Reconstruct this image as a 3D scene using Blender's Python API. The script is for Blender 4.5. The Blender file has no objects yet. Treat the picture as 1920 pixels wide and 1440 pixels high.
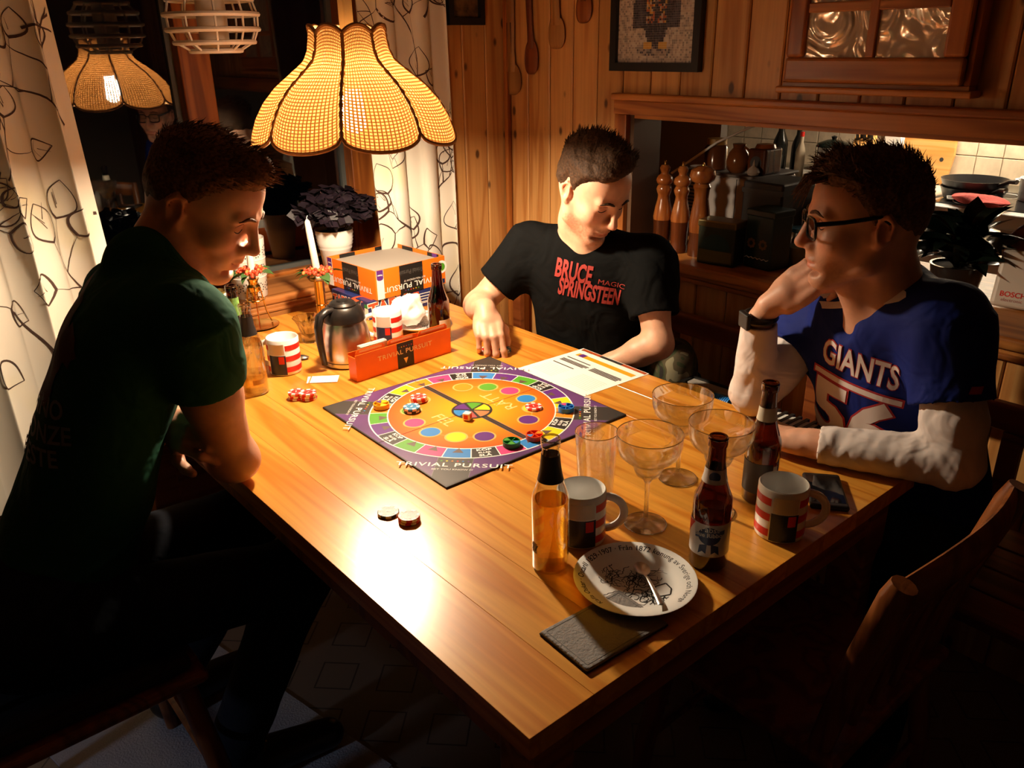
import bpy, bmesh, math, random
import numpy as np
from mathutils import Vector, Matrix, noise
from mathutils.bvhtree import BVHTree
sc = bpy.context.scene
COL = sc.collection
PI = math.pi
random.seed(7)
# ------------------------------------------------------------------ camera, world, light, exposure
cd = bpy.data.cameras.new('camera'); cam = bpy.data.objects.new('camera', cd); COL.objects.link(cam)
cd.sensor_width = 36; cd.lens = 1529/1920*36; cd.clip_start = .02
_h, _p, _r = math.radians(50), math.radians(22.65), math.radians(-1)
_H = Vector((math.cos(_h), math.sin(_h), 0)); _R0 = Vector((math.sin(_h), -math.cos(_h), 0)); _Z = Vector((0, 0, 1))
FW = math.cos(_p)*_H-math.sin(_p)*_Z; _U0 = math.sin(_p)*_H+math.cos(_p)*_Z
RT = math.cos(_r)*_R0+math.sin(_r)*_U0; UPV = -math.sin(_r)*_R0+math.cos(_r)*_U0
CAM = Vector((-.491, -.564, 1.52))
m = Matrix((RT, UPV, -FW)).transposed().to_4x4(); m.translation = CAM; cam.matrix_world = m
sc.camera = cam
w = bpy.data.worlds.new('night'); sc.world = w; w.use_nodes = True
w.node_tree.nodes['Background'].inputs[0].default_value = (.012, .014, .022, 1)
w.node_tree.nodes['Background'].inputs[1].default_value = .05
BULB_STRENGTH = 1150.0
KITCHEN_STRENGTH = 55.0
FLOOR_SPOT_POWER = 15.0
vs = sc.view_settings; vs.view_transform = 'Standard'; vs.look = 'None'; vs.gamma = 1; vs.exposure = 0.12; vs.use_curve_mapping = False
try:
    sc.cycles.max_bounces = 10; sc.cycles.transparent_max_bounces = 16; sc.cycles.caustics_reflective = False; sc.cycles.sample_clamp_indirect = 6
    sc.cycles.use_denoising = True
except Exception: pass
# added weak cool spot on the floor patch, standing for an unseen hallway doorway
ld = bpy.data.lights.new('cool_floor_spot', 'SPOT'); ld.spot_size = math.radians(26); ld.spot_blend = .5; ld.shadow_soft_size = .06; ld.energy = FLOOR_SPOT_POWER; ld.color = (.62, .74, 1)
lo = bpy.data.objects.new('cool_floor_spot', ld); COL.objects.link(lo); lo.location = (-2.1, .75, .95)
lo.rotation_euler = (Vector((-.2, 1.02, 0))-lo.location).to_track_quat('-Z', 'Y').to_euler()
# ------------------------------------------------------------------ helpers
def tag(o, label=None, cat=None, group=None, kind=None):
    if label: o['label'] = label
    if cat: o['category'] = cat
    if group: o['group'] = group
    if kind: o['kind'] = kind
    return o
def empty(name, loc=(0, 0, 0), rz=0, label=None, cat=None, group=None, parent=None, kind=None):
    o = bpy.data.objects.new(name, None); COL.objects.link(o); o.empty_display_size = .05
    o.location = loc; o.rotation_euler = (0, 0, rz); o.parent = parent
    return tag(o, label, cat, group, kind)
def V(*a): return Vector(a)
def link(name, me, parent=None):
    o = bpy.data.objects.new(name, me); COL.objects.link(o); o.parent = parent; return o
def copy_tree(o, parent=None):
    c = o.copy(); COL.objects.link(c); c.parent = parent
    for ch in list(o.children): copy_tree(ch, c)
    return c
class G:
    """collects geometry of ONE mesh"""
    def __init__(s): s.v = []; s.f = []; s.m = []; s.cm = 0; s.uv = {}
    def add(s, vs, fs, M=None):
        b = len(s.v)
        for p in vs:
            p = Vector(p); s.v.append(tuple(M @ p) if M is not None else tuple(p))
        for f in fs: s.f.append(tuple(b+i for i in f)); s.m.append(s.cm)
        return s
    def mat(s, i): s.cm = i; return s
    def box(s, c, d, M=None):
        x, y, z = c; a, b, e = d[0]/2, d[1]/2, d[2]/2
        vs = [(x+i*a, y+j*b, z+k*e) for i in (-1, 1) for j in (-1, 1) for k in (-1, 1)]
        return s.add(vs, [(0, 1, 3, 2), (4, 6, 7, 5), (0, 4, 5, 1), (2, 3, 7, 6), (0, 2, 6, 4), (1, 5, 7, 3)], M)
    def bx(s, x0, x1, y0, y1, z0, z1, M=None): return s.box(((x0+x1)/2, (y0+y1)/2, (z0+z1)/2), (x1-x0, y1-y0, z1-z0), M)
    def prism(s, pts, z0, z1, M=None):
        n = len(pts); vs = [(p[0], p[1], z0) for p in pts]+[(p[0], p[1], z1) for p in pts]
        return s.add(vs, [tuple(range(n-1, -1, -1)), tuple(range(n, 2*n))]+[(i, (i+1) % n, n+(i+1) % n, n+i) for i in range(n)], M)
    def lathe(s, prof, n=32, M=None, cap=(True, True), wob=None):
        vs = []; fs = []; k = len(prof)
        for j, (r, z) in enumerate(prof):
            for i in range(n):
                a = 2*PI*i/n; rr = r*(wob(a, j/(k-1)) if wob else 1)
                vs.append((rr*math.cos(a), rr*math.sin(a), z))
        for j in range(k-1):
            for i in range(n): fs.append((j*n+i, j*n+(i+1) % n, (j+1)*n+(i+1) % n, (j+1)*n+i))
        if cap[0] and prof[0][0] > 1e-6: fs.append(tuple(range(n-1, -1, -1)))
        if cap[1] and prof[-1][0] > 1e-6: fs.append(tuple((k-1)*n+i for i in range(n)))
        return s.add(vs, fs, M)
    def tube(s, path, r, n=8, M=None, closed=False, flat=1):
        P = [Vector(p) for p in path]; k = len(P); R = r if isinstance(r, (list, tuple)) else [r]*k
        vs = []; fs = []; up = None
        for i in range(k):
            t = (P[(i+1) % k]-P[i-1]) if closed else (P[min(i+1, k-1)]-P[max(i-1, 0)])
            t = t.normalized() if t.length > 1e-9 else V(0, 0, 1)
            if up is None:
                up = V(0, 0, 1) if abs(t.z) < .9 else V(1, 0, 0)
            a = (up-t*up.dot(t)); a = a.normalized() if a.length > 1e-6 else t.orthogonal().normalized(); up = a; b = t.cross(a)
            for j in range(n):
                q = 2*PI*j/n; vs.append(P[i]+R[i]*(math.cos(q)*b+flat*math.sin(q)*a))
        for i in range(k if closed else k-1):
            for j in range(n): fs.append((i*n+j, i*n+(j+1) % n, ((i+1) % k)*n+(j+1) % n, ((i+1) % k)*n+j))
        if not closed: fs += [tuple(range(n-1, -1, -1)), tuple((k-1)*n+j for j in range(n))]
        return s.add(vs, fs, M)
    def ell(s, c, r, n=12, k=8, M=None):
        pr = []; vs = []; fs = []
        for j in range(k+1):
            t = PI*j/k
            for i in range(n):
                a = 2*PI*i/n; vs.append((c[0]+r[0]*math.sin(t)*math.cos(a), c[1]+r[1]*math.sin(t)*math.sin(a), c[2]-r[2]*math.cos(t)))
        for j in range(k):
            for i in range(n): fs.append((j*n+i, j*n+(i+1) % n, (j+1)*n+(i+1) % n, (j+1)*n+i))
        return s.add(vs, fs, M)
    def disk(s, c, r, n=32, z=None, M=None, a0=0, a1=2*PI, r0=0):
        full = abs(a1-a0-2*PI) < 1e-6; k = n if full else n+1; z = c[2] if len(c) > 2 else z
        A = [a0+(a1-a0)*i/n for i in range(k)]
        o = [(c[0]+r*math.cos(a), c[1]+r*math.sin(a), z) for a in A]
        if r0 > 0:
            i_ = [(c[0]+r0*math.cos(a), c[1]+r0*math.sin(a), z) for a in A]
            return s.add(o+i_, [(i, (i+1) % k, k+(i+1) % k, k+i) for i in range(k if full else k-1)], M)
        return s.add(o+([] if full else [(c[0], c[1], z)]), [tuple(range(len(o)+(0 if full else 1)))], M)
    def quad(s, *p, M=None): return s.add(p, [tuple(range(len(p)))], M)
    def grid(s, fn, nu, nv, M=None, cu=False):
        b = len(s.v); vs = [fn(i/nu, j/nv) for j in range(nv+1) for i in range(nu+(0 if cu else 1))]; w_ = nu+(0 if cu else 1)
        return s.add(vs, [(j*w_+i, j*w_+(i+1) % w_, (j+1)*w_+(i+1) % w_, (j+1)*w_+i) for j in range(nv) for i in range(nu)], M)
    def mesh(s, name, mats, smooth=False, bevel=0, seg=2, angle=40):
        me = bpy.data.meshes.new(name); me.from_pydata(s.v, [], s.f)
        for x in (mats if isinstance(mats, (list, tuple)) else [mats]): me.materials.append(x)
        if any(s.m): me.polygons.foreach_set('material_index', s.m)
        me.validate()
        if bevel:
            bm = bmesh.new(); bm.from_mesh(me); bmesh.ops.remove_doubles(bm, verts=bm.verts, dist=1e-6)
            es = [e for e in bm.edges if len(e.link_faces) == 2 and e.calc_face_angle(0) > .5]
            bmesh.ops.bevel(bm, geom=es, offset=bevel, segments=seg, profile=.5, affect='EDGES', clamp_overlap=True); bm.to_mesh(me); bm.free()
        if smooth:
            me.polygons.foreach_set('use_smooth', [True]*len(me.polygons))
            if angle < 180:
                try: me.set_sharp_from_angle(angle=math.radians(angle))
                except Exception: pass
        me.update(); return me
    def obj(s, name, mats, parent=None, smooth=False, bevel=0, seg=2, angle=40, loc=None, rz=None):
        o = link(name, s.mesh(name, mats, smooth, bevel, seg, angle), parent)
        if loc is not None: o.location = loc
        if rz is not None: o.rotation_euler = (0, 0, rz)
        return o
def Rz(a): return Matrix.Rotation(a, 4, 'Z')
def T(x, y=0, z=0): return Matrix.Translation((x, y, z))
def frame(o, x, y, z=None):
    x = Vector(x).normalized(); y = Vector(y); y = (y-x*y.dot(x)).normalized(); z = x.cross(y)
    M = Matrix((x, y, z)).transposed().to_4x4(); M.translation = Vector(o); return M
_tc = {}
def text2d(s, size=1.0, bold=0, space=1.0, res=3):
    """filled 2D outline of a text, centred, as (verts, faces), cap height about .7*size"""
    key = (s, bold, space, res)
    if key not in _tc:
        c = bpy.data.curves.new('t', 'FONT'); c.body = s; c.size = 1; c.align_x = 'CENTER'; c.align_y = 'CENTER'; c.resolution_u = res
        c.offset = bold; c.space_character = space
        o = bpy.data.objects.new('t', c); COL.objects.link(o); bpy.context.view_layer.update()
        me = o.evaluated_get(bpy.context.evaluated_depsgraph_get()).to_mesh()
        _tc[key] = ([tuple(v.co) for v in me.vertices], [tuple(p.vertices) for p in me.polygons])
        bpy.data.objects.remove(o); bpy.data.curves.remove(c)
    vs, fs = _tc[key]
    return [(x*size, y*size, 0) for x, y, z in vs], fs
def gtext(g, s, size, M, bold=0, space=1.0, sx=1.0, fn=None, sub=False):
    vs, fs = text2d(s, size, bold, space)
    vs = [(x*sx, y, 0) for x, y, z in vs]
    if fn: vs = [fn(x, y) for x, y, z in vs]
    g.add(vs, fs, M); return g
# ------------------------------------------------------------------ materials
def newmat(name):
    mt = bpy.data.materials.new(name); mt.use_nodes = True; nt = mt.node_tree
    return mt, nt, nt.nodes['Principled BSDF'], nt.nodes['Material Output']
def N(nt, t, **k):
    n = nt.nodes.new('ShaderNode'+t)
    for a, b in k.items():
        if a.startswith('i_'):
            key = a[2:]; n.inputs[int(key) if key.isdigit() else key.replace('_', ' ')].default_value = b
        else: setattr(n, a, b)
    return n
def L(nt, a, b): nt.links.new(a, b)
def c4(c): return (c[0], c[1], c[2], 1)
def srgb(h):
    h = h.lstrip('#'); o = []
    for i in (0, 2, 4):
        u = int(h[i:i+2], 16)/255; o.append(u/12.92 if u <= .04045 else ((u+.055)/1.055)**2.4)
    return tuple(o)
def plain(name, col, rough=.5, metal=0, spec=.5, bump=0, bscale=60, var=0, coat=0, trans=0, ior=1.45, sss=0, bdet=3, sheen=0, emit=None, es=0):
    mt, nt, b, o = newmat(name)
    if isinstance(col, str): col = srgb(col)
    b.inputs['Base Color'].default_value = c4(col); b.inputs['Roughness'].default_value = rough; b.inputs['Metallic'].default_value = metal
    b.inputs['Specular IOR Level'].default_value = spec; b.inputs['IOR'].default_value = ior
    b.inputs['Coat Weight'].default_value = coat; b.inputs['Transmission Weight'].default_value = trans
    b.inputs['Sheen Weight'].default_value = sheen
    if sss: b.inputs['Subsurface Weight'].default_value = sss; b.inputs['Subsurface Radius'].default_value = (.012, .004, .002); b.inputs['Subsurface Scale'].default_value = .6
    if emit: b.inputs['Emission Color'].default_value = c4(emit); b.inputs['Emission Strength'].default_value = es
    tc = N(nt, 'TexCoord')
    if bump or var:
        n = N(nt, 'TexNoise', i_Scale=bscale, i_Detail=bdet); L(nt, tc.outputs['Object'], n.inputs['Vector'])
        if bump:
            bp = N(nt, 'Bump', i_Strength=bump, i_Distance=.004); L(nt, n.outputs['Fac'], bp.inputs['Height']); L(nt, bp.outputs['Normal'], b.inputs['Normal'])
        if var:
            r = N(nt, 'ValToRGB'); r.color_ramp.elements[0].position = .3; r.color_ramp.elements[1].position = .7
            r.color_ramp.elements[0].color = c4([x*(1-var) for x in col]); r.color_ramp.elements[1].color = c4([min(1, x*(1+var)) for x in col])
            L(nt, n.outputs['Fac'], r.inputs['Fac']); L(nt, r.outputs['Color'], b.inputs['Base Color'])
    return mt
def wood(name, c1, c2, axis='Z', rough=.4, knots=True, ring=1.0, coat=0, rnd=.25, bump=.12, dark=None, spec=.4):
    """grain along axis; colour shifts from board to board by the object's own random number"""
    mt, nt, b, o = newmat(name)
    c1 = srgb(c1) if isinstance(c1, str) else c1; c2 = srgb(c2) if isinstance(c2, str) else c2
    tc = N(nt, 'TexCoord'); oi = N(nt, 'ObjectInfo')
    off = N(nt, 'VectorMath', operation='MULTIPLY'); cx = N(nt, 'CombineXYZ')
    mul = N(nt, 'Math', operation='MULTIPLY', i_1=37.0); L(nt, oi.outputs['Random'], mul.inputs[0])
    for i in range(3): L(nt, mul.outputs[0], cx.inputs[i])
    add = N(nt, 'VectorMath', operation='ADD'); L(nt, tc.outputs['Object'], add.inputs[0]); L(nt, cx.outputs[0], add.inputs[1])
    mp = N(nt, 'Mapping'); s = {'X': (.6, 9, 9), 'Y': (9, .6, 9), 'Z': (9, 9, .6)}[axis]; mp.inputs['Scale'].default_value = s
    L(nt, add.outputs[0], mp.inputs['Vector'])
    big = N(nt, 'TexNoise', i_Scale=1.4, i_Detail=2.0, i_Distortion=.6); L(nt, mp.outputs[0], big.inputs['Vector'])
    m1 = N(nt, 'Math', operation='MULTIPLY', i_1=24.0*ring); L(nt, big.outputs['Fac'], m1.inputs[0])
    sn = N(nt, 'Math', operation='SINE'); L(nt, m1.outputs[0], sn.inputs[0])
    mr = N(nt, 'MapRange', i_1=-1.0, i_2=1.0); L(nt, sn.outputs[0], mr.inputs[0])
    pw = N(nt, 'Math', operation='POWER', i_1=2.2); L(nt, mr.outputs[0], pw.inputs[0])
    mp2 = N(nt, 'Mapping'); mp2.inputs['Scale'].default_value = tuple(q*14 if q > 1 else q*6 for q in s); L(nt, add.outputs[0], mp2.inputs['Vector'])
    fine = N(nt, 'TexNoise', i_Scale=1.0, i_Detail=4.0); L(nt, mp2.outputs[0], fine.inputs['Vector'])
    mx = N(nt, 'MixRGB'); mx.inputs[1].default_value = c4(c1); mx.inputs[2].default_value = c4(c2); L(nt, pw.outputs[0], mx.inputs[0])
    mf = N(nt, 'MixRGB', blend_type='MULTIPLY', i_0=.22); L(nt, mx.outputs[0], mf.inputs[1])
    rf = N(nt, 'ValToRGB'); rf.color_ramp.elements[0].position = .35; rf.color_ramp.elements[0].color = (.45, .38, .3, 1); rf.color_ramp.elements[1].position = .65
    L(nt, fine.outputs['Fac'], rf.inputs[0]); L(nt, rf.outputs[0], mf.inputs[2])
    hv = N(nt, 'HueSaturation'); vr = N(nt, 'MapRange', i_3=1-rnd, i_4=1+rnd); L(nt, oi.outputs['Random'], vr.inputs[0]); L(nt, vr.outputs[0], hv.inputs['Value'])
    L(nt, mf.outputs[0], hv.inputs['Color']); col = hv.outputs[0]
    if knots:
        mk = N(nt, 'Mapping'); mk.inputs['Scale'].default_value = {'X': (8, 15, 15), 'Y': (15, 8, 15), 'Z': (15, 15, 8)}[axis]; L(nt, add.outputs[0], mk.inputs['Vector'])
        vo = N(nt, 'TexVoronoi', i_Scale=.9, i_Randomness=1.0); L(nt, mk.outputs[0], vo.inputs['Vector'])
        kr = N(nt, 'ValToRGB'); e = kr.color_ramp.elements; e[0].position = .09; e[0].color = (1, 1, 1, 1); e[1].position = .15; e[1].color = (0, 0, 0, 1)
        L(nt, vo.outputs['Distance'], kr.inputs[0])
        km = N(nt, 'MixRGB'); km.inputs[2].default_value = c4(dark or (.04, .014, .006)); L(nt, col, km.inputs[1])
        kk = N(nt, 'Math', operation='MULTIPLY', i_1=.85); L(nt, kr.outputs[0], kk.inputs[0]); L(nt, kk.outputs[0], km.inputs[0]); col = km.outputs[0]
    L(nt, col, b.inputs['Base Color']); b.inputs['Roughness'].default_value = rough; b.inputs['Coat Weight'].default_value = coat; b.inputs['Coat Roughness'].default_value = .2
    b.inputs['Specular IOR Level'].default_value = spec
    bp = N(nt, 'Bump', i_Strength=bump, i_Distance=.003); L(nt, fine.outputs['Fac'], bp.inputs['Height']); L(nt, bp.outputs['Normal'], b.inputs['Normal'])
    return mt
def clearglass(name, col=(1, 1, 1), fres=1.0, thin=.06):
    """thin-walled glass: see-through in every direction, reflecting more at grazing angles"""
    mt, nt, b, o = newmat(name); nt.nodes.remove(b); col = srgb(col) if isinstance(col, str) else col
    t = N(nt, 'BsdfTransparent'); t.inputs['Color'].default_value = c4(col)
    g = N(nt, 'BsdfGlossy', i_Roughness=.02); g.inputs['Color'].default_value = (1, 1, 1, 1)
    lw = N(nt, 'LayerWeight', i_Blend=.5); pw = N(nt, 'Math', operation='POWER', i_1=2.6); L(nt, lw.outputs['Facing'], pw.inputs[0])
    ma = N(nt, 'MapRange', i_3=thin, i_4=min(1, fres)); L(nt, pw.outputs[0], ma.inputs[0])
    mx = N(nt, 'MixShader'); L(nt, ma.outputs[0], mx.inputs[0]); L(nt, t.outputs[0], mx.inputs[1]); L(nt, g.outputs[0], mx.inputs[2])
    L(nt, mx.outputs[0], o.inputs['Surface']); return mt
def realglass(name, col=(1, 1, 1), mixf=.55, rough=0.0, ior=1.45):
    """refracting glass blended with plain see-through so that light still passes to the table"""
    mt, nt, b, o = newmat(name); nt.nodes.remove(b); col = srgb(col) if isinstance(col, str) else col
    t = N(nt, 'BsdfTransparent'); t.inputs['Color'].default_value = c4(col)
    g = N(nt, 'BsdfGlass', i_Roughness=rough, i_IOR=ior); g.inputs['Color'].default_value = c4(col)
    mx = N(nt, 'MixShader', i_0=mixf); L(nt, t.outputs[0], mx.inputs[1]); L(nt, g.outputs[0], mx.inputs[2]); L(nt, mx.outputs[0], o.inputs['Surface']); return mt
M = {}
M['pine'] = wood('pine_panelling', '#cf9a5c', '#b87c42', 'Z', .42, rnd=.16)
M['pine_h'] = wood('pine_trim', '#bd7c3e', '#945626', 'Y', .38, knots=False, rnd=.1)
M['pine_x'] = wood('pine_window', '#b0713a', '#8a5222', 'X', .38, knots=False, rnd=.1)
M['pine_z'] = wood('pine_post', '#a8642a', '#7d4218', 'Z', .38, knots=False, rnd=.1)
M['table'] = wood('lacquered_tabletop', '#dd9a3c', '#c87c26', 'Y', .3, knots=False, rnd=.14, coat=.55, bump=.05, ring=1.3)
M['table_dark'] = wood('table_frame_wood', '#a06028', '#7a4418', 'X', .4, knots=False, rnd=.08)
M['bench'] = wood('bench_wood', '#8a4a22', '#6a3014', 'Y', .4, knots=False, rnd=.1)
M['chair'] = wood('chair_wood', '#8a5026', '#6a3818', 'Z', .35, knots=False, rnd=.05)
M['white'] = plain('white_ceramic', (.86, .85, .82), .12, spec=.5, coat=.3)
M['white_matte'] = plain('white_matte', (.8, .78, .74), .6)
M['paper'] = plain('paper', (.85, .83, .78), .8)
M['black'] = plain('black_plastic', (.012, .011, .011), .35)
M['blackp'] = plain('black_print', (.012, .011, .011), .45)
M['steel'] = plain('brushed_steel', (.62, .58, .53), .28, metal=1, bump=.05, bscale=300)
M['chrome'] = plain('chrome', (.8, .79, .77), .08, metal=1)
M['brass'] = plain('polished_brass', (.72, .46, .14), .18, metal=1)
M['orange'] = plain('orange_card', '#f0761a', .42)
M['red'] = plain('red_print', '#cf2a20', .4)
M['whitep'] = plain('white_print', (.85, .84, .8), .5)
M['purple'] = plain('purple_print', '#5b2a7c', .4)
M['yellow'] = plain('yellow_print', '#f2d01c', .4)
M['green'] = plain('green_print', '#4f9a2c', .4)
M['pink'] = plain('pink_print', '#d2407c', .4)
M['blue'] = plain('blue_print', '#2a7fc8', .4)
M['orangep'] = plain('orange_print', '#f08a1e', .4)
M['grey'] = plain('grey_card', (.42, .37, .32), .8)
M['greyline'] = plain('grey_print', (.25, .24, .23), .6)
M['dark'] = plain('dark_print', (.03, .027, .025), .5)
M['clear'] = realglass('clear_glass', (.97, .97, .95), .6)
M['brown_glass'] = clearglass('brown_bottle_glass', (.24, .07, .016), .9, .07)
M['bottle_clear'] = clearglass('clear_bottle_glass', (.88, .88, .82), 1.0, .14)
M['beer'] = plain('beer_liquid', (.85, .5, .08), .02, trans=1, ior=1.33)
M['beer_pale'] = plain('pale_cider', (.93, .66, .22), .02, trans=1, ior=1.33)
# ------------------------------------------------------------------ the setting
XW, YW = 1.523, 1.83
ZC = 2.35
def struct(o, label): o['kind'] = 'structure'; o['label'] = label; return o
# floor: beige vinyl printed with small dark diamonds
mt, nt, b, o_ = newmat('vinyl_floor')
tc = N(nt, 'TexCoord'); mp = N(nt, 'Mapping'); mp.inputs['Scale'].default_value = (6.2, 6.2, 6.2); mp.inputs['Rotation'].default_value = (0, 0, PI/4); L(nt, tc.outputs['Object'], mp.inputs[0])
fr = N(nt, 'VectorMath', operation='FRACTION'); L(nt, mp.outputs[0], fr.inputs[0])
sb = N(nt, 'VectorMath', operation='SUBTRACT'); sb.inputs[1].default_value = (.5, .5, .5); L(nt, fr.outputs[0], sb.inputs[0])
ab = N(nt, 'VectorMath', operation='ABSOLUTE'); L(nt, sb.outputs[0], ab.inputs[0])
sx = N(nt, 'SeparateXYZ'); L(nt, ab.outputs[0], sx.inputs[0]); mxx = N(nt, 'Math', operation='MAXIMUM'); L(nt, sx.outputs[0], mxx.inputs[0]); L(nt, sx.outputs[1], mxx.inputs[1])
r = N(nt, 'ValToRGB'); r.color_ramp.interpolation = 'CONSTANT'; e = r.color_ramp.elements
e[0].position = 0; e[0].color = (.2, .15, .11, 1); e[1].position = .27; e[1].color = (.06, .045, .035, 1); q = e.new(.3); q.color = (.2, .15, .11, 1)
L(nt, mxx.outputs[0], r.inputs[0]); L(nt, r.outputs[0], b.inputs['Base Color']); b.inputs['Roughness'].default_value = .45
M['floor'] = mt
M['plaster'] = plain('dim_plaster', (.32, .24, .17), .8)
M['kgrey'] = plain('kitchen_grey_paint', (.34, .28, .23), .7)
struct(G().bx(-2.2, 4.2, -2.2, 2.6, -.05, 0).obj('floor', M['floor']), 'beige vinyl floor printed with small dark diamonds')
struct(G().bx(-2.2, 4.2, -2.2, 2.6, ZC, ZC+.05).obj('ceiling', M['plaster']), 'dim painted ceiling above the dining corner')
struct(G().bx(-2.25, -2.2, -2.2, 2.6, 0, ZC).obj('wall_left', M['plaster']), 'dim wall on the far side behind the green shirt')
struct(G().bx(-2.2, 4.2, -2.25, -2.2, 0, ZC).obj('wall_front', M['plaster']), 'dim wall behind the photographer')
# right wall: core with the serving hatch, vertical pine planks on it
wr = empty('wall_right', (0, 0, 0)); struct(wr, 'knotty pine panelled wall with the serving hatch to the kitchen')
OY0, OY1, OZ0, OZ1 = -1.55, 1.235, .885, 1.311
g = G(); g.bx(XW+.012, XW+.13, OY1, 2.3, 0, ZC); g.bx(XW+.012, XW+.13, -2.2, OY0, 0, ZC); g.bx(XW+.012, XW+.13, OY0, OY1, OZ1, ZC); g.bx(XW+.012, XW+.13, OY0, OY1, 0, OZ0-.03)
g.obj('wall_core', M['pine_z'], wr)
PW = .1115
_pl = {}
def plank(parent, y1, z0, z1, x=XW, mt=M['pine']):
    k = (round(z1-z0, 3))
    if k not in _pl:
        h = z1-z0; gg = G(); a = PW-.0035
        pts = [(0, 0), (.012, 0), (.012, a), (0, a)]
        gg.prism([(.012, 0), (.012, a), (.003, a), (0, a-.004), (0, .004), (.003, 0)], 0, h); _pl[k] = gg.mesh('plank', mt)
    o = link('plank', _pl[k], parent); o.location = (x, y1-PW+.0035, z0); return o
y = YW
while y > -1.4:
    if y-PW > OY1-.02: plank(wr, y, 0, ZC-.001)
    else:
        plank(wr, y, OZ1+.02, ZC-.001); plank(wr, y, 0.001, .84)
    y -= PW
# window wall
wb = empty('wall_back', (0, 0, 0)); struct(wb, 'pine panelled window wall behind the curtains')
WX0, WX1, WZ0, WZ1 = -.75, 1.12, .765, 2.05
g = G(); g.bx(WX1, 1.64, YW+.012, YW+.35, 0, ZC); g.bx(-2.2, WX0, YW+.012, YW+.35, 0, ZC); g.bx(WX0, WX1, YW+.012, YW+.35, WZ1, ZC); g.bx(WX0, WX1, YW+.012, YW+.35, 0, WZ0)
g.obj('wall_core', M['pine_x'], wb)
x = XW
for i in range(4):
    gg = G(); a = .0985; gg.prism([(0, .012), (0, .003), (.004, 0), (a-.004, 0), (a, .003), (a, .012)][::-1], 0, ZC-.002)
    o = gg.obj('plank', M['pine'], wb); o.location = (x-.1, YW, .001); x -= .1
struct(G().bx(1.497, 1.519, 1.806, 1.826, .0, ZC-.005).obj('trim_1', M['pine_z'], None, bevel=.006), 'slim pine corner strip between the window wall and the spoon wall')
# window
wn = empty('window_1', (0, 0, 0)); struct(wn, 'dark night window with a pine mullion behind the table')
g = G(); FY0, FY1 = 2.07, 2.14
M['pane'] = clearglass('window_pane', (.55, .6, .62), .75, .16)
for nm, bxs in (('frame', [(WX0, WX1, FY0, FY1, WZ0+.02, .80), (WX0, WX1, FY0, FY1, 1.98, WZ1), (WX0, WX0+.06, FY0, FY1, .80, 1.98), (.985, 1.12, FY0-.02, FY1, .80, 1.98)]), ('mullion', [(.44, .535, FY0-.02, FY1, .80, 1.98)])):
    g = G()
    for q in bxs: g.bx(*q)
    g.obj(nm, M['pine_z'], wn, bevel=.004)
g = G()
for a in (.432, .543, .977): g.bx(a-.008, a+.008, FY0+.03, FY1-.02, .80, 1.98)
g.bx(WX0+.06, .98, FY0+.03, FY1-.02, .80, .815)
g.obj('gasket', plain('grey_gasket', (.08, .085, .08), .5), wn)
G().bx(WX0+.06, .44, 2.112, 2.116, .80, 1.98).obj('pane', M['pane'], wn)
G().bx(.535, .985, 2.112, 2.116, .80, 1.98).obj('pane', M['pane'], wn)
G().bx(WX0, WX1, 1.835, FY0, .765, .79).obj('sill', M['pine_x'], wn, bevel=.008, seg=3)
g = G(); g.bx(WX0, 1.12, 1.836, YW+.02, .70, .765); g.bx(WX0, 1.12, 1.832, 1.84, .742, .754)
g.obj('apron', M['pine_x'], wn, bevel=.004)
g = G(); g.bx(WX0-.01, WX0, YW, FY1, WZ0, WZ1); g.bx(WX1, WX1+.01, YW-.004, FY1, WZ0, WZ1); g.bx(WX0, WX1, YW, FY1, WZ1, WZ1+.01)
g.obj('reveal', M['pine_z'], wn)
# night garden outside: only ground and a hedge silhouette, unlit
struct(G().bx(-3, 4, 2.6, 6, -.3, -.2).obj('ground', plain('night_lawn', (.01, .014, .008), .9)), 'unlit lawn outside the dark window')
# hatch casing
hc = empty('trim_2', (0, 0, 0)); struct(hc, 'moulded pine casing around the serving hatch')
G().bx(XW-.022, XW, OY0, OY1+.055, OZ1, OZ1+.042).obj('lower_board', M['pine_h'], hc, bevel=.003)
G().bx(XW-.034, XW, OY0, OY1+.06, OZ1+.042, OZ1+.062).obj('lip', M['pine_h'], hc, bevel=.006, seg=3)
G().bx(XW-.022, XW, OY1, OY1+.05, OZ0, OZ1).obj('side_board', M['pine_z'], hc, bevel=.003)
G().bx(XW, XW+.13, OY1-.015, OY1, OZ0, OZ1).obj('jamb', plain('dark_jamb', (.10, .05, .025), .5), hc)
G().bx(XW, XW+.13, OY0, OY1-.015, OZ1-.012, OZ1).obj('head_board', M['pine_h'], hc)
# hatch ledge (countertop) and the moulding under it
ct = empty('hatch_ledge', (0, 0, 0), label='wide pine ledge running through the serving hatch', cat='ledge')
G().bx(XW-.03, 2.05, OY0+.002, OY1-.016, OZ0-.03, OZ0).obj('ledge_board', M['pine_h'], ct, bevel=.008, seg=3)
G().bx(XW-.014, XW-.001, OY0, OY1+.05, .843, OZ0-.03).obj('front_board', M['pine_h'], ct)
G().bx(XW-.022, XW-.001, OY0, OY1+.05, .828, .843).obj('moulding', M['pine_h'], ct, bevel=.005, seg=3)
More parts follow.
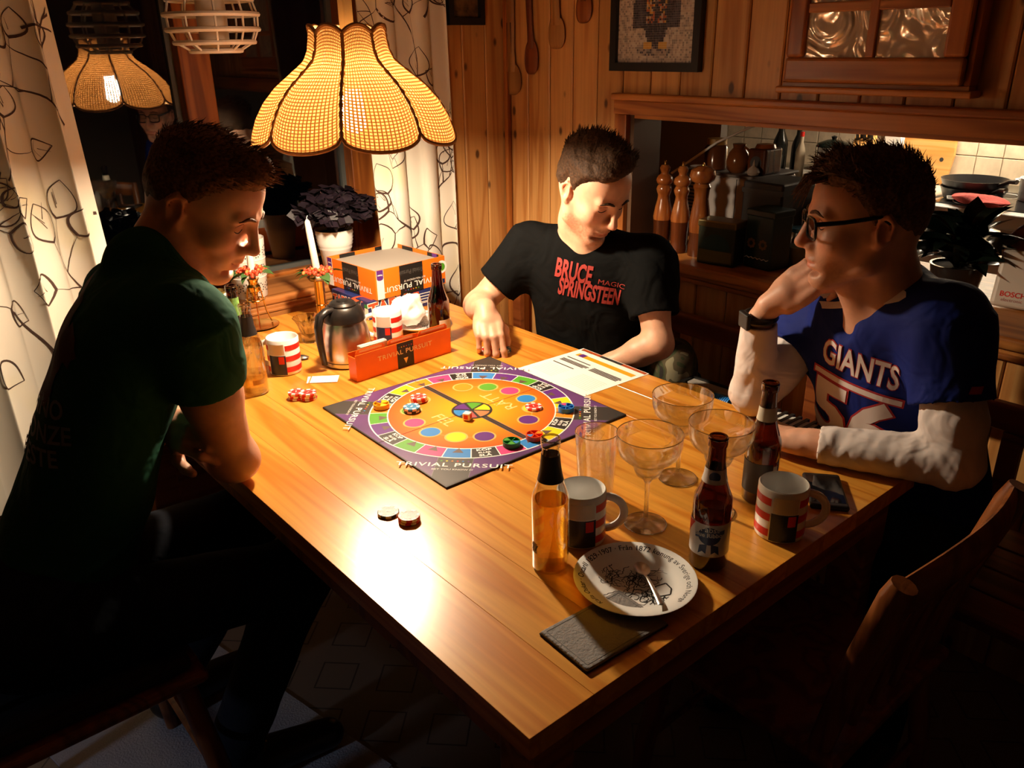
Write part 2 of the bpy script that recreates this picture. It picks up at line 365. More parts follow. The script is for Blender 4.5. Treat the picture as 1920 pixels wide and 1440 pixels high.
# kitchen shell
kw = empty('wall_kitchen', (0, 0, 0)); struct(kw, 'cream tiled kitchen wall seen through the hatch')
G().bx(3.41, 3.45, -1.6, 2.6, 0, ZC).obj('wall_core', plain('grout', (.62, .55, .44), .8), kw)
M['tile'] = plain('cream_glazed_tile', (.62, .5, .36), .25, bump=.08, bscale=25, var=.12)
tm = G().bx(0, .01, 0, .105, 0, .105).mesh('tile', M['tile'], bevel=.002)
for i in range(22):
    for j in range(5):
        o = link('tile', tm, kw); o.location = (3.40, .05+i*.108, .93+j*.108)
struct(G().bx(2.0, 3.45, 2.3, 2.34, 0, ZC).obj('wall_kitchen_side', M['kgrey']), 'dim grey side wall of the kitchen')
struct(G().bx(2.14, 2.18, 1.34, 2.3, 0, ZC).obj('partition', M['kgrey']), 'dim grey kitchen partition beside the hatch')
# kitchen worktop with stove
kc = empty('kitchen_counter', (0, 0, 0), label='white kitchen counter along the tiled wall', cat='counter')
G().bx(2.9, 3.398, .92, 2.29, .868, .905).obj('worktop', plain('worktop', (.5, .46, .4), .3), kc, bevel=.004)
G().bx(2.94, 3.398, .92, 2.29, .02, .868).obj('cabinet_body', M['white_matte'], kc)
sv = empty('stove', (0, 0, 0), label='white kitchen stove with black glass hob', cat='stove')
G().bx(2.9, 3.398, .31, .915, .84, .90).obj('top_frame', M['white'], sv, bevel=.008, seg=3)
G().bx(2.96, 3.38, .345, .88, .90, .904).obj('hob_glass', plain('hob_glass', (.012, .012, .013), .05), sv)
G().bx(2.93, 3.398, .31, .915, .02, .84).obj('oven_body', plain('stove_enamel', (.6, .55, .5), .3), sv)
G().bx(2.915, 2.93, .33, .90, .15, .70).obj('oven_door', M['white_matte'], sv, bevel=.004)
G().bx(2.895, 2.93, .36, .87, .72, .738).obj('door_handle', M['black'], sv, bevel=.005)
for i in range(4): G().lathe([(.0, -.0), (.017, 0), (.019, .02), (.015, .028)][::-1], 16, M=frame((2.93, .42+i*.13, .79), (0, 1, 0), (0, 0, 1)) @ Matrix.Rotation(PI, 4, 'X')).obj('knob', M['black'], sv)
for (x, y, r_) in ((3.06, .47, .075), (3.06, .74, .095), (3.27, .47, .09), (3.27, .74, .075)): G().disk((x, y, .9045), r_, 40, r0=r_-.004).obj('hob_ring', M['whitep'], sv)
# under-cabinet lamp over the stove: the light of the kitchen
kl = empty('hood_lamp', (0, 0, 0), label='white hood lamp lighting the tiled wall over the stove', cat='lamp')
G().bx(3.02, 3.39, .30, 1.30, 1.50, 1.56).obj('housing', M['white_matte'], kl, bevel=.006)
G().bx(3.18, 3.30, .45, 1.15, 1.494, 1.4995).obj('light_tube', plain('lit_tube', (1, 1, 1), .5, emit=(1, .84, .62), es=KITCHEN_STRENGTH), kl)
# ------------------------------------------------------------------ dining table
TZ = .74; TW, TL = 1.007, 1.795
tb = empty('dining_table', (0, 0, 0), label='lacquered pine dining table covered with the game and drinks', cat='table')
nb = 9; bw = TW/nb
for i in range(nb):
    G().bx(i*bw+.00005, (i+1)*bw-.00005, 0, TL, TZ-.036, TZ).obj('board', M['table'], tb, bevel=.0005, seg=1)
for q in ((.05, TW-.05, .03, .055, .62, TZ-.036), (.05, TW-.05, TL-.08, TL-.055, .62, TZ-.036), (.035, .06, .05, TL-.05, .62, TZ-.036), (TW-.06, TW-.035, .05, TL-.05, .62, TZ-.036)):
    G().bx(*q).obj('apron', M['table_dark'], tb, bevel=.002)
for x in (.03, TW-.105):
    for y in (.025, TL-.13): G().bx(x, x+.075, y, y+.075, 0, TZ-.036).obj('leg', M['table_dark'], tb, bevel=.006)
# ------------------------------------------------------------------ pendant lamp
LX, LY = .512, 1.182
pl = empty('pendant_lamp', (LX, LY, 0), label='scalloped woven rattan pendant lamp hanging over the table', cat='lamp')
mt, nt, b, o_ = newmat('woven_rattan'); nt.nodes.remove(b)
at = N(nt, 'Attribute', attribute_name='puv'); sp = N(nt, 'SeparateXYZ'); L(nt, at.outputs['Vector'], sp.inputs[0])
def wave(inp, k):
    a = N(nt, 'Math', operation='MULTIPLY', i_1=PI*k); L(nt, inp, a.inputs[0]); s_ = N(nt, 'Math', operation='SINE'); L(nt, a.outputs[0], s_.inputs[0]); q = N(nt, 'Math', operation='ABSOLUTE'); L(nt, s_.outputs[0], q.inputs[0]); return q.outputs[0]
wu, wv = wave(sp.outputs[0], 19), wave(sp.outputs[1], 38)
mn = N(nt, 'Math', operation='MINIMUM'); L(nt, wu, mn.inputs[0]); L(nt, wv, mn.inputs[1])
mxn = N(nt, 'Math', operation='MAXIMUM'); L(nt, wu, mxn.inputs[0]); L(nt, wv, mxn.inputs[1])
hole = N(nt, 'MapRange', i_1=.84, i_2=.90); L(nt, mn.outputs[0], hole.inputs[0])
lgt = N(nt, 'MapRange', i_1=.25, i_2=.9); L(nt, mn.outputs[0], lgt.inputs[0])
colr = N(nt, 'ValToRGB'); e = colr.color_ramp.elements; e[0].color = (.022, .006, .0009, 1); e[1].color = (.18, .074, .019, 1); L(nt, lgt.outputs[0], colr.inputs[0])
tl = N(nt, 'BsdfTranslucent'); L(nt, colr.outputs[0], tl.inputs[0]); df = N(nt, 'BsdfDiffuse'); df.inputs[0].default_value = (.42, .22, .075, 1)
m1 = N(nt, 'MixShader', i_0=.35); L(nt, tl.outputs[0], m1.inputs[1]); L(nt, df.outputs[0], m1.inputs[2])
tp = N(nt, 'BsdfTransparent'); m2 = N(nt, 'MixShader'); hm = N(nt, 'Math', operation='MULTIPLY', i_1=.32); L(nt, hole.outputs[0], hm.inputs[0]); L(nt, hm.outputs[0], m2.inputs[0]); L(nt, m1.outputs[0], m2.inputs[1]); L(nt, tp.outputs[0], m2.inputs[2])
L(nt, m2.outputs[0], o_.inputs['Surface']); M['rattan'] = mt
M['braid'] = plain('rattan_braid', (.30, .15, .05), .7, bump=.6, bscale=160)
prof = [(1.56, .084), (1.535, .088), (1.512, .092), (1.49, .103), (1.468, .131), (1.437, .171), (1.405, .200), (1.372, .220), (1.34, .232), (1.30, .240)]
pzs = [p[0] for p in prof][::-1]; prs = [p[1] for p in prof][::-1]
def shade_pt(u, v):       # u across one panel, v from the top down
    th = (u-.5)*PI/4; arch = 1-(2*u-1)**2
    zt = 1.548+.016*arch; zb = 1.346-.032*math.sqrt(max(0, arch))
    z = zt+(zb-zt)*v; r_ = float(np.interp(z, pzs, prs))
    r_ *= (.972+.034*arch) if v < 2 else 1
    return (r_*math.cos(th), r_*math.sin(th), z)
nu, nv = 20, 40
g = G().grid(shade_pt, nu, nv); me = g.mesh('panel', M['rattan'], smooth=True, angle=180)
at_ = me.attributes.new('puv', 'FLOAT_VECTOR', 'POINT'); at_.data.foreach_set('vector', [c for j in range(nv+1) for i in range(nu+1) for c in (i/nu, j/nv, 0)])
sg = G().tube([shade_pt(0, v/30) for v in range(31)], [.004+.0012*math.sin(v*2.2) for v in range(31)], 7).mesh('seam', M['braid'], smooth=True)
rb = G().tube([shade_pt(u/20, 1) for u in range(21)], .0042, 7).mesh('rim', M['braid'], smooth=True)
rt_ = G().tube([shade_pt(u/20, 0) for u in range(21)], .0045, 7).mesh('top_rim', M['braid'], smooth=True)
ph0 = math.atan2(-.766, -.643)+math.radians(2.5)    # one seam faces the near end of the table
for k in range(8):
    p_ = link('panel', me, pl); p_.rotation_euler.z = ph0+PI/8+k*PI/4
    for nm, mm in (('seam', sg), ('rim', rb), ('top_rim', rt_)): link(nm, mm, p_)
bl_ = G(); bl_.lathe([(.001, 1.332), (.017, 1.336), (.026, 1.350), (.027, 1.375), (.024, 1.41), (.016, 1.43)], 20); bl_.obj('light_bulb', plain('lit_bulb', (1, 1, 1), .5, emit=(1, .80, .56), es=BULB_STRENGTH), pl, smooth=True)
M['cream'] = plain('cream_plastic', (.75, .62, .42), .4)
G().box((0, 0, 1.56), (.024, .024, .15)).add([], []).obj('lamp_holder', M['cream'], pl, bevel=.002)
G().lathe([(.021, 1.43), (.023, 1.47), (.016, 1.50)], 16).obj('socket', M['cream'], pl)
g = G(); g.tube([(.011*math.cos(t*.9), .011*math.sin(t*.9), 1.637+t*.0016) for t in range(60)], .0035, 6); g.tube([(0, 0, 1.72), (0, 0, ZC)], .003, 6); g.obj('cord', M['cream'], pl, smooth=True)
g = G()
for k in range(4):
    a = ph0+k*PI/2; g.tube([(.006*math.cos(a), .006*math.sin(a), 1.54), (.082*math.cos(a), .082*math.sin(a), 1.545)], .0018, 5)
g.obj('wire_spider', M['brass'], pl)
# wire lantern hanging in front of the window
wl = empty('wire_lantern', (.40, 1.66, 0), label='white cane basket lantern hanging by the window', cat='lantern')
M['cane'] = plain('white_cane', (.72, .66, .58), .5, bump=.2, bscale=80)
rr = [(1.515, .062), (1.535, .098), (1.565, .112), (1.60, .114), (1.635, .104), (1.665, .08)]
for z, r_ in rr: G().tube([(r_*math.cos(a*PI/18), r_*math.sin(a*PI/18), z) for a in range(36)], .0062, 7, closed=True).obj('hoop', M['cane'], wl, smooth=True)
for k in range(10):
    a = k*PI/5; G().tube([(r_*math.cos(a), r_*math.sin(a), z) for z, r_ in rr], .0028, 6).obj('rib', M['cane'], wl, smooth=True)
G().lathe([(.0, 1.522), (.036, 1.522), (.038, 1.60), (.034, 1.66), (.0, 1.661)], 24).obj('glass_holder', plain('frosted_glass', (.5, .44, .36), .3), wl, smooth=True)
G().tube([(-.05, 0, 1.515), (0, 0, 1.516), (.05, 0, 1.515)], .004, 6).obj('bottom_bar', M['cane'], wl)
G().tube([(0, 0, 1.66), (0, 0, ZC)], .002, 5).obj('hanging_cord', M['cream'], wl)
# ------------------------------------------------------------------ curtains with drawn leaves
mt, nt, b, o_ = newmat('curtain_linen')
tc = N(nt, 'TexCoord'); n_ = N(nt, 'TexNoise', i_Scale=5.0, i_Detail=1.0); L(nt, tc.outputs['Object'], n_.inputs[0])
r = N(nt, 'ValToRGB'); e = r.color_ramp.elements; e[0].position = .55; e[0].color = (.72, .66, .56, 1); e[1].position = .72; e[1].color = (.70, .62, .40, 1); L(nt, n_.outputs['Fac'], r.inputs[0]); L(nt, r.outputs[0], b.inputs['Base Color'])
b.inputs['Roughness'].default_value = .85; M['linen'] = mt
M['ink'] = plain('curtain_ink', (.06, .03, .022), .8)
def curtain(x0t, x1t, x0b, x1b, ybase, seed, label, folds, zb=.35, zt=2.25, amp=.028):
    rnd = random.Random(seed); ph = [rnd.uniform(0, 6) for _ in range(3)]
    W_ = x1b-x0b
    def S(u, v):
        x = (x0t+(x1t-x0t)*u)*v+(x0b+(x1b-x0b)*u)*(1-v); q = u*folds*2*PI
        z_ = zb+(zt-zb)*v; a = amp*(.75+.25*math.sin(3*v+ph[0]))*(.42+.58*min(1, max(0, (z_-.82)/.25)))
        y = ybase+a*math.sin(q+.6*math.sin(2*v+ph[1]))+.3*a*math.sin(2*q+ph[2])
        return (x+.3*amp*math.sin(2*q+ph[1]), y, zb+(zt-zb)*v)
    root = empty('curtain', (0, 0, 0), label=label, cat='curtain', group='window curtains')
    nu_ = int(folds*26); G().grid(S, nu_, 36).obj('cloth', M['linen'], root, smooth=True, angle=180)
    g = G()
    def P(x, z):          # flat cloth coordinates (metres of cloth) to the folded surface
        u = min(.995, max(.005, x/(W_*1.6))); v = min(.995, max(.005, (z-zb)/(zt-zb)))
        p = Vector(S(u, v)); e1 = Vector(S(u+.002, v))-p; nrm = Vector((e1.y, -e1.x, 0)).normalized()
        return p+nrm*.0012, e1.normalized()
    def ribbon(pts, w0):
        n = len(pts); vs = []
        for i, (x, z) in enumerate(pts):
            w_ = w0*(1-.75*i/n); a, b2 = pts[max(0, i-1)], pts[min(n-1, i+1)]
            d = Vector((b2[0]-a[0], b2[1]-a[1], 0)); d = Vector((-d.y, d.x, 0)).normalized() if d.length > 1e-9 else Vector((1, 0, 0))
            for s_ in (-1, 1): vs.append(P(x+s_*d.x*w_, z+s_*d.y*w_)[0])
        g.add(vs, [(2*i, 2*i+1, 2*i+3, 2*i+2) for i in range(n-1)])
    def leaf(x, z, a, s_):
        for sd in (-1, 1):
            bul = rnd.uniform(.3, .55)
            pts = []
            for i in range(13):
                t = i/12; l = s_*t; o2 = sd*bul*s_*math.sin(PI*t**.8)
                pts.append((x+l*math.cos(a)-o2*math.sin(a), z+l*math.sin(a)+o2*math.cos(a)))
            ribbon(pts, .0022+rnd.random()*.0018)
        for k in range(rnd.randint(0, 4)):
            l = s_*rnd.uniform(.2, .6); q = a+rnd.choice((-1, 1))*rnd.uniform(.3, .8)
            ribbon([(x+l*math.cos(a)+t/5*s_*.4*math.cos(q), z+l*math.sin(a)+t/5*s_*.4*math.sin(q)) for t in range(6)], .0009)
    def branch(x, z, a, ln, w0, dpt):
        pts = [(x, z)]; q = a; cv = rnd.uniform(-2.2, 2.2)
        for i in range(16):
            q += cv*ln/16*3+rnd.uniform(-.12, .12); pts.append((pts[-1][0]+ln/16*math.cos(q), pts[-1][1]+ln/16*math.sin(q)))
        ribbon(pts, w0)
        if dpt:
            for i in (5, 9, 13):
                branch(pts[i][0], pts[i][1], a+rnd.choice((-1, 1))*rnd.uniform(.5, 1.2), ln*.5, w0*.6, dpt-1)
        leaf(pts[-1][0], pts[-1][1], q, rnd.uniform(.06, .12))
    for k in range(int(26*W_/.5)+6):
        branch(rnd.uniform(0, W_*1.6), rnd.uniform(zb+.1, zt-.1), rnd.uniform(-.5, 2.5), rnd.uniform(.12, .26), rnd.uniform(.002, .0046), 1)
    g.obj('leaf_print', M['ink'], root)
    return root
curtain(-.60, .035, -.62, .105, 1.813, 4, 'white curtain with drawn leaves behind the green shirt', 5)
curtain(.885, 1.245, .95, 1.262, 1.813, 9, 'white curtain with drawn leaves beside the pine wall', 2.6, zb=.36, amp=.026)
# ------------------------------------------------------------------ game board
BY = -.0117
bd = empty('game_board', (.534, .8026, TZ), BY, label='square purple quiz board with an orange centre disc', cat='game board')
hs = .249
G().bx(-hs, hs, -hs, hs, .0002, .004).obj('board_body', M['blackp'], bd, bevel=.0008)
def layer(name, fn, mats, z): g = G(); fn(g, z); return g.obj(name, mats, bd)
z0 = .0042
mt, nt, b, o_ = newmat('purple_board_print'); tc = N(nt, 'TexCoord'); n_ = N(nt, 'TexNoise', i_Scale=9.0); L(nt, tc.outputs['Object'], n_.inputs[0]); r = N(nt, 'ValToRGB'); r.color_ramp.elements[0].color = (.05, .018, .085, 1); r.color_ramp.elements[1].color = (.16, .065, .24, 1); L(nt, n_.outputs['Fac'], r.inputs[0]); L(nt, r.outputs[0], b.inputs['Base Color']); b.inputs['Roughness'].default_value = .35; M['bpurple'] = mt
mt, nt, b, o_ = newmat('orange_board_print'); tc = N(nt, 'TexCoord'); vl = N(nt, 'VectorMath', operation='LENGTH'); L(nt, tc.outputs['Object'], vl.inputs[0]); r = N(nt, 'ValToRGB'); e = r.color_ramp.elements; e[0].position = .05; e[0].color = c4(srgb('#f6a21c')); e[1].position = .19; e[1].color = c4(srgb('#ef5a14')); L(nt, vl.outputs['Value'], r.inputs[0]); L(nt, r.outputs[0], b.inputs['Base Color']); b.inputs['Roughness'].default_value = .35; M['borange'] = mt
def f(g, z):
    c = .246; d = .052; 
    g.quad((-c, -c, z), (c, -c, z), (c, c, z), (-c, c, z))
layer('purple_ground', f, M['bpurple'], z0)
for k in range(4):
    R_ = Rz(k*PI/2+PI/4); c = .246*math.sqrt(2); d = .036; z = z0+.00015
    cb_ = G().add([(c, 0, z), (c-d, d, z), (.2, d, z), (.2, -d, z), (c-d, -d, z)], [(0, 1, 2, 3, 4)], R_).obj('corner_band', M['dark'], bd)
    for s_ in (1, -1): G().add([(c-d, s_*d, z), (c-d, s_*(d+.0008), z), (.2, s_*(d+.0008), z), (.2, s_*d, z)], [(0, 1, 2, 3)], R_).obj('band_line', M['greyline'], cb_)
layer('white_ring', lambda g, z: g.disk((0, 0, z), .2355, 96), M['whitep'], z0+.0003)
def segs(cols, z):
    for ci, (mat_, ks) in enumerate(cols):
        for k in ks:
            a = math.radians(-120+15*k); w_ = math.radians(7.2)
            G().disk((0, 0, z), .2325, 6, a0=a-w_, a1=a+w_, r0=.1935).obj('track_space', mat_, bd)
seq = 'KPBYKOYUKGUBKPOYKOGUKGPB'
cm = dict(K=M['blackp'], P=M['pink'], B=M['blue'], Y=M['yellow'], O=M['orangep'], U=M['purple'], G=M['green'])
segs([(cm[c], [k]) for k, c in enumerate(seq)], z0+.0004)
M['arrow'] = plain('track_arrow_print', (.1, .06, .05), .5)
for k, c in enumerate(seq):
    if c != 'K': G().add([(-.012, -.004, 0), (.012, -.004, 0), (0, .016, 0)], [(0, 1, 2)], Rz(math.radians(-120+15*k)-PI/2)@T(0, .207, z0+.0005)@Rz(PI)).obj('track_arrow', M['arrow'], bd)
layer('orange_disc', lambda g, z: g.disk((0, 0, z), .1905, 96), M['borange'], z0+.0004)
for s_ in (-1, 1):
    db_ = G().bx(-.0065, .0065, min(s_*.04, s_*.19), max(s_*.04, s_*.19), z0+.0004, z0+.0006).obj('dark_bar', M['blackp'], bd)
    for x in (-.0075, -.0005, .0070): G().bx(x, x+.0008, min(s_*.04, s_*.19), max(s_*.04, s_*.19), z0+.0006, z0+.0008).obj('bar_line', M['greyline'], db_)
for q in ((-.2485, .2485, -.0006, .0006), (-.0006, .0006, -.2485, .2485)): G().bx(*q, z0+.0007, z0+.00095).obj('fold_line', plain('fold_brown', (.12, .05, .02), .7), bd)  # dark brown strips along both folds of the board
cir = [(114, 'O'), (139, 'G'), (167, 'P'), (-167, 'B'), (-141, 'Y'), (-116, 'U'), (62, 'O'), (36.5, 'G'), (12, 'P'), (-13.7, 'B'), (-37, 'Y'), (-63, 'U')]
M['gold'] = plain('circle_gold', (.8, .42, .12), .4)
for a, c in cir: a = math.radians(a); G().disk((.14*math.cos(a), .14*math.sin(a), z0+.0006), .0255, 28).obj('circle_outline', M['gold'], bd)
for a0, a1 in ((-63, 62), (114, 244)): G().disk((0, 0, z0+.00055), .14, 40, a0=math.radians(a0), a1=math.radians(a1), r0=.1385).obj('linking_arc', M['gold'], bd)
for a, c in cir: a = math.radians(a); G().disk((.14*math.cos(a), .14*math.sin(a), z0+.0008), .0215, 28).obj('answer_circle', cm[c], bd)
layer('hub', lambda g, z: g.disk((0, 0, z), .047, 40), M['blackp'], z0+.0010)
for k, c in enumerate('GUBPOY'):
    a = math.radians(45+60*k); G().disk((.005*math.cos(a), .005*math.sin(a), z0+.0012), .037, 8, a0=a-.5, a1=a+.5).obj('hub_wedge', {'G': M['green'], 'U': M['purple'], 'B': M['blue'], 'P': plain('hub_red', (.35, .06, .06), .5), 'O': plain('hub_brown', (.42, .17, .06), .5), 'Y': M['yellow']}[c], bd)
for k in range(4):
    R_ = Rz(k*PI/2); g = G()
    gtext(g, 'TRIVIAL PURSUIT', .0215, R_@T(-.187, -.187, z0+.0005)@Rz(-PI/4), sx=1.3, bold=.012, space=1.12); g.obj('lettering', M['whitep'], bd)
    g = G(); gtext(g, 'BET YOU KNOW IT', .008, R_@T(-.200, -.200, z0+.0005)@Rz(-PI/4), sx=1.2); g.obj('lettering', M['whitep'], bd)
    for i, c in enumerate('GYORBU'): G().disk((0, 0, 0), .0028, 4, M=R_@T(-.178, -.178, z0+.0005)@Rz(-PI/4)@T((i-2.5)*.011, .004, 0)).obj('dot', dict(cm, R=M['red'])[c], bd)
for k, c in enumerate(seq):
    if c == 'K':
        a = math.radians(-120+15*k); g = G()
        for s_, dy in (('KÖP', .012), ('ELLER', 0), ('SLÅ', -.012)): gtext(g, s_, .0125 if s_ != 'ELLER' else .008, Rz(a+PI/2)@T(0, -.213+dy, z0+.0006), sx=1.3, bold=.03)
        g.obj('lettering', M['whitep'], bd)
M['pgold'] = plain('pale_gold_print', (.9, .55, .2), .5)
for s_, x, a in (('RÄTT', .080, PI/2), ('FEL', -.080, -PI/2)): g = G(); gtext(g, s_, .042, T(x, 0, z0+.0006)@Rz(a), sx=1.1); g.obj('lettering', M['pgold'], bd)
# ------------------------------------------------------------------ poker chips and wheels
def chip_mesh(edge, face, n=1):
    r_, h = .0195, .0042
    return r_, h
_ck = {}
def chip(loc, col, label, group='poker chips', rz=0., num='5'):
    if (col, num) not in _ck:
        c = {'r': M['red'], 'b': plain('chip_blue', '#2f7fae', .4), 'k': plain('chip_black', (.03, .03, .035), .4), 'y': plain('chip_lime', '#a8c832', .4)}[col]
        r_, h = .0195, .0055
        body = G().lathe([(r_-.001, 0), (r_, .001), (r_, h-.001), (r_-.001, h)], 28).mesh('chip_body', c, smooth=True)
        g = G()
        for k in range(6):
            a = k*PI/3; g.disk((0, 0, h+.0002), r_-.0004, 4, a0=a, a1=a+PI/6, r0=.0135)
            g.grid(lambda u, v: ((r_+.0002)*math.cos(a+u*PI/6), (r_+.0002)*math.sin(a+u*PI/6), .0005+v*(h-.001)), 3, 1)
        spots = g.mesh('edge_spot', M['whitep'])
        g = G(); g.disk((0, 0, h+.0002), .0125, 28, r0=.0118); gtext(g, num, .012, T(0, 0, h+.0003), bold=.02); mark = g.mesh('face_mark', M['whitep'])
        _ck[(col, num)] = (body, spots, mark)
    t = empty('poker_chip', loc, rz, label=label, cat='poker chip', group=group)
    for nm, mm in zip(('chip_body', 'edge_spot', 'face_mark'), _ck[(col, num)]): link(nm, mm, t)
    return t
H_ = .0058
def stack(x, y, z, cols, desc, num='5'):
    for i, c in enumerate(cols):
        w_ = {1: ['']}.get(len(cols), ['bottom ', 'lower middle ', 'middle ', 'upper middle ', 'top '] if len(cols) > 3 else (['bottom ', 'middle ', 'top '] if len(cols) == 3 else ['bottom ', 'top ']))
        cn = dict(r='red', b='blue', k='black', y='lime')[c]
        chip((x+random.uniform(-.001, .001), y+random.uniform(-.001, .001), z+i*H_+.0002), c, f'{w_[i]}{cn} poker chip {desc}', rz=random.uniform(0, 6), num=num)
stack(.152, .556, TZ, 'k', 'lying on bare wood closest to the folded arm')
stack(.168, .511, TZ, 'rr', 'of the short stack beside the single black chip', '1')
stack(.272, 1.152, TZ, 'rrr', 'of the stack by the bottle, farther from the board', '1')
stack(.292, 1.130, TZ, 'rrr', 'of the stack by the bottle, nearer the board', '1')
stack(.842, 1.058, TZ, 'bb', 'standing beside the reaching fingers')
stack(.812, 1.098, TZ, 'r', 'under the reaching fingers', '1')
bz = TZ+.0052
def on_board(x, y): c, s_ = math.cos(BY), math.sin(BY); return .534+x*c-y*s_, .8026+x*s_+y*c
stack(*on_board(-.062, .126), bz, 'rr', 'of the stack on the FEL side of the board', '1')
stack(*on_board(-.106, .088), bz, 'kb', 'of the blue and black stack on the board')
stack(*on_board(.112, -.086), bz, 'r', 'on the RÄTT side of the board', '1')
def wheel(x, y, base, wedges, label):
    X, Y = on_board(x, y); t = empty('scoring_wheel', (X, Y, bz), random.uniform(0, 6), label=label, cat='game piece', group='round scoring wheels')
    g = G(); r_ = .0185
    g.lathe([(r_, 0), (r_, .011), (r_-.0018, .011), (r_-.0018, .003)], 30, cap=(True, False)); g.disk((0, 0, .003), r_-.0017, 30)
    for k in range(6): g.box((.0085, 0, .006), (.017, .0016, .0085), Rz(k*PI/3))
    g.obj('wheel_frame', base, t)
    for k, c in enumerate(wedges):
        if c != '-': a = k*PI/3; pts = [(.003*math.cos(a+PI/6), .003*math.sin(a+PI/6))]+[(.0162*math.cos(a+.08+(PI/3-.16)*i/5), .0162*math.sin(a+.08+(PI/3-.16)*i/5)) for i in range(6)]; G().prism(pts, .003, .0108).obj('wedge', cm[c], t)
wheel(.160, -.145, M['blue'], 'P-----', 'blue scoring wheel with one pink wedge at the board edge')
wheel(.012, -.205, plain('wheel_orange', '#e2461a', .35), 'B--O--', 'orange scoring wheel with one blue wedge')
wheel(-.045, -.197, plain('wheel_green', '#167a34', .35), 'B--G-G', 'green scoring wheel with one blue wedge')
wheel(-.148, .152, plain('wheel_yellow', '#eab41c', .35), 'U--Y-Y', 'yellow scoring wheel with one purple wedge')
X, Y = on_board(-.038, -.034); t = empty('die', (X, Y, bz+.0002), .5, label='small white die with red printed sides on the board', cat='die')
G().box((0, 0, .0085), (.017, .017, .017)).obj('die_body', M['white'], t, bevel=.0025, seg=3)
g = G()
for k in range(4): g.prism([(-.005, -.005), (.005, -.005), (.005, .005), (-.005, .005)], 0, .0003, M=Rz(k*PI/2)@T(.0085, 0, .0085)@Matrix.Rotation(PI/2, 4, 'Y'))
g.obj('side_mark', M['red'], t)
# ------------------------------------------------------------------ glassware, crockery and bottles
def cyl(r_, x, z): return (r_*math.cos(x/r_-PI/2), r_*math.sin(x/r_-PI/2), z)       # wraps flat print round a cylinder, front at -Y
def mug(loc, rz, label, hs=1):
    t = empty('mug', loc, rz, label=label, cat='mug', group='striped mugs')
    R_, h = .0415, .096
    g = G(); g.lathe([(R_-.006, 0), (R_-.001, .002), (R_, .006), (R_, h-.002), (R_-.002, h), (R_-.004, h-.002), (R_-.004, .008), (.001, .006)], 36); g.obj('cup', M['white'], t, smooth=True, angle=50)
    g = G(); pts = []
    for i in range(15):
        a = -PI*.5+PI*i/14; pts.append((hs*(R_-.002+.033*math.cos(a)*(1 if abs(a) < 1.2 else .95)), 0, .048+.031*math.sin(a)))
    g.tube(pts, .0055, 10, flat=1.3); g.obj('handle', M['white'], t, smooth=True)
    rp = R_+.0003
    def patch(x0, x1, zz0, zz1, m, nm, off=0):
        g = G(); n = max(2, int((x1-x0)/.004)); g.grid(lambda u, v: cyl(rp+off, x0+(x1-x0)*u, zz0+(zz1-zz0)*v), n, 1); return g.obj(nm, m, t)
    for side in (-1, 1):           # the same print on both sides of the handle
        for k in range(3): patch(-.080 if side < 0 else .022, -.026 if side < 0 else .082, .010+k*.029, .024+k*.029, M['red'], 'red_stripe')
    patch(-.024, .022, .004, .056, plain('denim_print', (.02, .025, .06), .3), 'dark_panel')
    patch(-.022, .02, .058, .086, plain('shirt_print', (.62, .55, .47), .3), 'pale_panel')
    patch(.004, .018, .034, .054, M['red'], 'red_patch', .0004)
    return t
def bottle_prof(h, R_, sh, nr): return [(.004, .004), (R_-.004, 0), (R_, .005), (R_, sh), (R_*.96, sh+.010), (R_*.80, sh+.022), (nr*1.55, sh+.036), (nr*1.3, sh+.050), (nr*1.14, sh+.07), (nr, h-.016), (nr+.0022, h-.0155), (nr+.0024, h-.005), (nr+.001, h), (nr-.0022, h)]
def lettering(t, s_, size, R_, z, mat_, bold=.01, rot=0, sx=1, nm='lettering'):
    g = G(); gtext(g, s_, size, Rz(rot), bold=bold, sx=sx, fn=lambda x, y: cyl(R_, x, z+y)); return g.obj(nm, mat_, t)
def bottle(loc, rz, label, glass, h=.228, R_=.0305, sh=.115, nr=.0128, fill=0, liq=None, neck=None, lab=None, cap=False):
    t = empty('bottle', loc, rz, label=label, cat='bottle', group='drinking bottles')
    P_ = bottle_prof(h, R_, sh, nr)
    G().lathe(P_, 36, cap=(True, False)).obj('glass_body', glass, t, smooth=True, angle=60)
    if fill:
        pin = [(0, .007)]+[(max(.001, r_-.0022), z) for r_, z in P_[1:-4] if z < fill-.002 and z > .003]; rf = float(np.interp(fill, [p[1] for p in P_[1:-3]], [p[0] for p in P_[1:-3]]))-.0022
        pin[1] = (pin[1][0], .007); G().lathe(pin+[(rf, fill), (.0, fill)], 32).obj('drink', liq, t, smooth=True, angle=50)
    def band(z_0, z_1, m, nm, a0=-PI, a1=PI, off=.0006):
        g = G(); prz = [p[1] for p in P_[2:-3]]; prr = [p[0] for p in P_[2:-3]]
        g.grid(lambda u, v: ((float(np.interp(z_0+(z_1-z_0)*v, prz, prr))+off)*math.cos(a0+(a1-a0)*u-PI/2), (float(np.interp(z_0+(z_1-z_0)*v, prz, prr))+off)*math.sin(a0+(a1-a0)*u-PI/2), z_0+(z_1-z_0)*v), 32, 4); return g.obj(nm, m, t, smooth=True)
    G().tube([((nr+.0012)*math.cos(a*PI/12), (nr+.0012)*math.sin(a*PI/12), h-.003) for a in range(24)], .0016, 6, closed=True).obj('lip', M['lip'] if glass is M['bottle_clear'] else glass, t, smooth=True)
    if neck: band(h-neck[0], h-neck[1], neck[2], 'neck_foil')
    if lab:
        for (z_0, z_1, m, a0, a1, off) in lab: band(z_0, z_1, m, 'label', a0, a1, off)
    return t
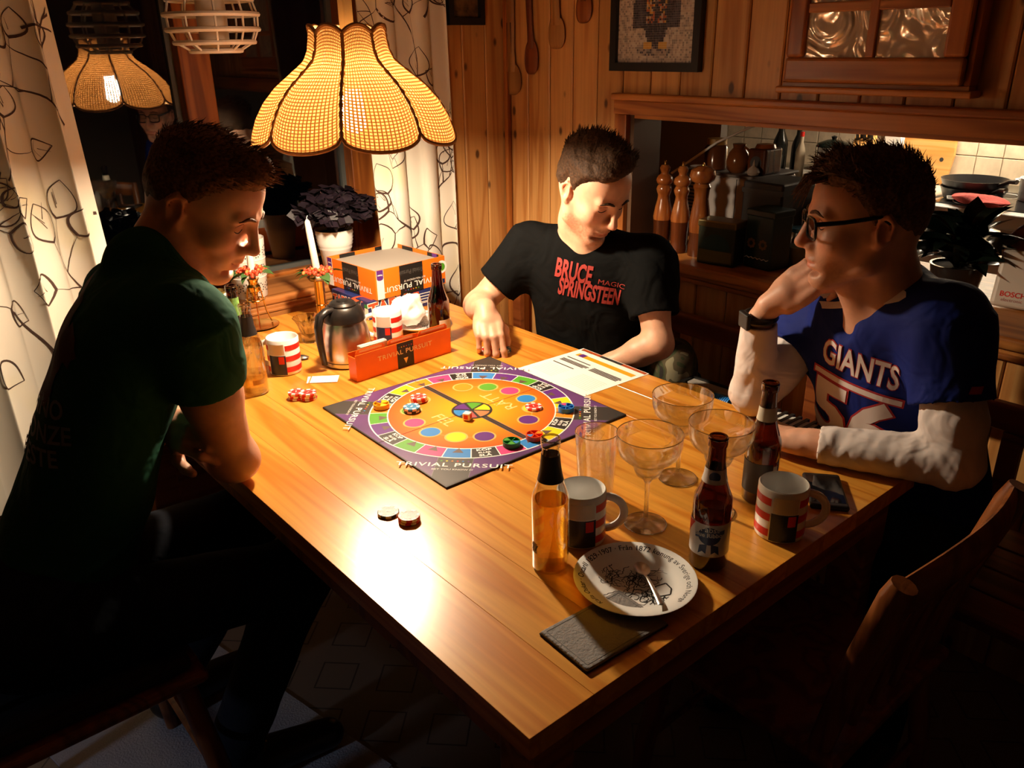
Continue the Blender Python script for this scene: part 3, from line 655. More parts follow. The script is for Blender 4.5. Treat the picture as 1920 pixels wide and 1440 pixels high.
M['lip'] = clearglass('bottle_lip', (.7, .68, .6), .9, .25)
FACE = math.atan2(-.80, -.45)+PI/2        # turns a print's front (-Y) towards the near end of the table
def face(loc): return math.atan2(CAM.y-loc[1], CAM.x-loc[0])+PI/2
M['silver_label'] = plain('silver_label', (.62, .6, .58), .3, metal=.2)
M['navy'] = plain('navy_print', (.015, .03, .11), .4)
M['cream_label'] = plain('cream_label', (.6, .54, .42), .5)
# near bottle with pale beer
p_ = (.262, .245, TZ); t = bottle(p_, face(p_), 'clear glass bottle half full of golden beer nearest the near corner', M['bottle_clear'], h=.232, R_=.0295, sh=.125, nr=.0128, fill=.125, liq=realglass('golden_beer', (.95, .68, .18), .6, ior=1.33), neck=(.072, .028, M['blackp']))
lettering(t, '27', .016, .0300, .045, M['blackp'], rot=-1.0, bold=.03)
G().grid(lambda u, v: cyl(.0299, -.036+.012*u, .036+.018*v), 5, 1).obj('small_label', M['greyline'], t)
# blue-ribbon style brown bottle
p_ = (.458, .083, TZ); t = bottle(p_, face(p_), 'brown beer bottle with the silver and blue ribbon label', M['brown_glass'], neck=(.075, .052, M['silver_label']), lab=[(.030, .088, M['silver_label'], -1.7, 1.7, .0006)], fill=.02, liq=clearglass('dregs', (.4, .16, .03), .4, .02))
def cdisk(R_, cz, rad, nm, m, sy=1.): G().grid(lambda u, v: cyl(R_, rad*v*math.cos(2*PI*u), cz+rad*v*math.sin(2*PI*u)*sy), 28, 6, cu=True).obj(nm, m, t)
cdisk(.0315, .068, .0185, 'round_emblem', M['navy'], .85)
for s_ in (-1, 1): G().add([cyl(.0317, *q) for q in ((s_*.003, .054), (s_*.015, .05), (s_*.017, .034), (s_*.010, .040), (s_*.004, .036))], [(0, 1, 2, 3, 4)]).obj('ribbon_tail', M['navy'], t)
G().grid(lambda u, v: cyl(.0317, -.024+.048*u, .062+.008*u+.009*v), 10, 1).obj('ribbon_band', plain('ribbon_blue', (.06, .09, .2), .4), t)
lettering(t, 'Pabst', .014, .0321, .080, M['silver_label'], bold=.01)
lettering(t, 'Blue Ribbon', .0105, .0322, .070, M['silver_label'], bold=.02)
G().grid(lambda u, v: cyl(.0315, -.048+.022*u*(v*.9+.1), .058+.029*v), 6, 4).obj('red_flash', M['red'], t)
cdisk(.0183, .165, .009, 'neck_emblem', M['navy'])
# third brown bottle by the hand
p_ = (.690, .145, TZ); bottle(p_, face(p_)-.9, 'brown beer bottle behind the ribbon one, label turned away', M['brown_glass'], h=.232, lab=[(.025, .085, M['dark'], -1.6, 1.6, .0006), (.03, .08, M['cream_label'], 1.62, 1.95, .0006)], neck=(.07, .045, M['cream_label']))
# bottle beside the card box
p_ = (.768, 1.252, TZ); t = bottle(p_, face(p_)+.5, 'brown bottle with dark contents beside the orange card box', M['brown_glass'], h=.225, fill=.085, liq=clearglass('dark_beer', (.12, .035, .01), .4, .02), lab=[(.012, .07, M['cream_label'], -.5, 1.2, .0006)])
# two bottles by the green sleeve
p_ = (.215, 1.253, TZ); t = bottle(p_, face(p_), 'clear bottle of pale cider with a black neck foil beside the green sleeve', M['bottle_clear'], h=.226, R_=.0305, sh=.118, fill=.135, liq=realglass('cider', (.97, .80, .48), .5, ior=1.33), neck=(.075, .03, M['blackp']))
lettering(t, 'S', .012, .0312, .115, M['whitep'])
G().grid(lambda u, v: cyl(.0312, -.006+.03*u, .03+.012*v), 6, 1).obj('small_label', plain('amber_label', (.45, .24, .06), .4), t)
p_ = (.232, 1.365, TZ); bottle(p_, face(p_), 'dark bottle with a green leaf neck label behind the cider', M['brown_glass'], h=.245, neck=(.075, .030, plain('hop_label', (.12, .25, .06), .5, var=.6, bscale=90)), lab=[(.02, .09, M['cream_label'], -1.2, 1.2, .0006)], fill=.12, liq=clearglass('amber', (.5, .12, .03), .4, .02))
# mugs
mug((.358, .272, TZ), math.radians(-40), 'striped mug standing behind the near beer bottle')
mug((.622, .058, TZ), math.radians(-48), 'striped mug beside the black phone')
mug((.333, 1.336, TZ), face((.333, 1.336))-.45, 'striped mug between the cider bottle and the thermos', -1)
mug((.655, 1.345, TZ), face((.655, 1.345))-.3, 'striped mug behind the orange card box', -1)
# glasses
def margarita(loc, label):
    t = empty('margarita_glass', loc, 0, label=label, cat='glass', group='margarita glasses')
    pr = [(.0, .004), (.036, .001), (.037, .0025), (.012, .006), (.0045, .012), (.0035, .05), (.0045, .082), (.010, .092), (.021, .100), (.0255, .112), (.0275, .120), (.038, .127), (.050, .138), (.0555, .155), (.0565, .176), (.0552, .176), (.0542, .156), (.049, .1395), (.037, .129), (.0262, .122), (.0235, .112), (.019, .102), (.0, .095)]
    g = G().lathe(pr, 44); g.obj('goblet', M['clear'], t, smooth=True, angle=70)
    G().tube([(.0558*math.cos(a*PI/24), .0558*math.sin(a*PI/24), .1762) for a in range(48)], .0009, 6, closed=True).obj('rim', M['clear_rim'], t, smooth=True)
    G().tube([(.0365*math.cos(a*PI/24), .0365*math.sin(a*PI/24), .0018) for a in range(48)], .0011, 6, closed=True).obj('foot_rim', M['clear_rim'], t, smooth=True)
    return t
M['clear_rim'] = clearglass('glass_rim', (.75, .74, .7), .9, .22)
margarita((.470, .225, TZ), 'empty margarita glass nearest the drawn plate')
margarita((.640, .292, TZ), 'empty margarita glass farthest from the table end')
margarita((.592, .170, TZ), 'empty margarita glass half hidden by the ribbon bottle')
t = empty('tumbler', (.468, .345, TZ), 0, label='tall empty straight drinking glass behind the near mug', cat='glass')
G().lathe([(.0, .003), (.029, .001), (.031, .004), (.039, .138), (.0378, .138), (.0298, .008), (.0, .007)], 44).obj('glass_body', M['clear'], t, smooth=True, angle=60)
G().tube([(.0384*math.cos(a*PI/24), .0384*math.sin(a*PI/24), .138) for a in range(48)], .0009, 6, closed=True).obj('rim', M['clear_rim'], t, smooth=True)
# plates with drawn figures
def scribble(g, cx, cy, s_, seed, z, n=9):
    rnd = random.Random(seed)
    for k in range(n):
        x, y, a = cx+rnd.uniform(-s_, s_), cy+rnd.uniform(-s_, s_), rnd.uniform(0, 6.3); pts = [(x, y, z)]
        for i in range(rnd.randint(6, 13)):
            a += rnd.uniform(-1.1, 1.1); x += .0035*math.cos(a); y += .0035*math.sin(a); pts.append((x, y, z))
        w_ = rnd.uniform(.0003, .0008); vs = []
        for i, p in enumerate(pts):
            q = pts[min(i+1, len(pts)-1)]; o2 = pts[max(i-1, 0)]; dx, dy = q[0]-o2[0], q[1]-o2[1]; l = math.hypot(dx, dy) or 1
            vs += [(p[0]-dy/l*w_, p[1]+dx/l*w_, z), (p[0]+dy/l*w_, p[1]-dx/l*w_, z)]
        g.add(vs, [(2*i, 2*i+1, 2*i+3, 2*i+2) for i in range(len(pts)-1)])
def plate(loc, rz, label, words):
    t = empty('plate', loc, rz, label=label, cat='plate', group='plates with printed drawings')
    R_ = .094
    G().lathe([(0, .004), (.055, .004), (.055, .001), (.062, .001), (R_, .017), (R_+.001, .019), (R_-.001, .0195), (.066, .0085), (.058, .0065), (0, .0062)], 56).obj('dish', M['white'], t, smooth=True, angle=60)
    def rimpt(x, y):
        rr_ = .0825+y; th = PI/2-x/.0825; z = .0085+(rr_-.066)/(R_-.066)*.011+.0004; return (rr_*math.cos(th), rr_*math.sin(th), z)
    g = G(); gtext(g, words, .0125, None, fn=rimpt, bold=.012, space=1.05, sx=.98); g.obj('rim_lettering', M['blackp'], t)
    for (cx, cy, s_, sd, n_) in ((-.026, .012, .022, 3, 26), (.004, -.002, .012, 5, 8), (.026, .020, .014, 8, 9), (.016, -.034, .014, 11, 22), (-.02, -.03, .012, 13, 6)):
        g = G(); scribble(g, cx, cy, s_, sd, .0067, n_); g.obj('ink_drawing', M['blackp'], t)
    g = G(); pts = [(.026, -.012), (.048, -.002), (.054, -.016), (.050, -.030), (.034, -.034), (.022, -.024)]
    for i in range(6): a, b2 = Vector(pts[i]), Vector(pts[(i+1) % 6]); d = (b2-a).normalized(); n_ = Vector((-d.y, d.x))*.0012; g.add([(*(a-n_), .0068), (*(b2-n_), .0068), (*(b2+n_), .0068), (*(a+n_), .0068)], [(0, 1, 2, 3)])
    g.obj('ink_outline', M['blackp'], t)
    return t
PC = (.322, .118, TZ)
plate(PC, math.radians(-40), 'white plate with ink drawings and a spoon, near the grey pouch', 'Kalla Oskar · OscarII 1829-1907 · Från 1872 konung av Sverige och Norge')
plate((.80, 1.405, TZ), math.radians(-30), 'white plate under the crumpled napkin by the blue box', 'Karl XIV Johan · Gustaf Lundh')
def spoon(M_, label, ln=.105):
    t = G(); bowl = lambda u, v: (.019*(1-.1*0)*math.cos(2*PI*u)*v, .0125*math.sin(2*PI*u)*v, .006*v*v)
    top = G(); t.grid(lambda u, v: ((.0185*v*math.cos(2*PI*u)), .0125*v*math.sin(2*PI*u), -.005*(1-v*v)+.0008), 24, 6, M_, cu=True); t.grid(lambda u, v: ((.0185*v*math.cos(-2*PI*u)), .0125*v*math.sin(-2*PI*u), -.0055*(1-v*v)), 24, 6, M_, cu=True)
    o = t.obj('teaspoon', M['steel'], None, smooth=True); tag(o, label, 'spoon')
    h = G(); h.tube([(.018, 0, 0), (.03, 0, .004), (.05, 0, .006), (.08, 0, .007), (ln, 0, .006)], [.0026, .0022, .0028, .0042, .0048], 8, M_, flat=.35); h.obj('handle', M['steel'], o, smooth=True)
    return o
spoon(frame((.350, .128, TZ+.0145), (-.52, -.80, .02), (.8, -.5, 0)), 'steel teaspoon resting in the near drawn plate', .10)
spoon(frame((.405, 1.385, TZ+.007), (-.7, .7, .0), (.7, .7, 0)), 'steel teaspoon lying by the striped mug and thermos', .09)
# crumpled napkin on the far plate
me = bpy.data.meshes.new('napkin'); bm = bmesh.new(); bmesh.ops.create_icosphere(bm, subdivisions=4, radius=1)
for v in bm.verts:
    d = v.co.normalized(); n_ = noise.noise(d*1.6+V(3, 1, 7))*.5+abs(noise.noise(d*3.2))*.25
    v.co = Vector((d.x*.062, d.y*.05, d.z*.045))*(1+n_*.75); v.co.z = max(v.co.z+.032, .0008+.004*abs(noise.noise(d*9)))
bm.to_mesh(me); bm.free(); me.materials.append(plain('napkin_paper', (.88, .85, .8), .85, bump=.4, bscale=40)); o = link('napkin', me); o.location = (.772, 1.418, TZ+.0185); o.rotation_euler.z = .6; me.polygons.foreach_set('use_smooth', [True]*len(me.polygons))
tag(o, 'crumpled white paper napkin on the far plate', 'napkin')
# stitched pouch and phone
t = empty('pouch', (.212, .078, TZ), math.radians(-3), label='flat dark grey pouch with stitched edges near the table corner', cat='pouch')
G().bx(-.078, .078, -.05, .05, .0002, .007).obj('pouch_body', plain('grey_cloth', (.23, .21, .2), .75, bump=.5, bscale=220), t, bevel=.003, seg=3)
g = G().bx(-.079, .079, -.051, .051, .0005, .0035); g.obj('piping', plain('black_piping', (.015, .014, .016), .8, bump=.6, bscale=300), t, bevel=.0016)
for (x0, x1, y0, y1) in ((-.071, .071, -.0435, -.0427), (-.071, .071, .0427, .0435), (-.0715, -.0707, -.043, .043), (.0707, .0715, -.043, .043)): G().bx(x0, x1, y0, y1, .0069, .0074).obj('stitching', plain('stitch', (.2, .19, .19), .8), t)
t = empty('phone', (.795, .072, TZ), math.radians(-52), label='black phone lying face up by the right mug', cat='phone')
G().bx(-.034, .034, -.062, .062, .0002, .011).obj('phone_body', M['black'], t, bevel=.005, seg=4)
G().bx(-.029, .029, -.050, .050, .011, .0113).obj('screen', plain('phone_screen', (.006, .006, .007), .05), t)
# thermos jug
t = empty('thermos_jug', (.488, 1.285, TZ), math.radians(12), label='brushed steel thermos jug with black lid and handle', cat='jug')
G().lathe([(.055, 0), (.062, .003), (.063, .012), (.0655, .04), (.064, .075), (.058, .105), (.052, .122)], 44).obj('steel_body', M['steel'], t, smooth=True)
G().lathe([(.0535, .118), (.056, .121), (.055, .135), (.047, .152), (.040, .158), (.0, .158)], 44).obj('collar', M['black'], t, smooth=True, angle=30)
G().lathe([(.036, .156), (.036, .162), (.030, .168), (.017, .169), (.015, .173), (.0, .174)], 36).obj('lid', M['black'], t, smooth=True, angle=30)
G().add([(.045, -.014, .148), (.045, .014, .148), (.066, .0, .156), (.047, -.018, .125), (.047, .018, .125), (.06, 0, .135)], [(0, 2, 1), (0, 3, 5, 2), (1, 2, 5, 4), (3, 4, 5), (0, 1, 4, 3)]).obj('spout', M['black'], t)
G().tube([(-.035, 0, .152), (-.058, 0, .154), (-.078, 0, .145), (-.087, 0, .118), (-.086, 0, .08), (-.082, 0, .045), (-.078, 0, .016)], [.012, .013, .0135, .0125, .0115, .0105, .009], 12, flat=.75).obj('handle', M['black'], t, smooth=True)
G().lathe([(.0625, .0135), (.0645, .015), (.0635, .0165)], 44, cap=(False, False)).obj('base_ring', M['black'], t)
# crystal bowl
t = empty('crystal_bowl', (.492, 1.505, TZ), 0, label='small cut crystal bowl between the candlestick and thermos', cat='bowl')
M['crystal'] = realglass('cut_crystal', (.95, .93, .9), .8, .03, 1.5)
G().lathe([(.022, 0), (.024, .004), (.026, .03), (.034, .055), (.044, .072), (.041, .072), (.032, .055), (.023, .03), (.0, .012)], 48, wob=lambda a, q: 1+.05*math.sin(12*a)*q+.02*math.sin(24*a)).obj('bowl_body', M['crystal'], t, smooth=False)
# loose cards
for k, (dx, dy, a) in enumerate(((0, 0, .5), (.006, -.008, .42))):
    t = empty('quiz_card', (.372+dx, 1.222+dy, TZ+.0004+k*.0009), a-1.05, label=('lower' if k == 0 else 'upper')+' loose white quiz card with orange border by the thermos', cat='card', group='loose quiz cards')
    G().bx(-.036, .036, -.024, .024, 0, .0007).obj('card_sheet', M['paper'], t)
    for q in ((-.036, .036, .021, .024), (-.036, -.033, -.024, .021)): G().bx(*q, .0007, .0008).obj('orange_edge', M['orange'], t)
    for i in range(7): G().bx(-.030+i*.009, -.0297+i*.009, -.022, .019, .0007, .00085).obj('ruled_line', M['greyline'], t)
# orange card box with tabbed cards
t = empty('card_box', (.583, 1.147, TZ), math.radians(3), label='long orange quiz card box full of white cards', cat='card box')
bw_, bh, bd_ = .152, .070, .034
G().bx(-bw_, bw_, 0, .002, .0005, bh).obj('front', M['orange'], t); G().bx(-bw_, bw_, bd_-.002, bd_, .0005, bh).obj('back', M['orange'], t)
for s_ in (-1, 1): G().bx(min(s_*bw_, s_*(bw_-.002)), max(s_*bw_, s_*(bw_-.002)), .002, bd_-.002, .0005, bh*.9).obj('end_panel', M['orange'], t)
G().bx(-bw_+.002, bw_-.002, .002, bd_-.002, .0005, .002).obj('bottom', M['orange'], t)
for k, (x0, x1, y_) in enumerate(((-.148, -.06, .003), (-.05, .04, .006), (.05, .148, .009))):
    tb_ = G().prism([(x0, .002), (x1, .002), (x1, bh+.006), (x1-.006, bh+.013), (x0+.006, bh+.013), (x0, bh+.006)], 0, .0012, M=frame((0, y_+.001, 0), (1, 0, 0), (0, 0, 1))).obj('divider_tab', M['orange'], t)
    G().box(((x0+x1)/2, y_-.0004, bh+.0072), (x1-x0-.02, .0003, .0055)).obj('tab_strip', plain('tab_pale', (.9, .55, .3), .5), tb_)
for k in range(8): G().bx(-.125, -.045, .0135+k*.0022, .0152+k*.0022, .003, bh+.012+.0012*(k % 3)).obj('card', M['paper'], t)
G().bx(-.026, .026, -.0006, .0, .001, bh-.001).obj('black_band', M['blackp'], t)
FR = frame((0, -.0009, 0), (1, 0, 0), (0, 0, 1))
g = G(); gtext(g, 'TRIVIAL PURSUIT', .0175, FR@T(0, .044, 0), sx=1.2, bold=.008, space=1.1); g.obj('lettering', plain('pale_yellow_print', (.9, .75, .45), .5), t)
g = G(); g.add([(-.007, .026, 0), (.007, .026, 0), (0, .010, 0)], [(2, 1, 0)], FR); g.obj('wedge_mark', plain('wedge_gold', (.85, .65, .25), .5), t)
for i, c in enumerate('BYORBP'): G().disk((0, 0, 0), .0019, 4, M=FR@T((i-2.5)*.008, .058, 0)).obj('dot', dict(cm, R=M['red'])[c], t)
# instruction sheet
t = empty('rule_sheet', (.893, .805, TZ), math.radians(-2.5), label='printed white rule sheet with orange bands half under the board', cat='paper')
G().bx(-.122, .122, -.118, .128, .0003, .0009).obj('sheet', M['paper'], t)
SB = T(0, 0, .0011)@Rz(-PI/2)         # text runs along -Y
def bar(x0, x1, y0, y1, m, nm): return G().bx(y0, y1, -x1, -x0, .0009, .0011).obj(nm, m, t)
bar(-.123, -.05, .108, .120, plain('rust_print', '#a8481c', .5), 'header_bar'); bar(-.05, .03, .108, .120, M['dark'], 'header_bar'); bar(.03, .115, .108, .120, plain('rust_print', '#a8481c', .5), 'header_bar')
bar(-.105, .105, .07, .088, plain('amber_print', '#e0a020', .5), 'amber_band')
G().bx(.070, .090, .075, .095, .0011, .0012).obj('purple_mark', M['purple'], t)
for x0, x1, y_ in ((-.11, -.02, .045), (-.11, -.01, .03), (-.11, -.012, .024), (-.11, -.02, .018), (0.0, .10, .038), (0, .105, .032), (0.0, .1, .026), (0, .10, .020), (-.11, -.03, -.005), (.0, .02, -.11)): bar(x0, x1, y_, y_+.0045, M['dark'] if y_ < .04 else M['blackp'], 'text_block')
for k in range(9): bar(0.01, .1, -.01-k*.008, -.0085-k*.008, plain('faint_print', (.55, .53, .5), .7), 'text_line')
for k in range(8): bar(-.11, -.03, -.02-k*.008, -.0185-k*.008, plain('faint_print', (.55, .53, .5), .7), 'text_line')
g = G(); gtext(g, 'BET  YOUR', .008, T(.108, .10, .0012)@Rz(-PI/2)); g.obj('lettering', M['blackp'], t)
# ------------------------------------------------------------------ candlesticks with berry rings
M['wax'] = plain('candle_wax', (.85, .78, .66), .5, sss=.3)
M['berry'] = plain('red_berry', (.62, .07, .03), .25); M['berry2'] = plain('orange_berry', (.75, .22, .05), .25)
M['leaf'] = plain('rowan_leaf', (.05, .12, .03), .5)
def leafmesh(name, ln, wd, mt_, fold=.25):
    g = G(); n = 8; vs = []
    for i in range(n+1):
        t = i/n; w_ = wd*math.sin(PI*min(1, t*1.02)**.85); z = .12*ln*math.sin(PI*t)-.05*ln*t
        vs += [(ln*t, -w_, z+fold*w_), (ln*t, 0, z), (ln*t, w_, z+fold*w_)]
    g.add(vs, [(3*i+j, 3*i+j+1, 3*i+j+4, 3*i+j+3) for i in range(n) for j in (0, 1)]); return g.mesh(name, mt_, smooth=True)
LM = leafmesh('leaf', .042, .011, M['leaf'])
BM = G().ell((0, 0, 0), (.0052, .0052, .0052), 10, 7).mesh('berry', M['berry'], smooth=True); BM2 = G().ell((0, 0, 0), (.005, .005, .005), 10, 7).mesh('berry', M['berry2'], smooth=True)
def berry_ring(x, y, z, label, seed):
    rnd = random.Random(seed); t = empty('berry_ring', (x, y, z), 0, label=label, cat='berry ring', group='berry candle rings')
    g = G(); g.tube([(.016*math.cos(a*PI/10), .016*math.sin(a*PI/10), 0) for a in range(20)], .002, 6, closed=True); g.obj('wire_ring', M['leaf'], t)
    for k in range(80):
        a = rnd.uniform(0, 2*PI); r_ = rnd.uniform(.014, .044); o = link('berry', BM if rnd.random() < .78 else BM2, t); o.location = (r_*math.cos(a), r_*math.sin(a), rnd.uniform(-.004, .012)*(1.2-r_*14)+.008-abs(r_-.022)*.3)
    for k in range(13):
        a = rnd.uniform(0, 2*PI); o = link('leaf', LM, t); o.location = (.024*math.cos(a), .024*math.sin(a), -.002); o.rotation_euler = (rnd.uniform(-.4, .4), rnd.uniform(-.2, .45), a+rnd.uniform(-.4, .4)); s_ = rnd.uniform(1.0, 1.5); o.scale = (s_, s_, s_)
    return t
# tube candlestick
cx, cy = .612, 1.655
t = empty('candlestick', (cx, cy, TZ), .4, label='brass tube candlestick on a glass saucer beside the blue box', cat='candlestick', group='brass candlesticks')
G().lathe([(.0, .002), (.038, .002), (.046, .006), (.047, .008), (.03, .006), (.016, .008)], 36, cap=(False, False)).obj('saucer', M['brass'], t, smooth=True)
G().lathe([(.018, .006), (.019, .012), (.0155, .016), (.0155, .05), (.017, .052), (.0155, .054), (.0155, .125), (.019, .13), (.02, .134), (.012, .135)], 28).obj('stem', M['brass'], t, smooth=True, angle=35)
G().tube([(.015, 0, .05), (.026, 0, .05), (.03, 0, .045)], .003, 8).obj('knob', M['brass'], t, smooth=True)
G().lathe([(.0, .124), (.026, .128), (.034, .138), (.032, .138), (.02, .131)], 24, cap=(False, False)).obj('drip_glass', M['crystal'], t, smooth=True)
def candle(x, y, z, h, tilt, label, burnt):
    t = empty('candle', (x, y, z), 0, label=label, cat='candle', group='white taper candles'); t.rotation_euler = (tilt[0], tilt[1], 0)
    G().lathe([(.0095, 0), (.0115, .01), (.0095, h*.8), (.0075, h-.006), (.003, h)], 20).obj('wax_stick', M['wax'], t, smooth=True)
    G().tube([(0, 0, h-.002), (.001, .0, h+.006), (.004, -.001, h+.011)], .0009, 5).obj('wick', M['wax'] if not burnt else M['black'], t)
candle(cx, cy, TZ+.1355, .180, (.02, -.10), 'tall white candle in the tube candlestick', False)
berry_ring(cx, cy, TZ+.150, 'red berry ring round the tall white candle', 3)
# tripod candlestick
cx, cy = .440, 1.735
t = empty('candlestick', (cx, cy, TZ), -.3, label='brass candlestick with wire tripod legs on a round tray', cat='candlestick', group='brass candlesticks')
G().lathe([(.0, .001), (.05, .001), (.058, .006), (.06, .006), (.052, .003), (.0, .0025)], 36).obj('tray', M['brass'], t, smooth=True)
G().lathe([(.010, .075), (.013, .085), (.009, .095), (.010, .105), (.017, .112), (.019, .125), (.013, .132), (.014, .142), (.019, .15), (.010, .151)], 24).obj('cup', M['brass'], t, smooth=True)
for k in range(3):
    a = k*2*PI/3+.5; G().tube([(.018*math.cos(a), .018*math.sin(a), .128), (.024*math.cos(a), .024*math.sin(a), .098), (.032*math.cos(a), .032*math.sin(a), .045), (.047*math.cos(a), .047*math.sin(a), .006)], .0022, 7).obj('leg', M['brass'], t, smooth=True)
G().tube([(.027*math.cos(a*PI/10), .027*math.sin(a*PI/10), .085) for a in range(20)], .002, 6, closed=True).obj('ring', M['brass'], t, smooth=True)
candle(cx, cy, TZ+.1515, .12, (0, .03), 'white candle behind the smiling profile', False)
berry_ring(cx, cy, TZ+.166, 'red berry ring on the tripod candlestick', 5)
# ------------------------------------------------------------------ window sill: pots, plant, owl
SZ = .79
t = empty('lace_pot', (.495, 1.90, SZ), 0, label='white metal pot pierced like lace on the sill', cat='pot')
M['pot_white'] = plain('white_enamel', (.78, .74, .68), .35)
Rp = lambda z: .052+z*.05
G().lathe([(.05, 0), (.052, .002), (.052+.185*.05, .183), (.0615, .186), (.0595, .183), (.05, .004), (0, .004)], 48).obj('pot_body', M['pot_white'], t, smooth=True, angle=50)
for band in range(3):
    for k in range(9):
        a = k*2*PI/9+band*.35; zc = .035+band*.056; g = G()
        for q in range(11):
            th = q*2*PI/11; x, z = .015*math.cos(th), zc+.015*math.sin(th); r_ = Rp(z)+.0007; aa = a+x/r_
            g.disk((0, 0, 0), .0024, 7, M=frame((r_*math.cos(aa), r_*math.sin(aa), z), (-math.sin(aa), math.cos(aa), 0), (0, 0, 1)))
        g.disk((0, 0, 0), .004, 8, M=frame(((Rp(zc)+.0007)*math.cos(a), (Rp(zc)+.0007)*math.sin(a), zc), (-math.sin(a), math.cos(a), 0), (0, 0, 1)))
        g.obj('pierced_rosette', plain('hole_dark', (.05, .04, .035), .8) if band == 0 and k == 0 else bpy.data.materials['hole_dark'], t)
for z in (.066, .122): G().lathe([(Rp(z), z-.002), (Rp(z)+.0014, z), (Rp(z), z+.002)], 48, cap=(False, False)).obj('rib', M['pot_white'], t, smooth=True)
def oxalis(x, y, z, rx, rz_, n, seed, label, pot):
    """dark purple three-part leaves on thin stalks"""
    rnd = random.Random(seed); t = empty('oxalis_plant', (x, y, z), 0, label=label, cat='plant', group='purple shamrock plants')
    if 'oxm' not in M:
        M['oxm'] = plain('purple_leaf', (.014, .008, .013), .45, var=.5, bscale=40); M['oxs'] = plain('purple_stalk', (.10, .04, .04), .6)
        g = G()
        for k in range(3):
            R_ = Rz(k*2*PI/3)@Matrix.Rotation(.28, 4, 'Y')
            vs = [(0, 0, 0), (.016, -.0195, .003), (.033, -.017, 0), (.027, 0, -.004), (.033, .017, 0), (.016, .0195, .003)]
            g.add(vs, [(0, 1, 2, 3), (0, 3, 4, 5)], R_)
        M['oxleaf'] = g.mesh('leaf', M['oxm'])
    st = G()
    for k in range(n):
        a = rnd.uniform(0, 2*PI); q = math.sqrt(rnd.random()); r_ = rx*q; h = rz_*(1-.62*q*q)*rnd.uniform(.55, 1.05)+.012
        px, py, pz = r_*math.cos(a), r_*math.sin(a)*.75, h
        o = link('leaf', M['oxleaf'], t); o.location = (px, py, pz); s_ = rnd.uniform(1.0, 1.5); o.scale = (s_, s_, s_)
        o.rotation_euler = (rnd.uniform(-.5, .5)-.5*math.sin(a)*q, rnd.uniform(-.5, .5)+.6*math.cos(a)*q, rnd.uniform(0, 6))
        st.tube([(px*.15, py*.15, -.02), (px*.6, py*.6, h*.6), (px, py, pz)], .0009, 4)
    o = st.obj('stalks', M['oxs'], t); o['kind'] = 'stuff'
    return t
px, py = .812, 1.905
t = empty('plant_pot', (px, py, SZ), 0, label='white ribbed flowerpot holding the dark purple plant', cat='pot')
G().lathe([(.038, 0), (.041, .002), (.053, .10), (.056, .104), (.056, .106), (.0565, .114), (.0595, .118), (.058, .123), (.061, .129), (.059, .134), (.062, .140), (.0605, .146), (.0635, .153), (.0615, .160), (.064, .166), (.0615, .167), (.058, .15), (0, .145)], 48).obj('pot_body', M['pot_white'], t, smooth=True, angle=70)
G().disk((0, 0, .1535), .0585, 32).obj('soil', plain('soil', (.03, .02, .012), .95, bump=.8), t)
oxalis(px+.006, py-.012, SZ+.172, .115, .125, 150, 2, 'dense dark purple shamrock plant in the ribbed white pot', None)
G().lathe([(.035, 0), (.04, .002), (.055, .11), (.052, .11), (0, .10)], 32).obj('plant_pot', M['pot_white'], None, smooth=True, loc=(.255, 1.93, SZ)); o = bpy.context.scene.objects[-1]
for q in COL.objects:
    if q.name == 'plant_pot.001': tag(q, 'white flowerpot hidden behind the turned head', 'pot')
oxalis(.255, 1.925, SZ+.11, .10, .13, 80, 6, 'purple shamrock plant behind the turned head by the curtain', None)
# owl figure
t = empty('owl_figure', (.355, 1.79, TZ), math.radians(-8), label='small glazed green owl figure with white eyes', cat='figurine')
M['owl'] = plain('olive_glaze', (.16, .12, .03), .15, var=.3)
G().lathe([(.024, 0), (.027, .003), (.024, .012), (.033, .04), (.034, .06), (.028, .082), (.032, .1), (.027, .118), (.0, .124)], 28).obj('owl_body', M['owl'], t, smooth=True)
for s_ in (-1, 1):
    e_ = G().lathe([(.012, 0), (.0115, .004), (0, .006)], 20, M=frame((s_*.0125, -.0285, .104), (1, 0, 0), (0, 0, 1))).obj('eye', M['white'], t, smooth=True); G().lathe([(.005, .0055), (0, .0075)], 14, M=frame((s_*.0125, -.0285, .104), (1, 0, 0), (0, 0, 1))).obj('pupil', M['black'], e_)
    G().ell((s_*.026, -.008, .125), (.007, .006, .012), 8, 6).obj('ear', M['owl'], t, smooth=True)
    G().ell((s_*.014, -.022, .004), (.012, .012, .006), 8, 6).obj('foot', M['owl'], t, smooth=True)
G().add([(-.004, -.033, .098), (.004, -.033, .098), (0, -.038, .088), (0, -.03, .086)], [(0, 1, 2), (0, 2, 3), (1, 3, 2)]).obj('beak', M['black'], t)
for r_ in range(3):
    for k in range(4): G().ell(((k-1.5)*.012+(r_ % 2)*.005, -.0335+.003*abs(k-1.5), .03+r_*.018), (.0042, .003, .0075), 8, 6).obj('feather_spot', M['white'] if k % 2 else M['black'], t)
t = empty('carton', (.245, 1.60, TZ), .35, label='red and white carton behind the bottles by the green sleeve', cat='carton')
G().bx(-.035, .035, -.025, .025, .0, .12).obj('box_body', M['red'], t, bevel=.001); G().bx(-.0355, .0355, -.0255, .0255, .12, .127).obj('top_flap', M['whitep'], t)
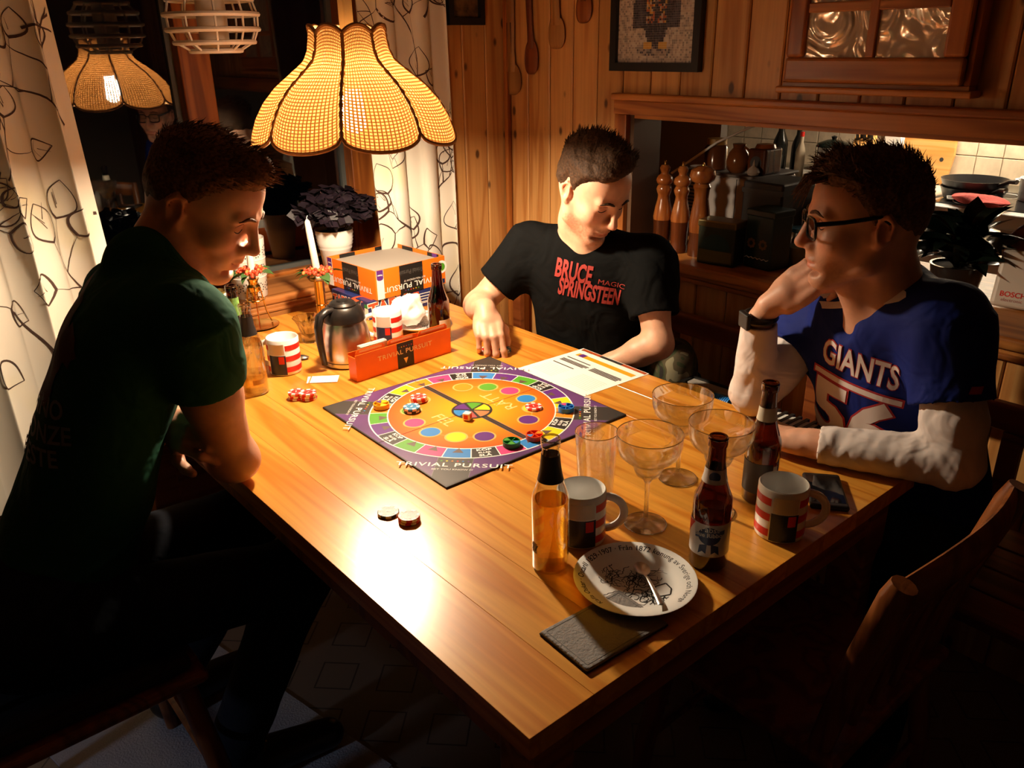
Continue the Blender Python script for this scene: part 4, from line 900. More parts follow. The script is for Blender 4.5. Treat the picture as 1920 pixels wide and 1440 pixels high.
# ------------------------------------------------------------------ board game boxes
t = empty('game_box', (.715, 1.552, TZ), math.radians(1.5), label='blue board game box under the orange lid', cat='game box')
bx_, by_, bh = .262, .215, .058
G().bx(0, bx_, 0, by_, .0002, bh).obj('box_body', plain('blue_box', (.018, .03, .14), .35, var=.2, bscale=12), t, bevel=.001)
FRF = frame((0, -.0004, 0), (1, 0, 0), (0, 0, 1)); FRL = frame((-.0004, by_, 0), (0, -1, 0), (0, 0, 1)); FRT = T(0, 0, bh+.0004)
M['tab_red'] = plain('box_red_letters', (.72, .09, .03), .4)
for F_, cx_, sz in ((FRF, .075, .05), (FRL, .06, .036)):
    g = G(); gtext(g, 'TABU', sz*1.15, F_@T(cx_, .030, -.0001)@Rz(.05), bold=.08); g.obj('lettering_outline', M['whitep'], t)
    g = G(); gtext(g, 'TABU', sz*1.15, F_@T(cx_, .030, .0002)@Rz(.05), bold=.035); g.obj('lettering', M['tab_red'], t)
g = G(); gtext(g, 'TABU', .09, FRT@T(.09, .05, 0)@Rz(PI), bold=.03); g.obj('lettering', M['tab_red'], t)
for k, (x_, y_, c) in enumerate(((.15, .035, M['tab_red']), (.165, .045, M['yellow']), (.14, .028, M['black']), (.175, .030, M['tab_red']), (.18, .048, M['tab_red']))): G().prism([(-.012, -.006), (.012, -.006), (.010, .006), (-.010, .006)], 0, .0003, M=FRF@T(x_, y_, 0)).obj('printed_card', c, t)
for k in range(4): G().box((.215, -.0004, .044-k*.009), (.06 if k else .07, .0003, .0025)).obj('text_line', M['whitep'], t)
for k in range(5): G().bx(.19, .235, -.0007, -.0003, .012+k*.0001, .014+k*.0001).obj('text_line', M['whitep'], t) if k == 0 else None
for k in range(5): G().box((-.0004, .03+k*.035, .02+(k % 2)*.02), (.0003, .028, .003)).obj('text_line', M['yellow'] if k % 2 else M['whitep'], t)
st_ = G().bx(-.0008, -.0003, .0, .020, .002, .048).obj('corner_sticker', M['whitep'], t); G().bx(-.0010, -.0007, .0, .020, .036, .0485).obj('green_top', plain('sticker_green', (.01, .22, .07), .4), st_)
# orange lid turned upside down, with a grey card inside
LS = .136
t = empty('quiz_game_carton', (.873, 1.690, TZ+.0585), math.radians(3), label='upturned orange quiz game box lid lying on the blue box', cat='game box')
lh = .092
for nm, q in (('front_side', (-LS, LS, -LS, -LS+.003)), ('back_side', (-LS, LS, LS-.003, LS)), ('left_side', (-LS, -LS+.003, -LS+.003, LS-.003)), ('right_side', (LS-.003, LS, -LS+.003, LS-.003))): G().bx(*q, .0005, lh).obj(nm, M['orange'], t)
G().bx(-LS+.003, LS-.003, -LS+.003, LS-.003, .0005, .004).obj('bottom', M['grey'], t)
G().bx(-LS+.0035, LS-.0035, -LS+.0035, LS-.0035, lh-.016, lh-.013).obj('grey_card', M['grey'], t)
sides = {'f': frame((0, -LS-.0004, 0), (1, 0, 0), (0, 0, 1)), 'l': frame((-LS-.0004, 0, 0), (0, -1, 0), (0, 0, 1)), 'bi': frame((0, LS-.0034, 0), (1, 0, 0), (0, 0, 1)), 'ri': frame((LS-.0034, 0, 0), (0, -1, 0), (0, 0, 1))}
M['scr'] = plain('faint_script', (.10, .095, .09), .4)
for k, F_ in sides.items():
    if k in 'fl':
        G().prism([(-.045, .0006), (.045, .0006), (.045, lh-.0004), (-.045, lh-.0004)], 0, .0004, M=F_).obj('black_band', M['blackp'], t)
        g = G(); gtext(g, 'TRIVIAL PURSUIT', .0235, F_@T(0, .026, .0005)@Rz(PI), sx=1.2, bold=.012, space=1.08); g.obj('lettering', M['whitep'], t)
        g = G(); gtext(g, 'BET YOU KNOW IT', .008, F_@T(.012, .041, .0005)@Rz(PI), sx=1.2); g.obj('lettering', M['whitep'], t)
        g = G(); gtext(g, 'Trivial Pursuit', .021, F_@T(0, .068, .0005)@Rz(PI), sx=.8); g.obj('lettering', M['scr'], t)
        for i, c in enumerate('GYORBU'): G().disk((0, 0, 0), .0024, 4, M=F_@T((2.5-i)*.010, .010, .0005)).obj('dot', dict(cm, R=M['red'])[c], t)
        x_ = -.118 if k == 'f' else -.118
        G().prism([(x_-.013, .0006), (x_+.013, .0006), (x_+.013, lh-.0004), (x_-.013, lh-.0004)], 0, .0004, M=F_).obj('white_strip', M['whitep'], t)
        G().prism([(x_-.012, lh-.026), (x_-.009, lh-.031), (x_, lh-.033), (x_+.009, lh-.031), (x_+.012, lh-.026), (x_+.012, lh-.0003), (x_-.012, lh-.0003)], 0, .0006, M=F_).obj('purple_tab', M['purple'], t)
        g = G(); gtext(g, 'Vuxen', .007, F_@T(x_, lh-.016, .0008)@Rz(PI), bold=.03); g.obj('lettering', M['whitep'], t)
    else:
        for x_ in (-.05, .09): G().prism([(x_-.04, lh-.013), (x_+.02, lh-.013), (x_+.02, lh-.0004), (x_-.04, lh-.0004)], 0, .0004, M=F_).obj('black_band', M['blackp'], t)
        G().prism([(-.004+.08, lh-.0125), (.02+.08, lh-.0125), (.02+.08, lh-.0004), (-.004+.08, lh-.0004)], 0, .0006, M=F_).obj('purple_tab', M['purple'], t)
g = G(); g.disk((0, 0, 0), .021, 28); g.obj('chip_print', M['whitep'], t).matrix_local = sides['f']@T(.122, .058, .0005)
G().disk((0, 0, 0), .013, 24).obj('chip_centre', M['green'], t).matrix_local = sides['f']@T(.122, .058, .0008)
G().prism([(.116, .004), (.132, .004), (.132, .018), (.116, .018)], 0, .0005, M=sides['f']).obj('maker_mark', M['navy'], t)
# ------------------------------------------------------------------ things on the walls
def bigspoon(y, ztip, zt, wd, ht, col, label, lean=0.0):
    t = empty('wooden_spoon', (XW, y, 0), 0, label=label, cat='spoon', group='large wooden spoons on the wall')
    m_ = wood(f'spoon_wood_{int(ztip*1000)}', col[0], col[1], 'Z', .5, knots=False)
    F_ = frame((-.012, 0, 0), (0, -1, 0), (0, 0, 1))
    prof_ = []
    g = G(); n = 26
    def S(u, v):
        a = u*2*PI; z = -.5*ht*math.cos(PI*v)+.5*ht; w_ = wd*math.sin(PI*v)**.7*(1.0-.18*v)
        return (w_*math.cos(a), ztip+z, .010*math.sin(a)*math.sin(PI*v)**.6+(-.0045 if math.sin(a) > .2 and .15 < v < .85 else 0))
    g.grid(S, 20, 16, F_, cu=True); g.obj('bowl', m_, t, smooth=True, angle=50)
    hz = ztip+ht*.93; g = G(); g.tube([(0, hz-.02, 0), (lean*.3, hz+.05, .002), (lean*.7, hz+.12, .002), (lean, zt, .002)], [wd*.42, wd*.34, wd*.36, wd*.40], 10, F_, flat=.45); g.obj('handle', m_, t, smooth=True)
    if wd > .05:
        for s_ in (-1, 1): G().tube([(s_*wd*.16, hz+.03, .0055), (s_*wd*.16+lean*.5, hz+.14, .0075)], .0035, 6, F_).obj('carved_groove', plain('groove_dark', (.06, .02, .01), .8), t)
bigspoon(1.795, 1.350, 1.95, .056, .105, ('#c08c50', '#a06c38'), 'longest carved wooden spoon nearest the corner', .0)
bigspoon(1.690, 1.420, 1.95, .038, .11, ('#84451f', '#6a3416'), 'dark brown wooden spoon second from the corner', -.012)
bigspoon(1.565, 1.500, 1.95, .044, .10, ('#c48e52', '#a6703c'), 'pale wooden spoon third from the corner')
bigspoon(1.440, 1.575, 1.95, .038, .09, ('#9a5a2a', '#80441c'), 'highest hanging wooden spoon beside the mosaic picture')
t = empty('mosaic_picture', (XW, 1.143, 1.632), 0, label='black framed pixel mosaic picture of a dark bird', cat='picture')
F_ = frame((-.001, 0, 0), (0, -1, 0), (0, 0, 1))
W2, H2 = .170, .195
for q in ((-W2, W2, -H2, -H2+.024), (-W2, W2, H2-.024, H2), (-W2, -W2+.024, -H2+.024, H2-.024), (W2-.024, W2, -H2+.024, H2-.024)): G().bx(q[0], q[1], q[2], q[3], 0, .022, F_).obj('frame_bar', plain('black_frame', (.01, .01, .012), .4), t)
G().bx(-W2+.02, W2-.02, -H2+.02, H2-.02, 0, .008, F_).obj('backing', M['whitep'], t)
pm = [plain('mosaic_%d' % i, c, .5) for i, c in enumerate(((.55, .48, .42), (.42, .36, .33), (.62, .58, .52), (.035, .03, .04), (.09, .08, .10), (.42, .12, .04), (.62, .38, .08), (.3, .27, .25)))]
rnd = random.Random(5); g = G(); nx, ny = 46, 54; cw = (2*W2-.048)/nx
for i in range(nx):
    for j in range(ny):
        x, y = (i+.5)/nx*2-1, (j+.5)/ny*2-1; ax = abs(x); c = rnd.choice((0, 0, 1, 2, 7))
        body = (ax/.36)**2+((y+.05)/.72)**2 < 1 or (ax/.24)**2+((y-.62)/.3)**2 < 1
        wing = .30 < ax < .62-.12*(y+.3)**2*4 and -.45 < y < .45
        if (ax/.5)**2+((y+.80)/.10)**2 < 1: c = rnd.choice((7, 4, 1))
        if wing: c = rnd.choice((3, 4, 4))
        if body: c = rnd.choice((3, 3, 3, 4)); 
        if body and abs(ax-.15) < .11 and -.38 < y < .02 and rnd.random() < .6: c = rnd.choice((5, 5, 6, 0))
        if body and ax < .1 and -.05 < y < .5 and rnd.random() < .3: c = 7
        if abs(ax-.20) < .10 and -.79 < y < -.66: c = 6
        if (ax/.2)**2+((y-.36)/.10)**2 < 1: c = 6
        g.mat(c); x0, y0 = -W2+.024+i*cw, -H2+.024+j*(2*H2-.048)/ny; g.add([(x0, y0, .009), (x0+cw*.94, y0, .009), (x0+cw*.94, y0+cw*.94, .009), (x0, y0+cw*.94, .009)], [(0, 1, 2, 3)], F_)
o = g.obj('pixel_field', pm, t); o['kind'] = 'stuff'
# small dark picture on the window wall
t = empty('small_picture', (1.335, YW, 1.665), 0, label='small dark framed picture above the curtain edge', cat='picture')
F_ = frame((0, -.001, 0), (1, 0, 0), (0, 0, 1))
for q in ((-.075, .075, -.085, -.062), (-.075, .075, .062, .085), (-.075, -.055, -.062, .062), (.055, .075, -.062, .062)): G().bx(*q, 0, .02, F_).obj('frame_bar', bpy.data.materials['black_frame'], t)
G().bx(-.057, .057, -.064, .064, 0, .006, F_).obj('print', plain('dark_print_art', (.12, .07, .03), .5, var=.8, bscale=30), t)
# wall cabinet with leaded panes
t = empty('wall_cabinet', (XW, .455, 1.405), 0, label='pine wall cabinet with rippled leaded glass panes above the hatch', cat='cabinet')
cw_, chh, cdp = .230, .60, .042
F_ = frame((-.0015, 0, 0), (0, -1, 0), (0, 0, 1))
for nm, q in (('bottom_panel', (-cw_, cw_, 0, .014, 0, cdp)), ('top_panel', (-cw_, cw_, chh-.014, chh, 0, cdp)), ('side_panel', (-cw_, -cw_+.014, .014, chh-.014, 0, cdp)), ('side_panel', (cw_-.014, cw_, .014, chh-.014, 0, cdp)), ('back_panel', (-cw_+.014, cw_-.014, .014, chh-.014, 0, .008))): G().bx(*q, F_).obj(nm, M['pine_h'] if 'panel' in nm and nm[0] in 'bt' else M['pine_z'], t, bevel=.002)
G().bx(-cw_-.012, cw_+.012, -.012, .004, 0, cdp+.014, F_).obj('base_moulding', M['pine_h'], t, bevel=.005, seg=3)
dr = empty('door', (0, 0, 0), parent=t); D0, D1 = cdp, cdp+.02
for q in ((-cw_+.012, cw_-.012, .014, .072), (-cw_+.012, cw_-.012, chh-.07, chh-.014)): G().bx(*q, D0, D1, F_).obj('rail', M['pine_h'], dr, bevel=.008, seg=3)
for q in ((-cw_+.012, -cw_+.062, .072, chh-.07), (cw_-.062, cw_-.012, .072, chh-.07)): G().bx(*q, D0, D1, F_).obj('stile', M['pine_z'], dr, bevel=.008, seg=3)
G().bx(-.011, .011, .072, chh-.07, D0+.002, D1-.002, F_).obj('glazing_bar', M['pine_z'], dr, bevel=.003)
for z in (.183, .36): G().bx(-cw_+.062, cw_-.062, z-.011, z+.011, D0+.002, D1-.003, F_).obj('glazing_bar', M['pine_h'], dr, bevel=.003)
mt, nt, b, o_ = newmat('rippled_glass'); b.inputs['Base Color'].default_value = (.66, .57, .46, 1); b.inputs['Roughness'].default_value = .16; b.inputs['Metallic'].default_value = .35
tc = N(nt, 'TexCoord'); n_ = N(nt, 'TexNoise', i_Scale=9.0, i_Detail=2.0, i_Distortion=1.2); L(nt, tc.outputs['Object'], n_.inputs[0]); bp = N(nt, 'Bump', i_Strength=1.0, i_Distance=.03); L(nt, n_.outputs['Fac'], bp.inputs['Height']); L(nt, bp.outputs['Normal'], b.inputs['Normal']); M['ripple'] = mt
for (x0, x1) in ((-cw_+.06, -.009), (.009, cw_-.06)):
    for (z0_, z1_) in ((.07, .174), (.192, .351), (.369, chh-.068)): G().bx(x0, x1, z0_, z1_, D0+.005, D0+.009, F_).obj('pane', M['ripple'], dr)
# ------------------------------------------------------------------ things on the hatch ledge and in the kitchen
LZ = OZ0
M['turned'] = wood('turned_beech', '#9a5a2a', '#7c4018', 'Z', .22, knots=False, coat=.4, rnd=.12)
M['turned_dark'] = wood('turned_dark', '#5a2c12', '#46200c', 'Z', .25, knots=False, coat=.3)
def mill(x, y, label, big=False):
    t = empty('pepper_mill', (x, y, LZ), 0, label=label, cat='pepper mill', group='turned wooden pepper mills')
    if not big:
        G().lathe([(.027, 0), (.029, .004), (.029, .02), (.026, .03), (.028, .05), (.0285, .075), (.030, .10)], 28).obj('base', M['turned_dark'], t, smooth=True)
        G().lathe([(.030, .10), (.031, .11), (.026, .14), (.020, .165), (.0185, .178), (.023, .188), (.025, .198), (.021, .208), (.018, .211)], 28).obj('body', M['turned'], t, smooth=True)
        G().lathe([(.019, .2115), (.025, .217), (.0275, .226), (.023, .237), (.013, .244), (.012, .250), (.0155, .256), (.017, .264), (.011, .272), (.0, .274)], 28).obj('head', M['turned'], t, smooth=True)
        G().lathe([(.004, .273), (.0035, .282), (.005, .285), (.0, .288)], 12).obj('top_nut', M['brass'], t, smooth=True)
    else:
        G().lathe([(.032, 0), (.033, .03), (.030, .05), (.031, .075)], 28).obj('base', M['turned_dark'], t, smooth=True)
        G().lathe([(.031, .075), (.033, .10), (.029, .14), (.022, .18), (.024, .205), (.028, .216), (.023, .226)], 28).obj('body', M['turned'], t, smooth=True)
        G().lathe([(.024, .2265), (.036, .236), (.041, .250), (.037, .266), (.02, .277), (0, .279)], 28).obj('head', M['turned'], t, smooth=True)
        G().lathe([(.004, .278), (.0035, .284), (.0, .290)], 12).obj('top_nut', M['brass'], t, smooth=True)
mill(1.60, 1.150, 'knobbed pepper mill nearest the hatch jamb'); mill(1.612, 1.088, 'knobbed pepper mill standing in the middle of three'); mill(1.622, 1.018, 'thick pepper mill with a mushroom head', True)
def tin(x, y, rz, dx, dy, h, mt_, label, lidm, art):
    t = empty('tin', (x, y, LZ), rz, label=label, cat='tin', group='storage tins on the ledge')
    G().bx(-dx, dx, -dy, dy, .0003, h).obj('tin_body', mt_, t, bevel=.006, seg=3); G().bx(-dx-.002, dx+.002, -dy-.002, dy+.002, h-.018, h+.003).obj('lid', lidm, t, bevel=.004, seg=2)
    F_ = frame((-dx-.0006, 0, 0), (0, -1, 0), (0, 0, 1)); art(t, F_)
    return t
M['tin_green'] = plain('dark_green_tin', (.03, .04, .025), .35, var=.3, bscale=15); M['tin_teal'] = plain('dark_teal_tin', (.012, .032, .030), .35, var=.3, bscale=15); M['tin_gold'] = plain('tin_gold_edge', (.2, .15, .06), .3, metal=.6)
def art1(t, F_):
    G().disk((0, 0, 0), .05, 24, a0=.1, a1=PI-.1, M=F_@T(0, .045, 0)).obj('printed_arch', plain('arch_teal', (.01, .05, .055), .4), t); G().prism([(-.055, .01), (.055, .01), (.055, .045), (-.055, .045)], 0, .0004, M=F_).obj('printed_ground', plain('olive_print', (.10, .09, .03), .4), t)
def art2(t, F_):
    for x_ in (-.025, .018):
        for k in range(8): G().disk((0, 0, 0), .005, 8, M=F_@T(x_+.011*math.cos(k*PI/4), .075+.011*math.sin(k*PI/4), 0)).obj('petal', plain('petal_print', (.22, .12, .04), .4) if k+x_ < -.02 else bpy.data.materials.get('petal_print') or M['brass'], t)
    G().tube([(-.045+i*.008, .03+.004*(i % 2), .0) for i in range(12)], .0015, 5, F_).obj('wavy_line', M['whitep'], t)
tin(1.585, .905, math.radians(8), .035, .062, .132, M['tin_green'], 'short dark green tin with a printed arch', M['tin_gold'], art1)
tin(1.650, .785, math.radians(-6), .045, .05, .172, M['tin_teal'], 'taller dark teal tin with printed flowers', M['tin_teal'], art2)
t = empty('storage_box', (1.80, .86, LZ), 0, label='tall black box standing behind the tins', cat='box')
G().bx(-.09, .09, -.07, .07, .0003, .235).obj('box_body', plain('black_box', (.012, .01, .01), .45), t, bevel=.006); G().bx(-.092, .092, -.072, .072, .2, .215).obj('rim_line', M['black'], t)
t = empty('bread_machine', (1.985, 1.17, LZ), 0, label='white kitchen appliance with black side vents behind the mills', cat='appliance')
ap = plain('appliance_white', (.42, .37, .34), .4)
G().bx(-.085, .15, -.165, .145, .004, .205).obj('housing', ap, t, bevel=.012, seg=3); G().bx(-.09, .155, -.17, .15, .205, .214).obj('top_plate', plain('dark_top', (.12, .095, .08), .6), t, bevel=.004)  # top plate coloured darker than the housing
for k in range(9): G().bx(-.0862, -.084, .085, .125, .07+k*.012, .075+k*.012).obj('vent_slot', M['black'], t)
G().bx(-.0862, -.084, -.085, -.083, .01, .2).obj('panel_gap', M['black'], t)
TZ2 = LZ+.214
def onapp(name, x, y, label, cat): return empty(name, (x, y, TZ2), 0, label=label, cat=cat)
t = onapp('honey_jar', 1.965, 1.225, 'dark amber jar with a yellow lid on the white appliance', 'jar')
G().lathe([(.035, 0), (.04, .004), (.04, .075), (.032, .085)], 28).obj('glass_body', plain('amber_jar', (.10, .03, .008), .15), t, smooth=True); G().lathe([(.034, .085), (.034, .105), (.0, .106)], 28).obj('lid', plain('jar_lid', (.36, .18, .03), .4), t, smooth=True, angle=30)
t = onapp('brown_jug', 1.955, 1.125, 'round brown glazed jug on the white appliance', 'jug')
G().lathe([(.025, 0), (.036, .01), (.041, .035), (.033, .065), (.02, .082), (.023, .095), (.018, .096)], 28).obj('jug_body', plain('brown_glaze', (.16, .05, .012), .15), t, smooth=True); G().tube([(0, -.022, .085), (0, -.042, .075), (0, -.046, .05), (0, -.04, .035)], .004, 7).obj('handle', bpy.data.materials['brown_glaze'], t, smooth=True)
t = onapp('bread_bin', 1.99, 1.045, 'brown wooden bread bin on the white appliance', 'bin')
G().bx(-.05, .05, -.035, .035, .0003, .085).obj('bin_body', M['turned_dark'], t, bevel=.008, seg=3); G().lathe([(.035, .085), (.03, .097), (.0, .1)], 20).obj('lid', M['turned'], t, smooth=True); G().disk((0, 0, 0), .022, 24, M=frame((-.0503, 0, .04), (0, -1, 0), (0, 0, 1))).obj('round_opening', M['dark'], t)
t = onapp('garlic_bulb', 1.915, 1.035, 'pale garlic bulb on the edge of the white appliance', 'garlic')
G().lathe([(.004, 0), (.016, .004), (.021, .014), (.015, .026), (.005, .034), (.003, .045)], 20, wob=lambda a, q: 1+.06*math.sin(6*a)).obj('bulb_body', plain('garlic_skin', (.32, .24, .18), .6), t, smooth=True); G().lathe([(.003, .0449), (.0, .055)], 8).obj('stalk', bpy.data.materials['garlic_skin'], t)
t = onapp('saucer', 1.925, 1.255, 'small pale saucer with a spoon on the white appliance', 'saucer')
G().lathe([(0, .003), (.02, .001), (.038, .010), (.04, .012), (.02, .005), (0, .004)], 28).obj('dish', M['white'], t, smooth=True); G().tube([(-.02, .01, .008), (.03, -.02, .014)], .002, 6).obj('handle', M['steel'], t)
t = G(); t.tube([(1.86, 1.335, LZ+.20), (1.88, 1.29, LZ+.235), (1.93, 1.20, LZ+.31), (1.98, 1.10, LZ+.365), (2.0, 1.04, LZ+.38)], .0042, 8); o = t.obj('power_cable', M['whitep'], None, smooth=True); tag(o, 'white power cable rising from the appliance to the wall', 'cable')
G().box((2.005, 1.02, LZ+.383), (.016, .05, .014)).obj('plug', M['whitep'], o, bevel=.003)
# ledge to the right: box, jar, dark plant, scales
t = empty('carton', (1.93, .76, LZ), .15, label='white paper carton beside the forehead on the ledge', cat='carton'); G().bx(-.03, .03, -.03, .03, .0003, .17).obj('box_body', plain('dim_white_card', (.4, .34, .28), .7), t, bevel=.001); G().bx(-.031, .031, -.031, .031, .14, .172).obj('top_flap', bpy.data.materials['dim_white_card'], t)
t = empty('glass_jar', (1.745, .735, LZ), 0, label='clear jar of pale contents behind the raised fist', cat='jar'); G().lathe([(.03, 0), (.036, .004), (.036, .08), (.03, .09), (.03, .1)], 28, cap=(True, False)).obj('glass_body', M['clear'], t, smooth=True); G().lathe([(0, .004), (.033, .004), (.033, .055), (0, .062)], 24).obj('contents', plain('yellow_contents', (.38, .28, .10), .7), t, smooth=True); G().lathe([(.031, .1), (.031, .112), (0, .113)], 24).obj('lid', plain('blue_lid', (.06, .25, .42), .4), t)
t = empty('leafy_plant', (1.765, .285, LZ), 0, label='glossy black-green potted plant behind the jersey shoulder', cat='plant')
M['gloss_leaf'] = plain('glossy_dark_leaf', (.008, .014, .009), .16)
G().lathe([(.05, 0), (.055, .004), (.066, .075), (.068, .08), (.062, .08), (.06, .072), (0, .07)], 28).obj('pot', plain('black_pot', (.010, .010, .011), .18), t, smooth=True, angle=60)
G().disk((0, 0, .0745), .0605, 28).obj('soil', bpy.data.materials['soil'], t)
LB = leafmesh('leaf', .16, .04, M['gloss_leaf'], .35); rnd = random.Random(12)
for k in range(46):
    a = rnd.uniform(0, 2*PI); o = link('leaf', LB, t); o.location = (.02*math.cos(a), .02*math.sin(a), .07+rnd.uniform(0, .09)); o.rotation_euler = (rnd.uniform(-.6, .6), -rnd.uniform(-.1, .9), a); s_ = rnd.uniform(.65, 1.0); o.scale = (s_, s_, s_)
t = empty('kitchen_scale', (1.745, .105, LZ), math.radians(8), label='white kitchen scale with red maker lettering standing on the ledge', cat='scale')
F_ = frame((-.02, 0, 0), (0, -1, 0), (0.22, 0, 1))
G().bx(-.072, .072, .003, .145, -.012, .012, F_).obj('housing', plain('off_white_plastic', (.6, .52, .44), .4), t, bevel=.011, seg=3)
g = G(); gtext(g, 'BOSCH', .018, F_@T(-.024, .036, .0125), bold=.02); g.obj('lettering', M['red'], t); g = G(); gtext(g, 'electronic', .012, F_@T(-.024, .022, .0125)); g.obj('lettering', plain('faded_red', (.4, .12, .1), .5), t)
t = empty('red_cloth', (1.90, .135, LZ+.014), 0, label='red flowered cloth bundled behind the white scale', cat='cloth')
G().grid(lambda u, v: (.05*math.cos(2*PI*u)*math.sin(PI*v)**.6*(1+.2*math.sin(9*u*PI)), .09*math.sin(2*PI*u)*math.sin(PI*v)**.6, .19*v+.012*math.sin(13*u+7*v)), 30, 12, cu=True).obj('folds', plain('red_flower_cloth', (.30, .13, .11), .9, var=.9, bscale=22), t, smooth=True)
t = empty('carton', (1.93, -.07, LZ), 0, label='pale carton behind the white scale at the picture edge', cat='carton'); G().bx(-.06, .06, -.09, .07, .0003, .15).obj('box_body', plain('pale_carton', (.40, .34, .30), .7), t, bevel=.002); G().bx(-.061, .061, -.091, .071, .11, .152).obj('top_flap', plain('pale_carton_lid', (.34, .27, .23), .7), t)
# far kitchen counter
KZ = .905
t = empty('cutting_board', (3.36, 1.145, KZ), 0, label='large round-shouldered wooden cutting board against the tiles', cat='cutting board')
F_ = frame((0, 0, 0), (0, -1, 0), (.1, 0, 1)); pts = [(-.17, .002), (.12, .002), (.145, .05), (.155, .13), (.150, .22), (.13, .30), (.09, .36), (-.17, .36)]
G().prism(pts, -.009, .009, F_).obj('board_body', wood('cutting_board_wood', '#c89458', '#b8803f', 'Y', .5, knots=False), t, bevel=.004); G().disk((0, 0, 0), .009, 20, M=F_@T(.105, .11, .0096)).obj('hang_hole', M['dark'], t)
def panpot(x, y, z, r_, h, ang, label, grp='stacked black frying pans'):
    t = empty('frying_pan', (x, y, z), ang, label=label, cat='pan', group=grp); G().lathe([(0, .0), (r_*.86, 0), (r_, h), (r_-.003, h), (r_*.84, .004), (0, .004)], 40).obj('pan_body', plain('black_iron', (.014, .013, .013), .3), t, smooth=True, angle=50); G().tube([(r_-.004, 0, h*.75), (r_+.05, 0, h+.012), (r_+.085, 0, h+.016)], [.006, .008, .0095], 10).obj('handle', M['black'], t, smooth=True); G().lathe([(.0055, 0), (.0095, .001), (.0, .003)], 14, M=frame((r_+.085, 0, h+.016), (0, 1, 0), (0, 0, 1))).obj('end_cap', M['steel'], t)
panpot(3.14, .80, .905, .125, .045, math.radians(-128), 'lower black frying pan of the stack on the stove'); panpot(3.14, .80, .937, .128, .045, math.radians(-118), 'upper black frying pan of the stack on the stove')
t = empty('cooking_pot', (3.25, .575, .905), 0, label='white enamel pot standing on the stove', cat='pot'); G().lathe([(0, 0), (.085, 0), (.088, .004), (.092, .085), (.094, .088), (.090, .088), (.086, .006), (0, .006)], 36).obj('pot_body', M['white'], t, smooth=True, angle=50)
for s_ in (-1, 1): G().tube([(.02, s_*.088, .07), (.015, s_*.108, .075), (-.015, s_*.108, .075), (-.02, s_*.088, .07)], .004, 7).obj('handle', M['white'], t, smooth=True)
t = empty('oven_mitt', (2.955, .70, .911), math.radians(80), label='red pot cloth lying on the front edge of the stove', cat='mitt')
g = G(); g.grid(lambda u, v: ((v-.5)*.22+.01*math.sin(7*u), (.055+.012*math.sin(5*v))*math.cos(2*PI*u)*math.sin(PI*v)**.35, .02+.017*math.sin(2*PI*u)*math.sin(PI*v)**.35+.008*math.sin(9*v+3*u*2*PI)*math.sin(PI*v)), 24, 16, cu=True); g.obj('mitt_body', plain('red_mitt', (.42, .06, .05), .9, bump=.5, bscale=120), t, smooth=True); G().tube([(.1, 0, .02), (.13, .01, .018), (.12, .02, .012), (.1, .01, .012)], .003, 6).obj('hanging_loop', M['whitep'], t)
def kbottle(x, y, label, mt_, h, r_, capm):
    t = empty('bottle', (x, y, KZ), 0, label=label, cat='bottle', group='bottles on the far kitchen counter'); G().lathe([(r_-.002, 0), (r_, .004), (r_, h*.55), (r_*.9, h*.62), (r_*.42, h*.78), (r_*.38, h*.93)], 20).obj('bottle_body', mt_, t, smooth=True); G().lathe([(r_*.44, h*.9), (r_*.44, h), (0, h+.001)], 16).obj('cap', capm, t)
dk = plain('dark_oil_bottle', (.012, .012, .01), .15); 
kbottle(3.12, 1.70, 'tall dark oil bottle with black cap on the far counter', dk, .27, .035, M['black']); kbottle(3.14, 1.60, 'clear sauce bottle with a red cap', plain('pale_sauce', (.45, .36, .26), .2), .21, .022, M['red']); kbottle(3.22, 1.665, 'second dark bottle behind the red-capped one', dk, .24, .03, M['black'])
t = empty('steel_pot', (3.18, 1.46, KZ), 0, label='tall steel pot with dark lid on the far counter', cat='pot'); G().lathe([(0, 0), (.075, 0), (.077, .004), (.077, .15), (.074, .152), (0, .151)], 32).obj('pot_body', M['chrome'], t, smooth=True, angle=40); G().lathe([(.078, .152), (.07, .165), (.03, .18), (0, .182)], 32).obj('lid', plain('dark_lid', (.015, .02, .015), .1), t, smooth=True); G().lathe([(.008, .181), (.014, .195), (0, .2)], 12).obj('lid_knob', M['black'], t)
t = empty('knife_block', (3.24, 1.335, KZ), .3, label='pale wooden knife block with black handled knives', cat='knife block'); G().add([(-.05, -.045, 0), (.06, -.045, 0), (.06, .045, 0), (-.05, .045, 0), (-.085, -.045, .165), (-.01, -.045, .22), (-.01, .045, .22), (-.085, .045, .165)], [(3, 2, 1, 0), (4, 5, 6, 7), (0, 1, 5, 4), (1, 2, 6, 5), (2, 3, 7, 6), (3, 0, 4, 7)]).obj('block_body', wood('block_wood', '#d09a5c', '#b8803f', 'Z', .5, knots=False), t, bevel=.004)
for k in range(5): G().tube([(-.05+.012*(k % 2), -.03+.015*k, .185), (-.085+.012*(k % 2), -.03+.015*k, .27)], .007, 7).obj('knife_handle', M['black'], t)
t = empty('milk_carton', (3.30, 1.235, KZ), .2, label='white and silver carton beside the cutting board', cat='carton'); G().bx(-.035, .035, -.035, .035, 0, .2).obj('box_body', M['whitep'], t); G().add([(-.035, -.035, .2), (.035, -.035, .2), (.035, .035, .2), (-.035, .035, .2), (-.035, 0, .235), (.035, 0, .235)], [(0, 1, 5, 4), (1, 2, 5), (2, 3, 4, 5), (3, 0, 4)]).obj('gable_top', M['whitep'], t)
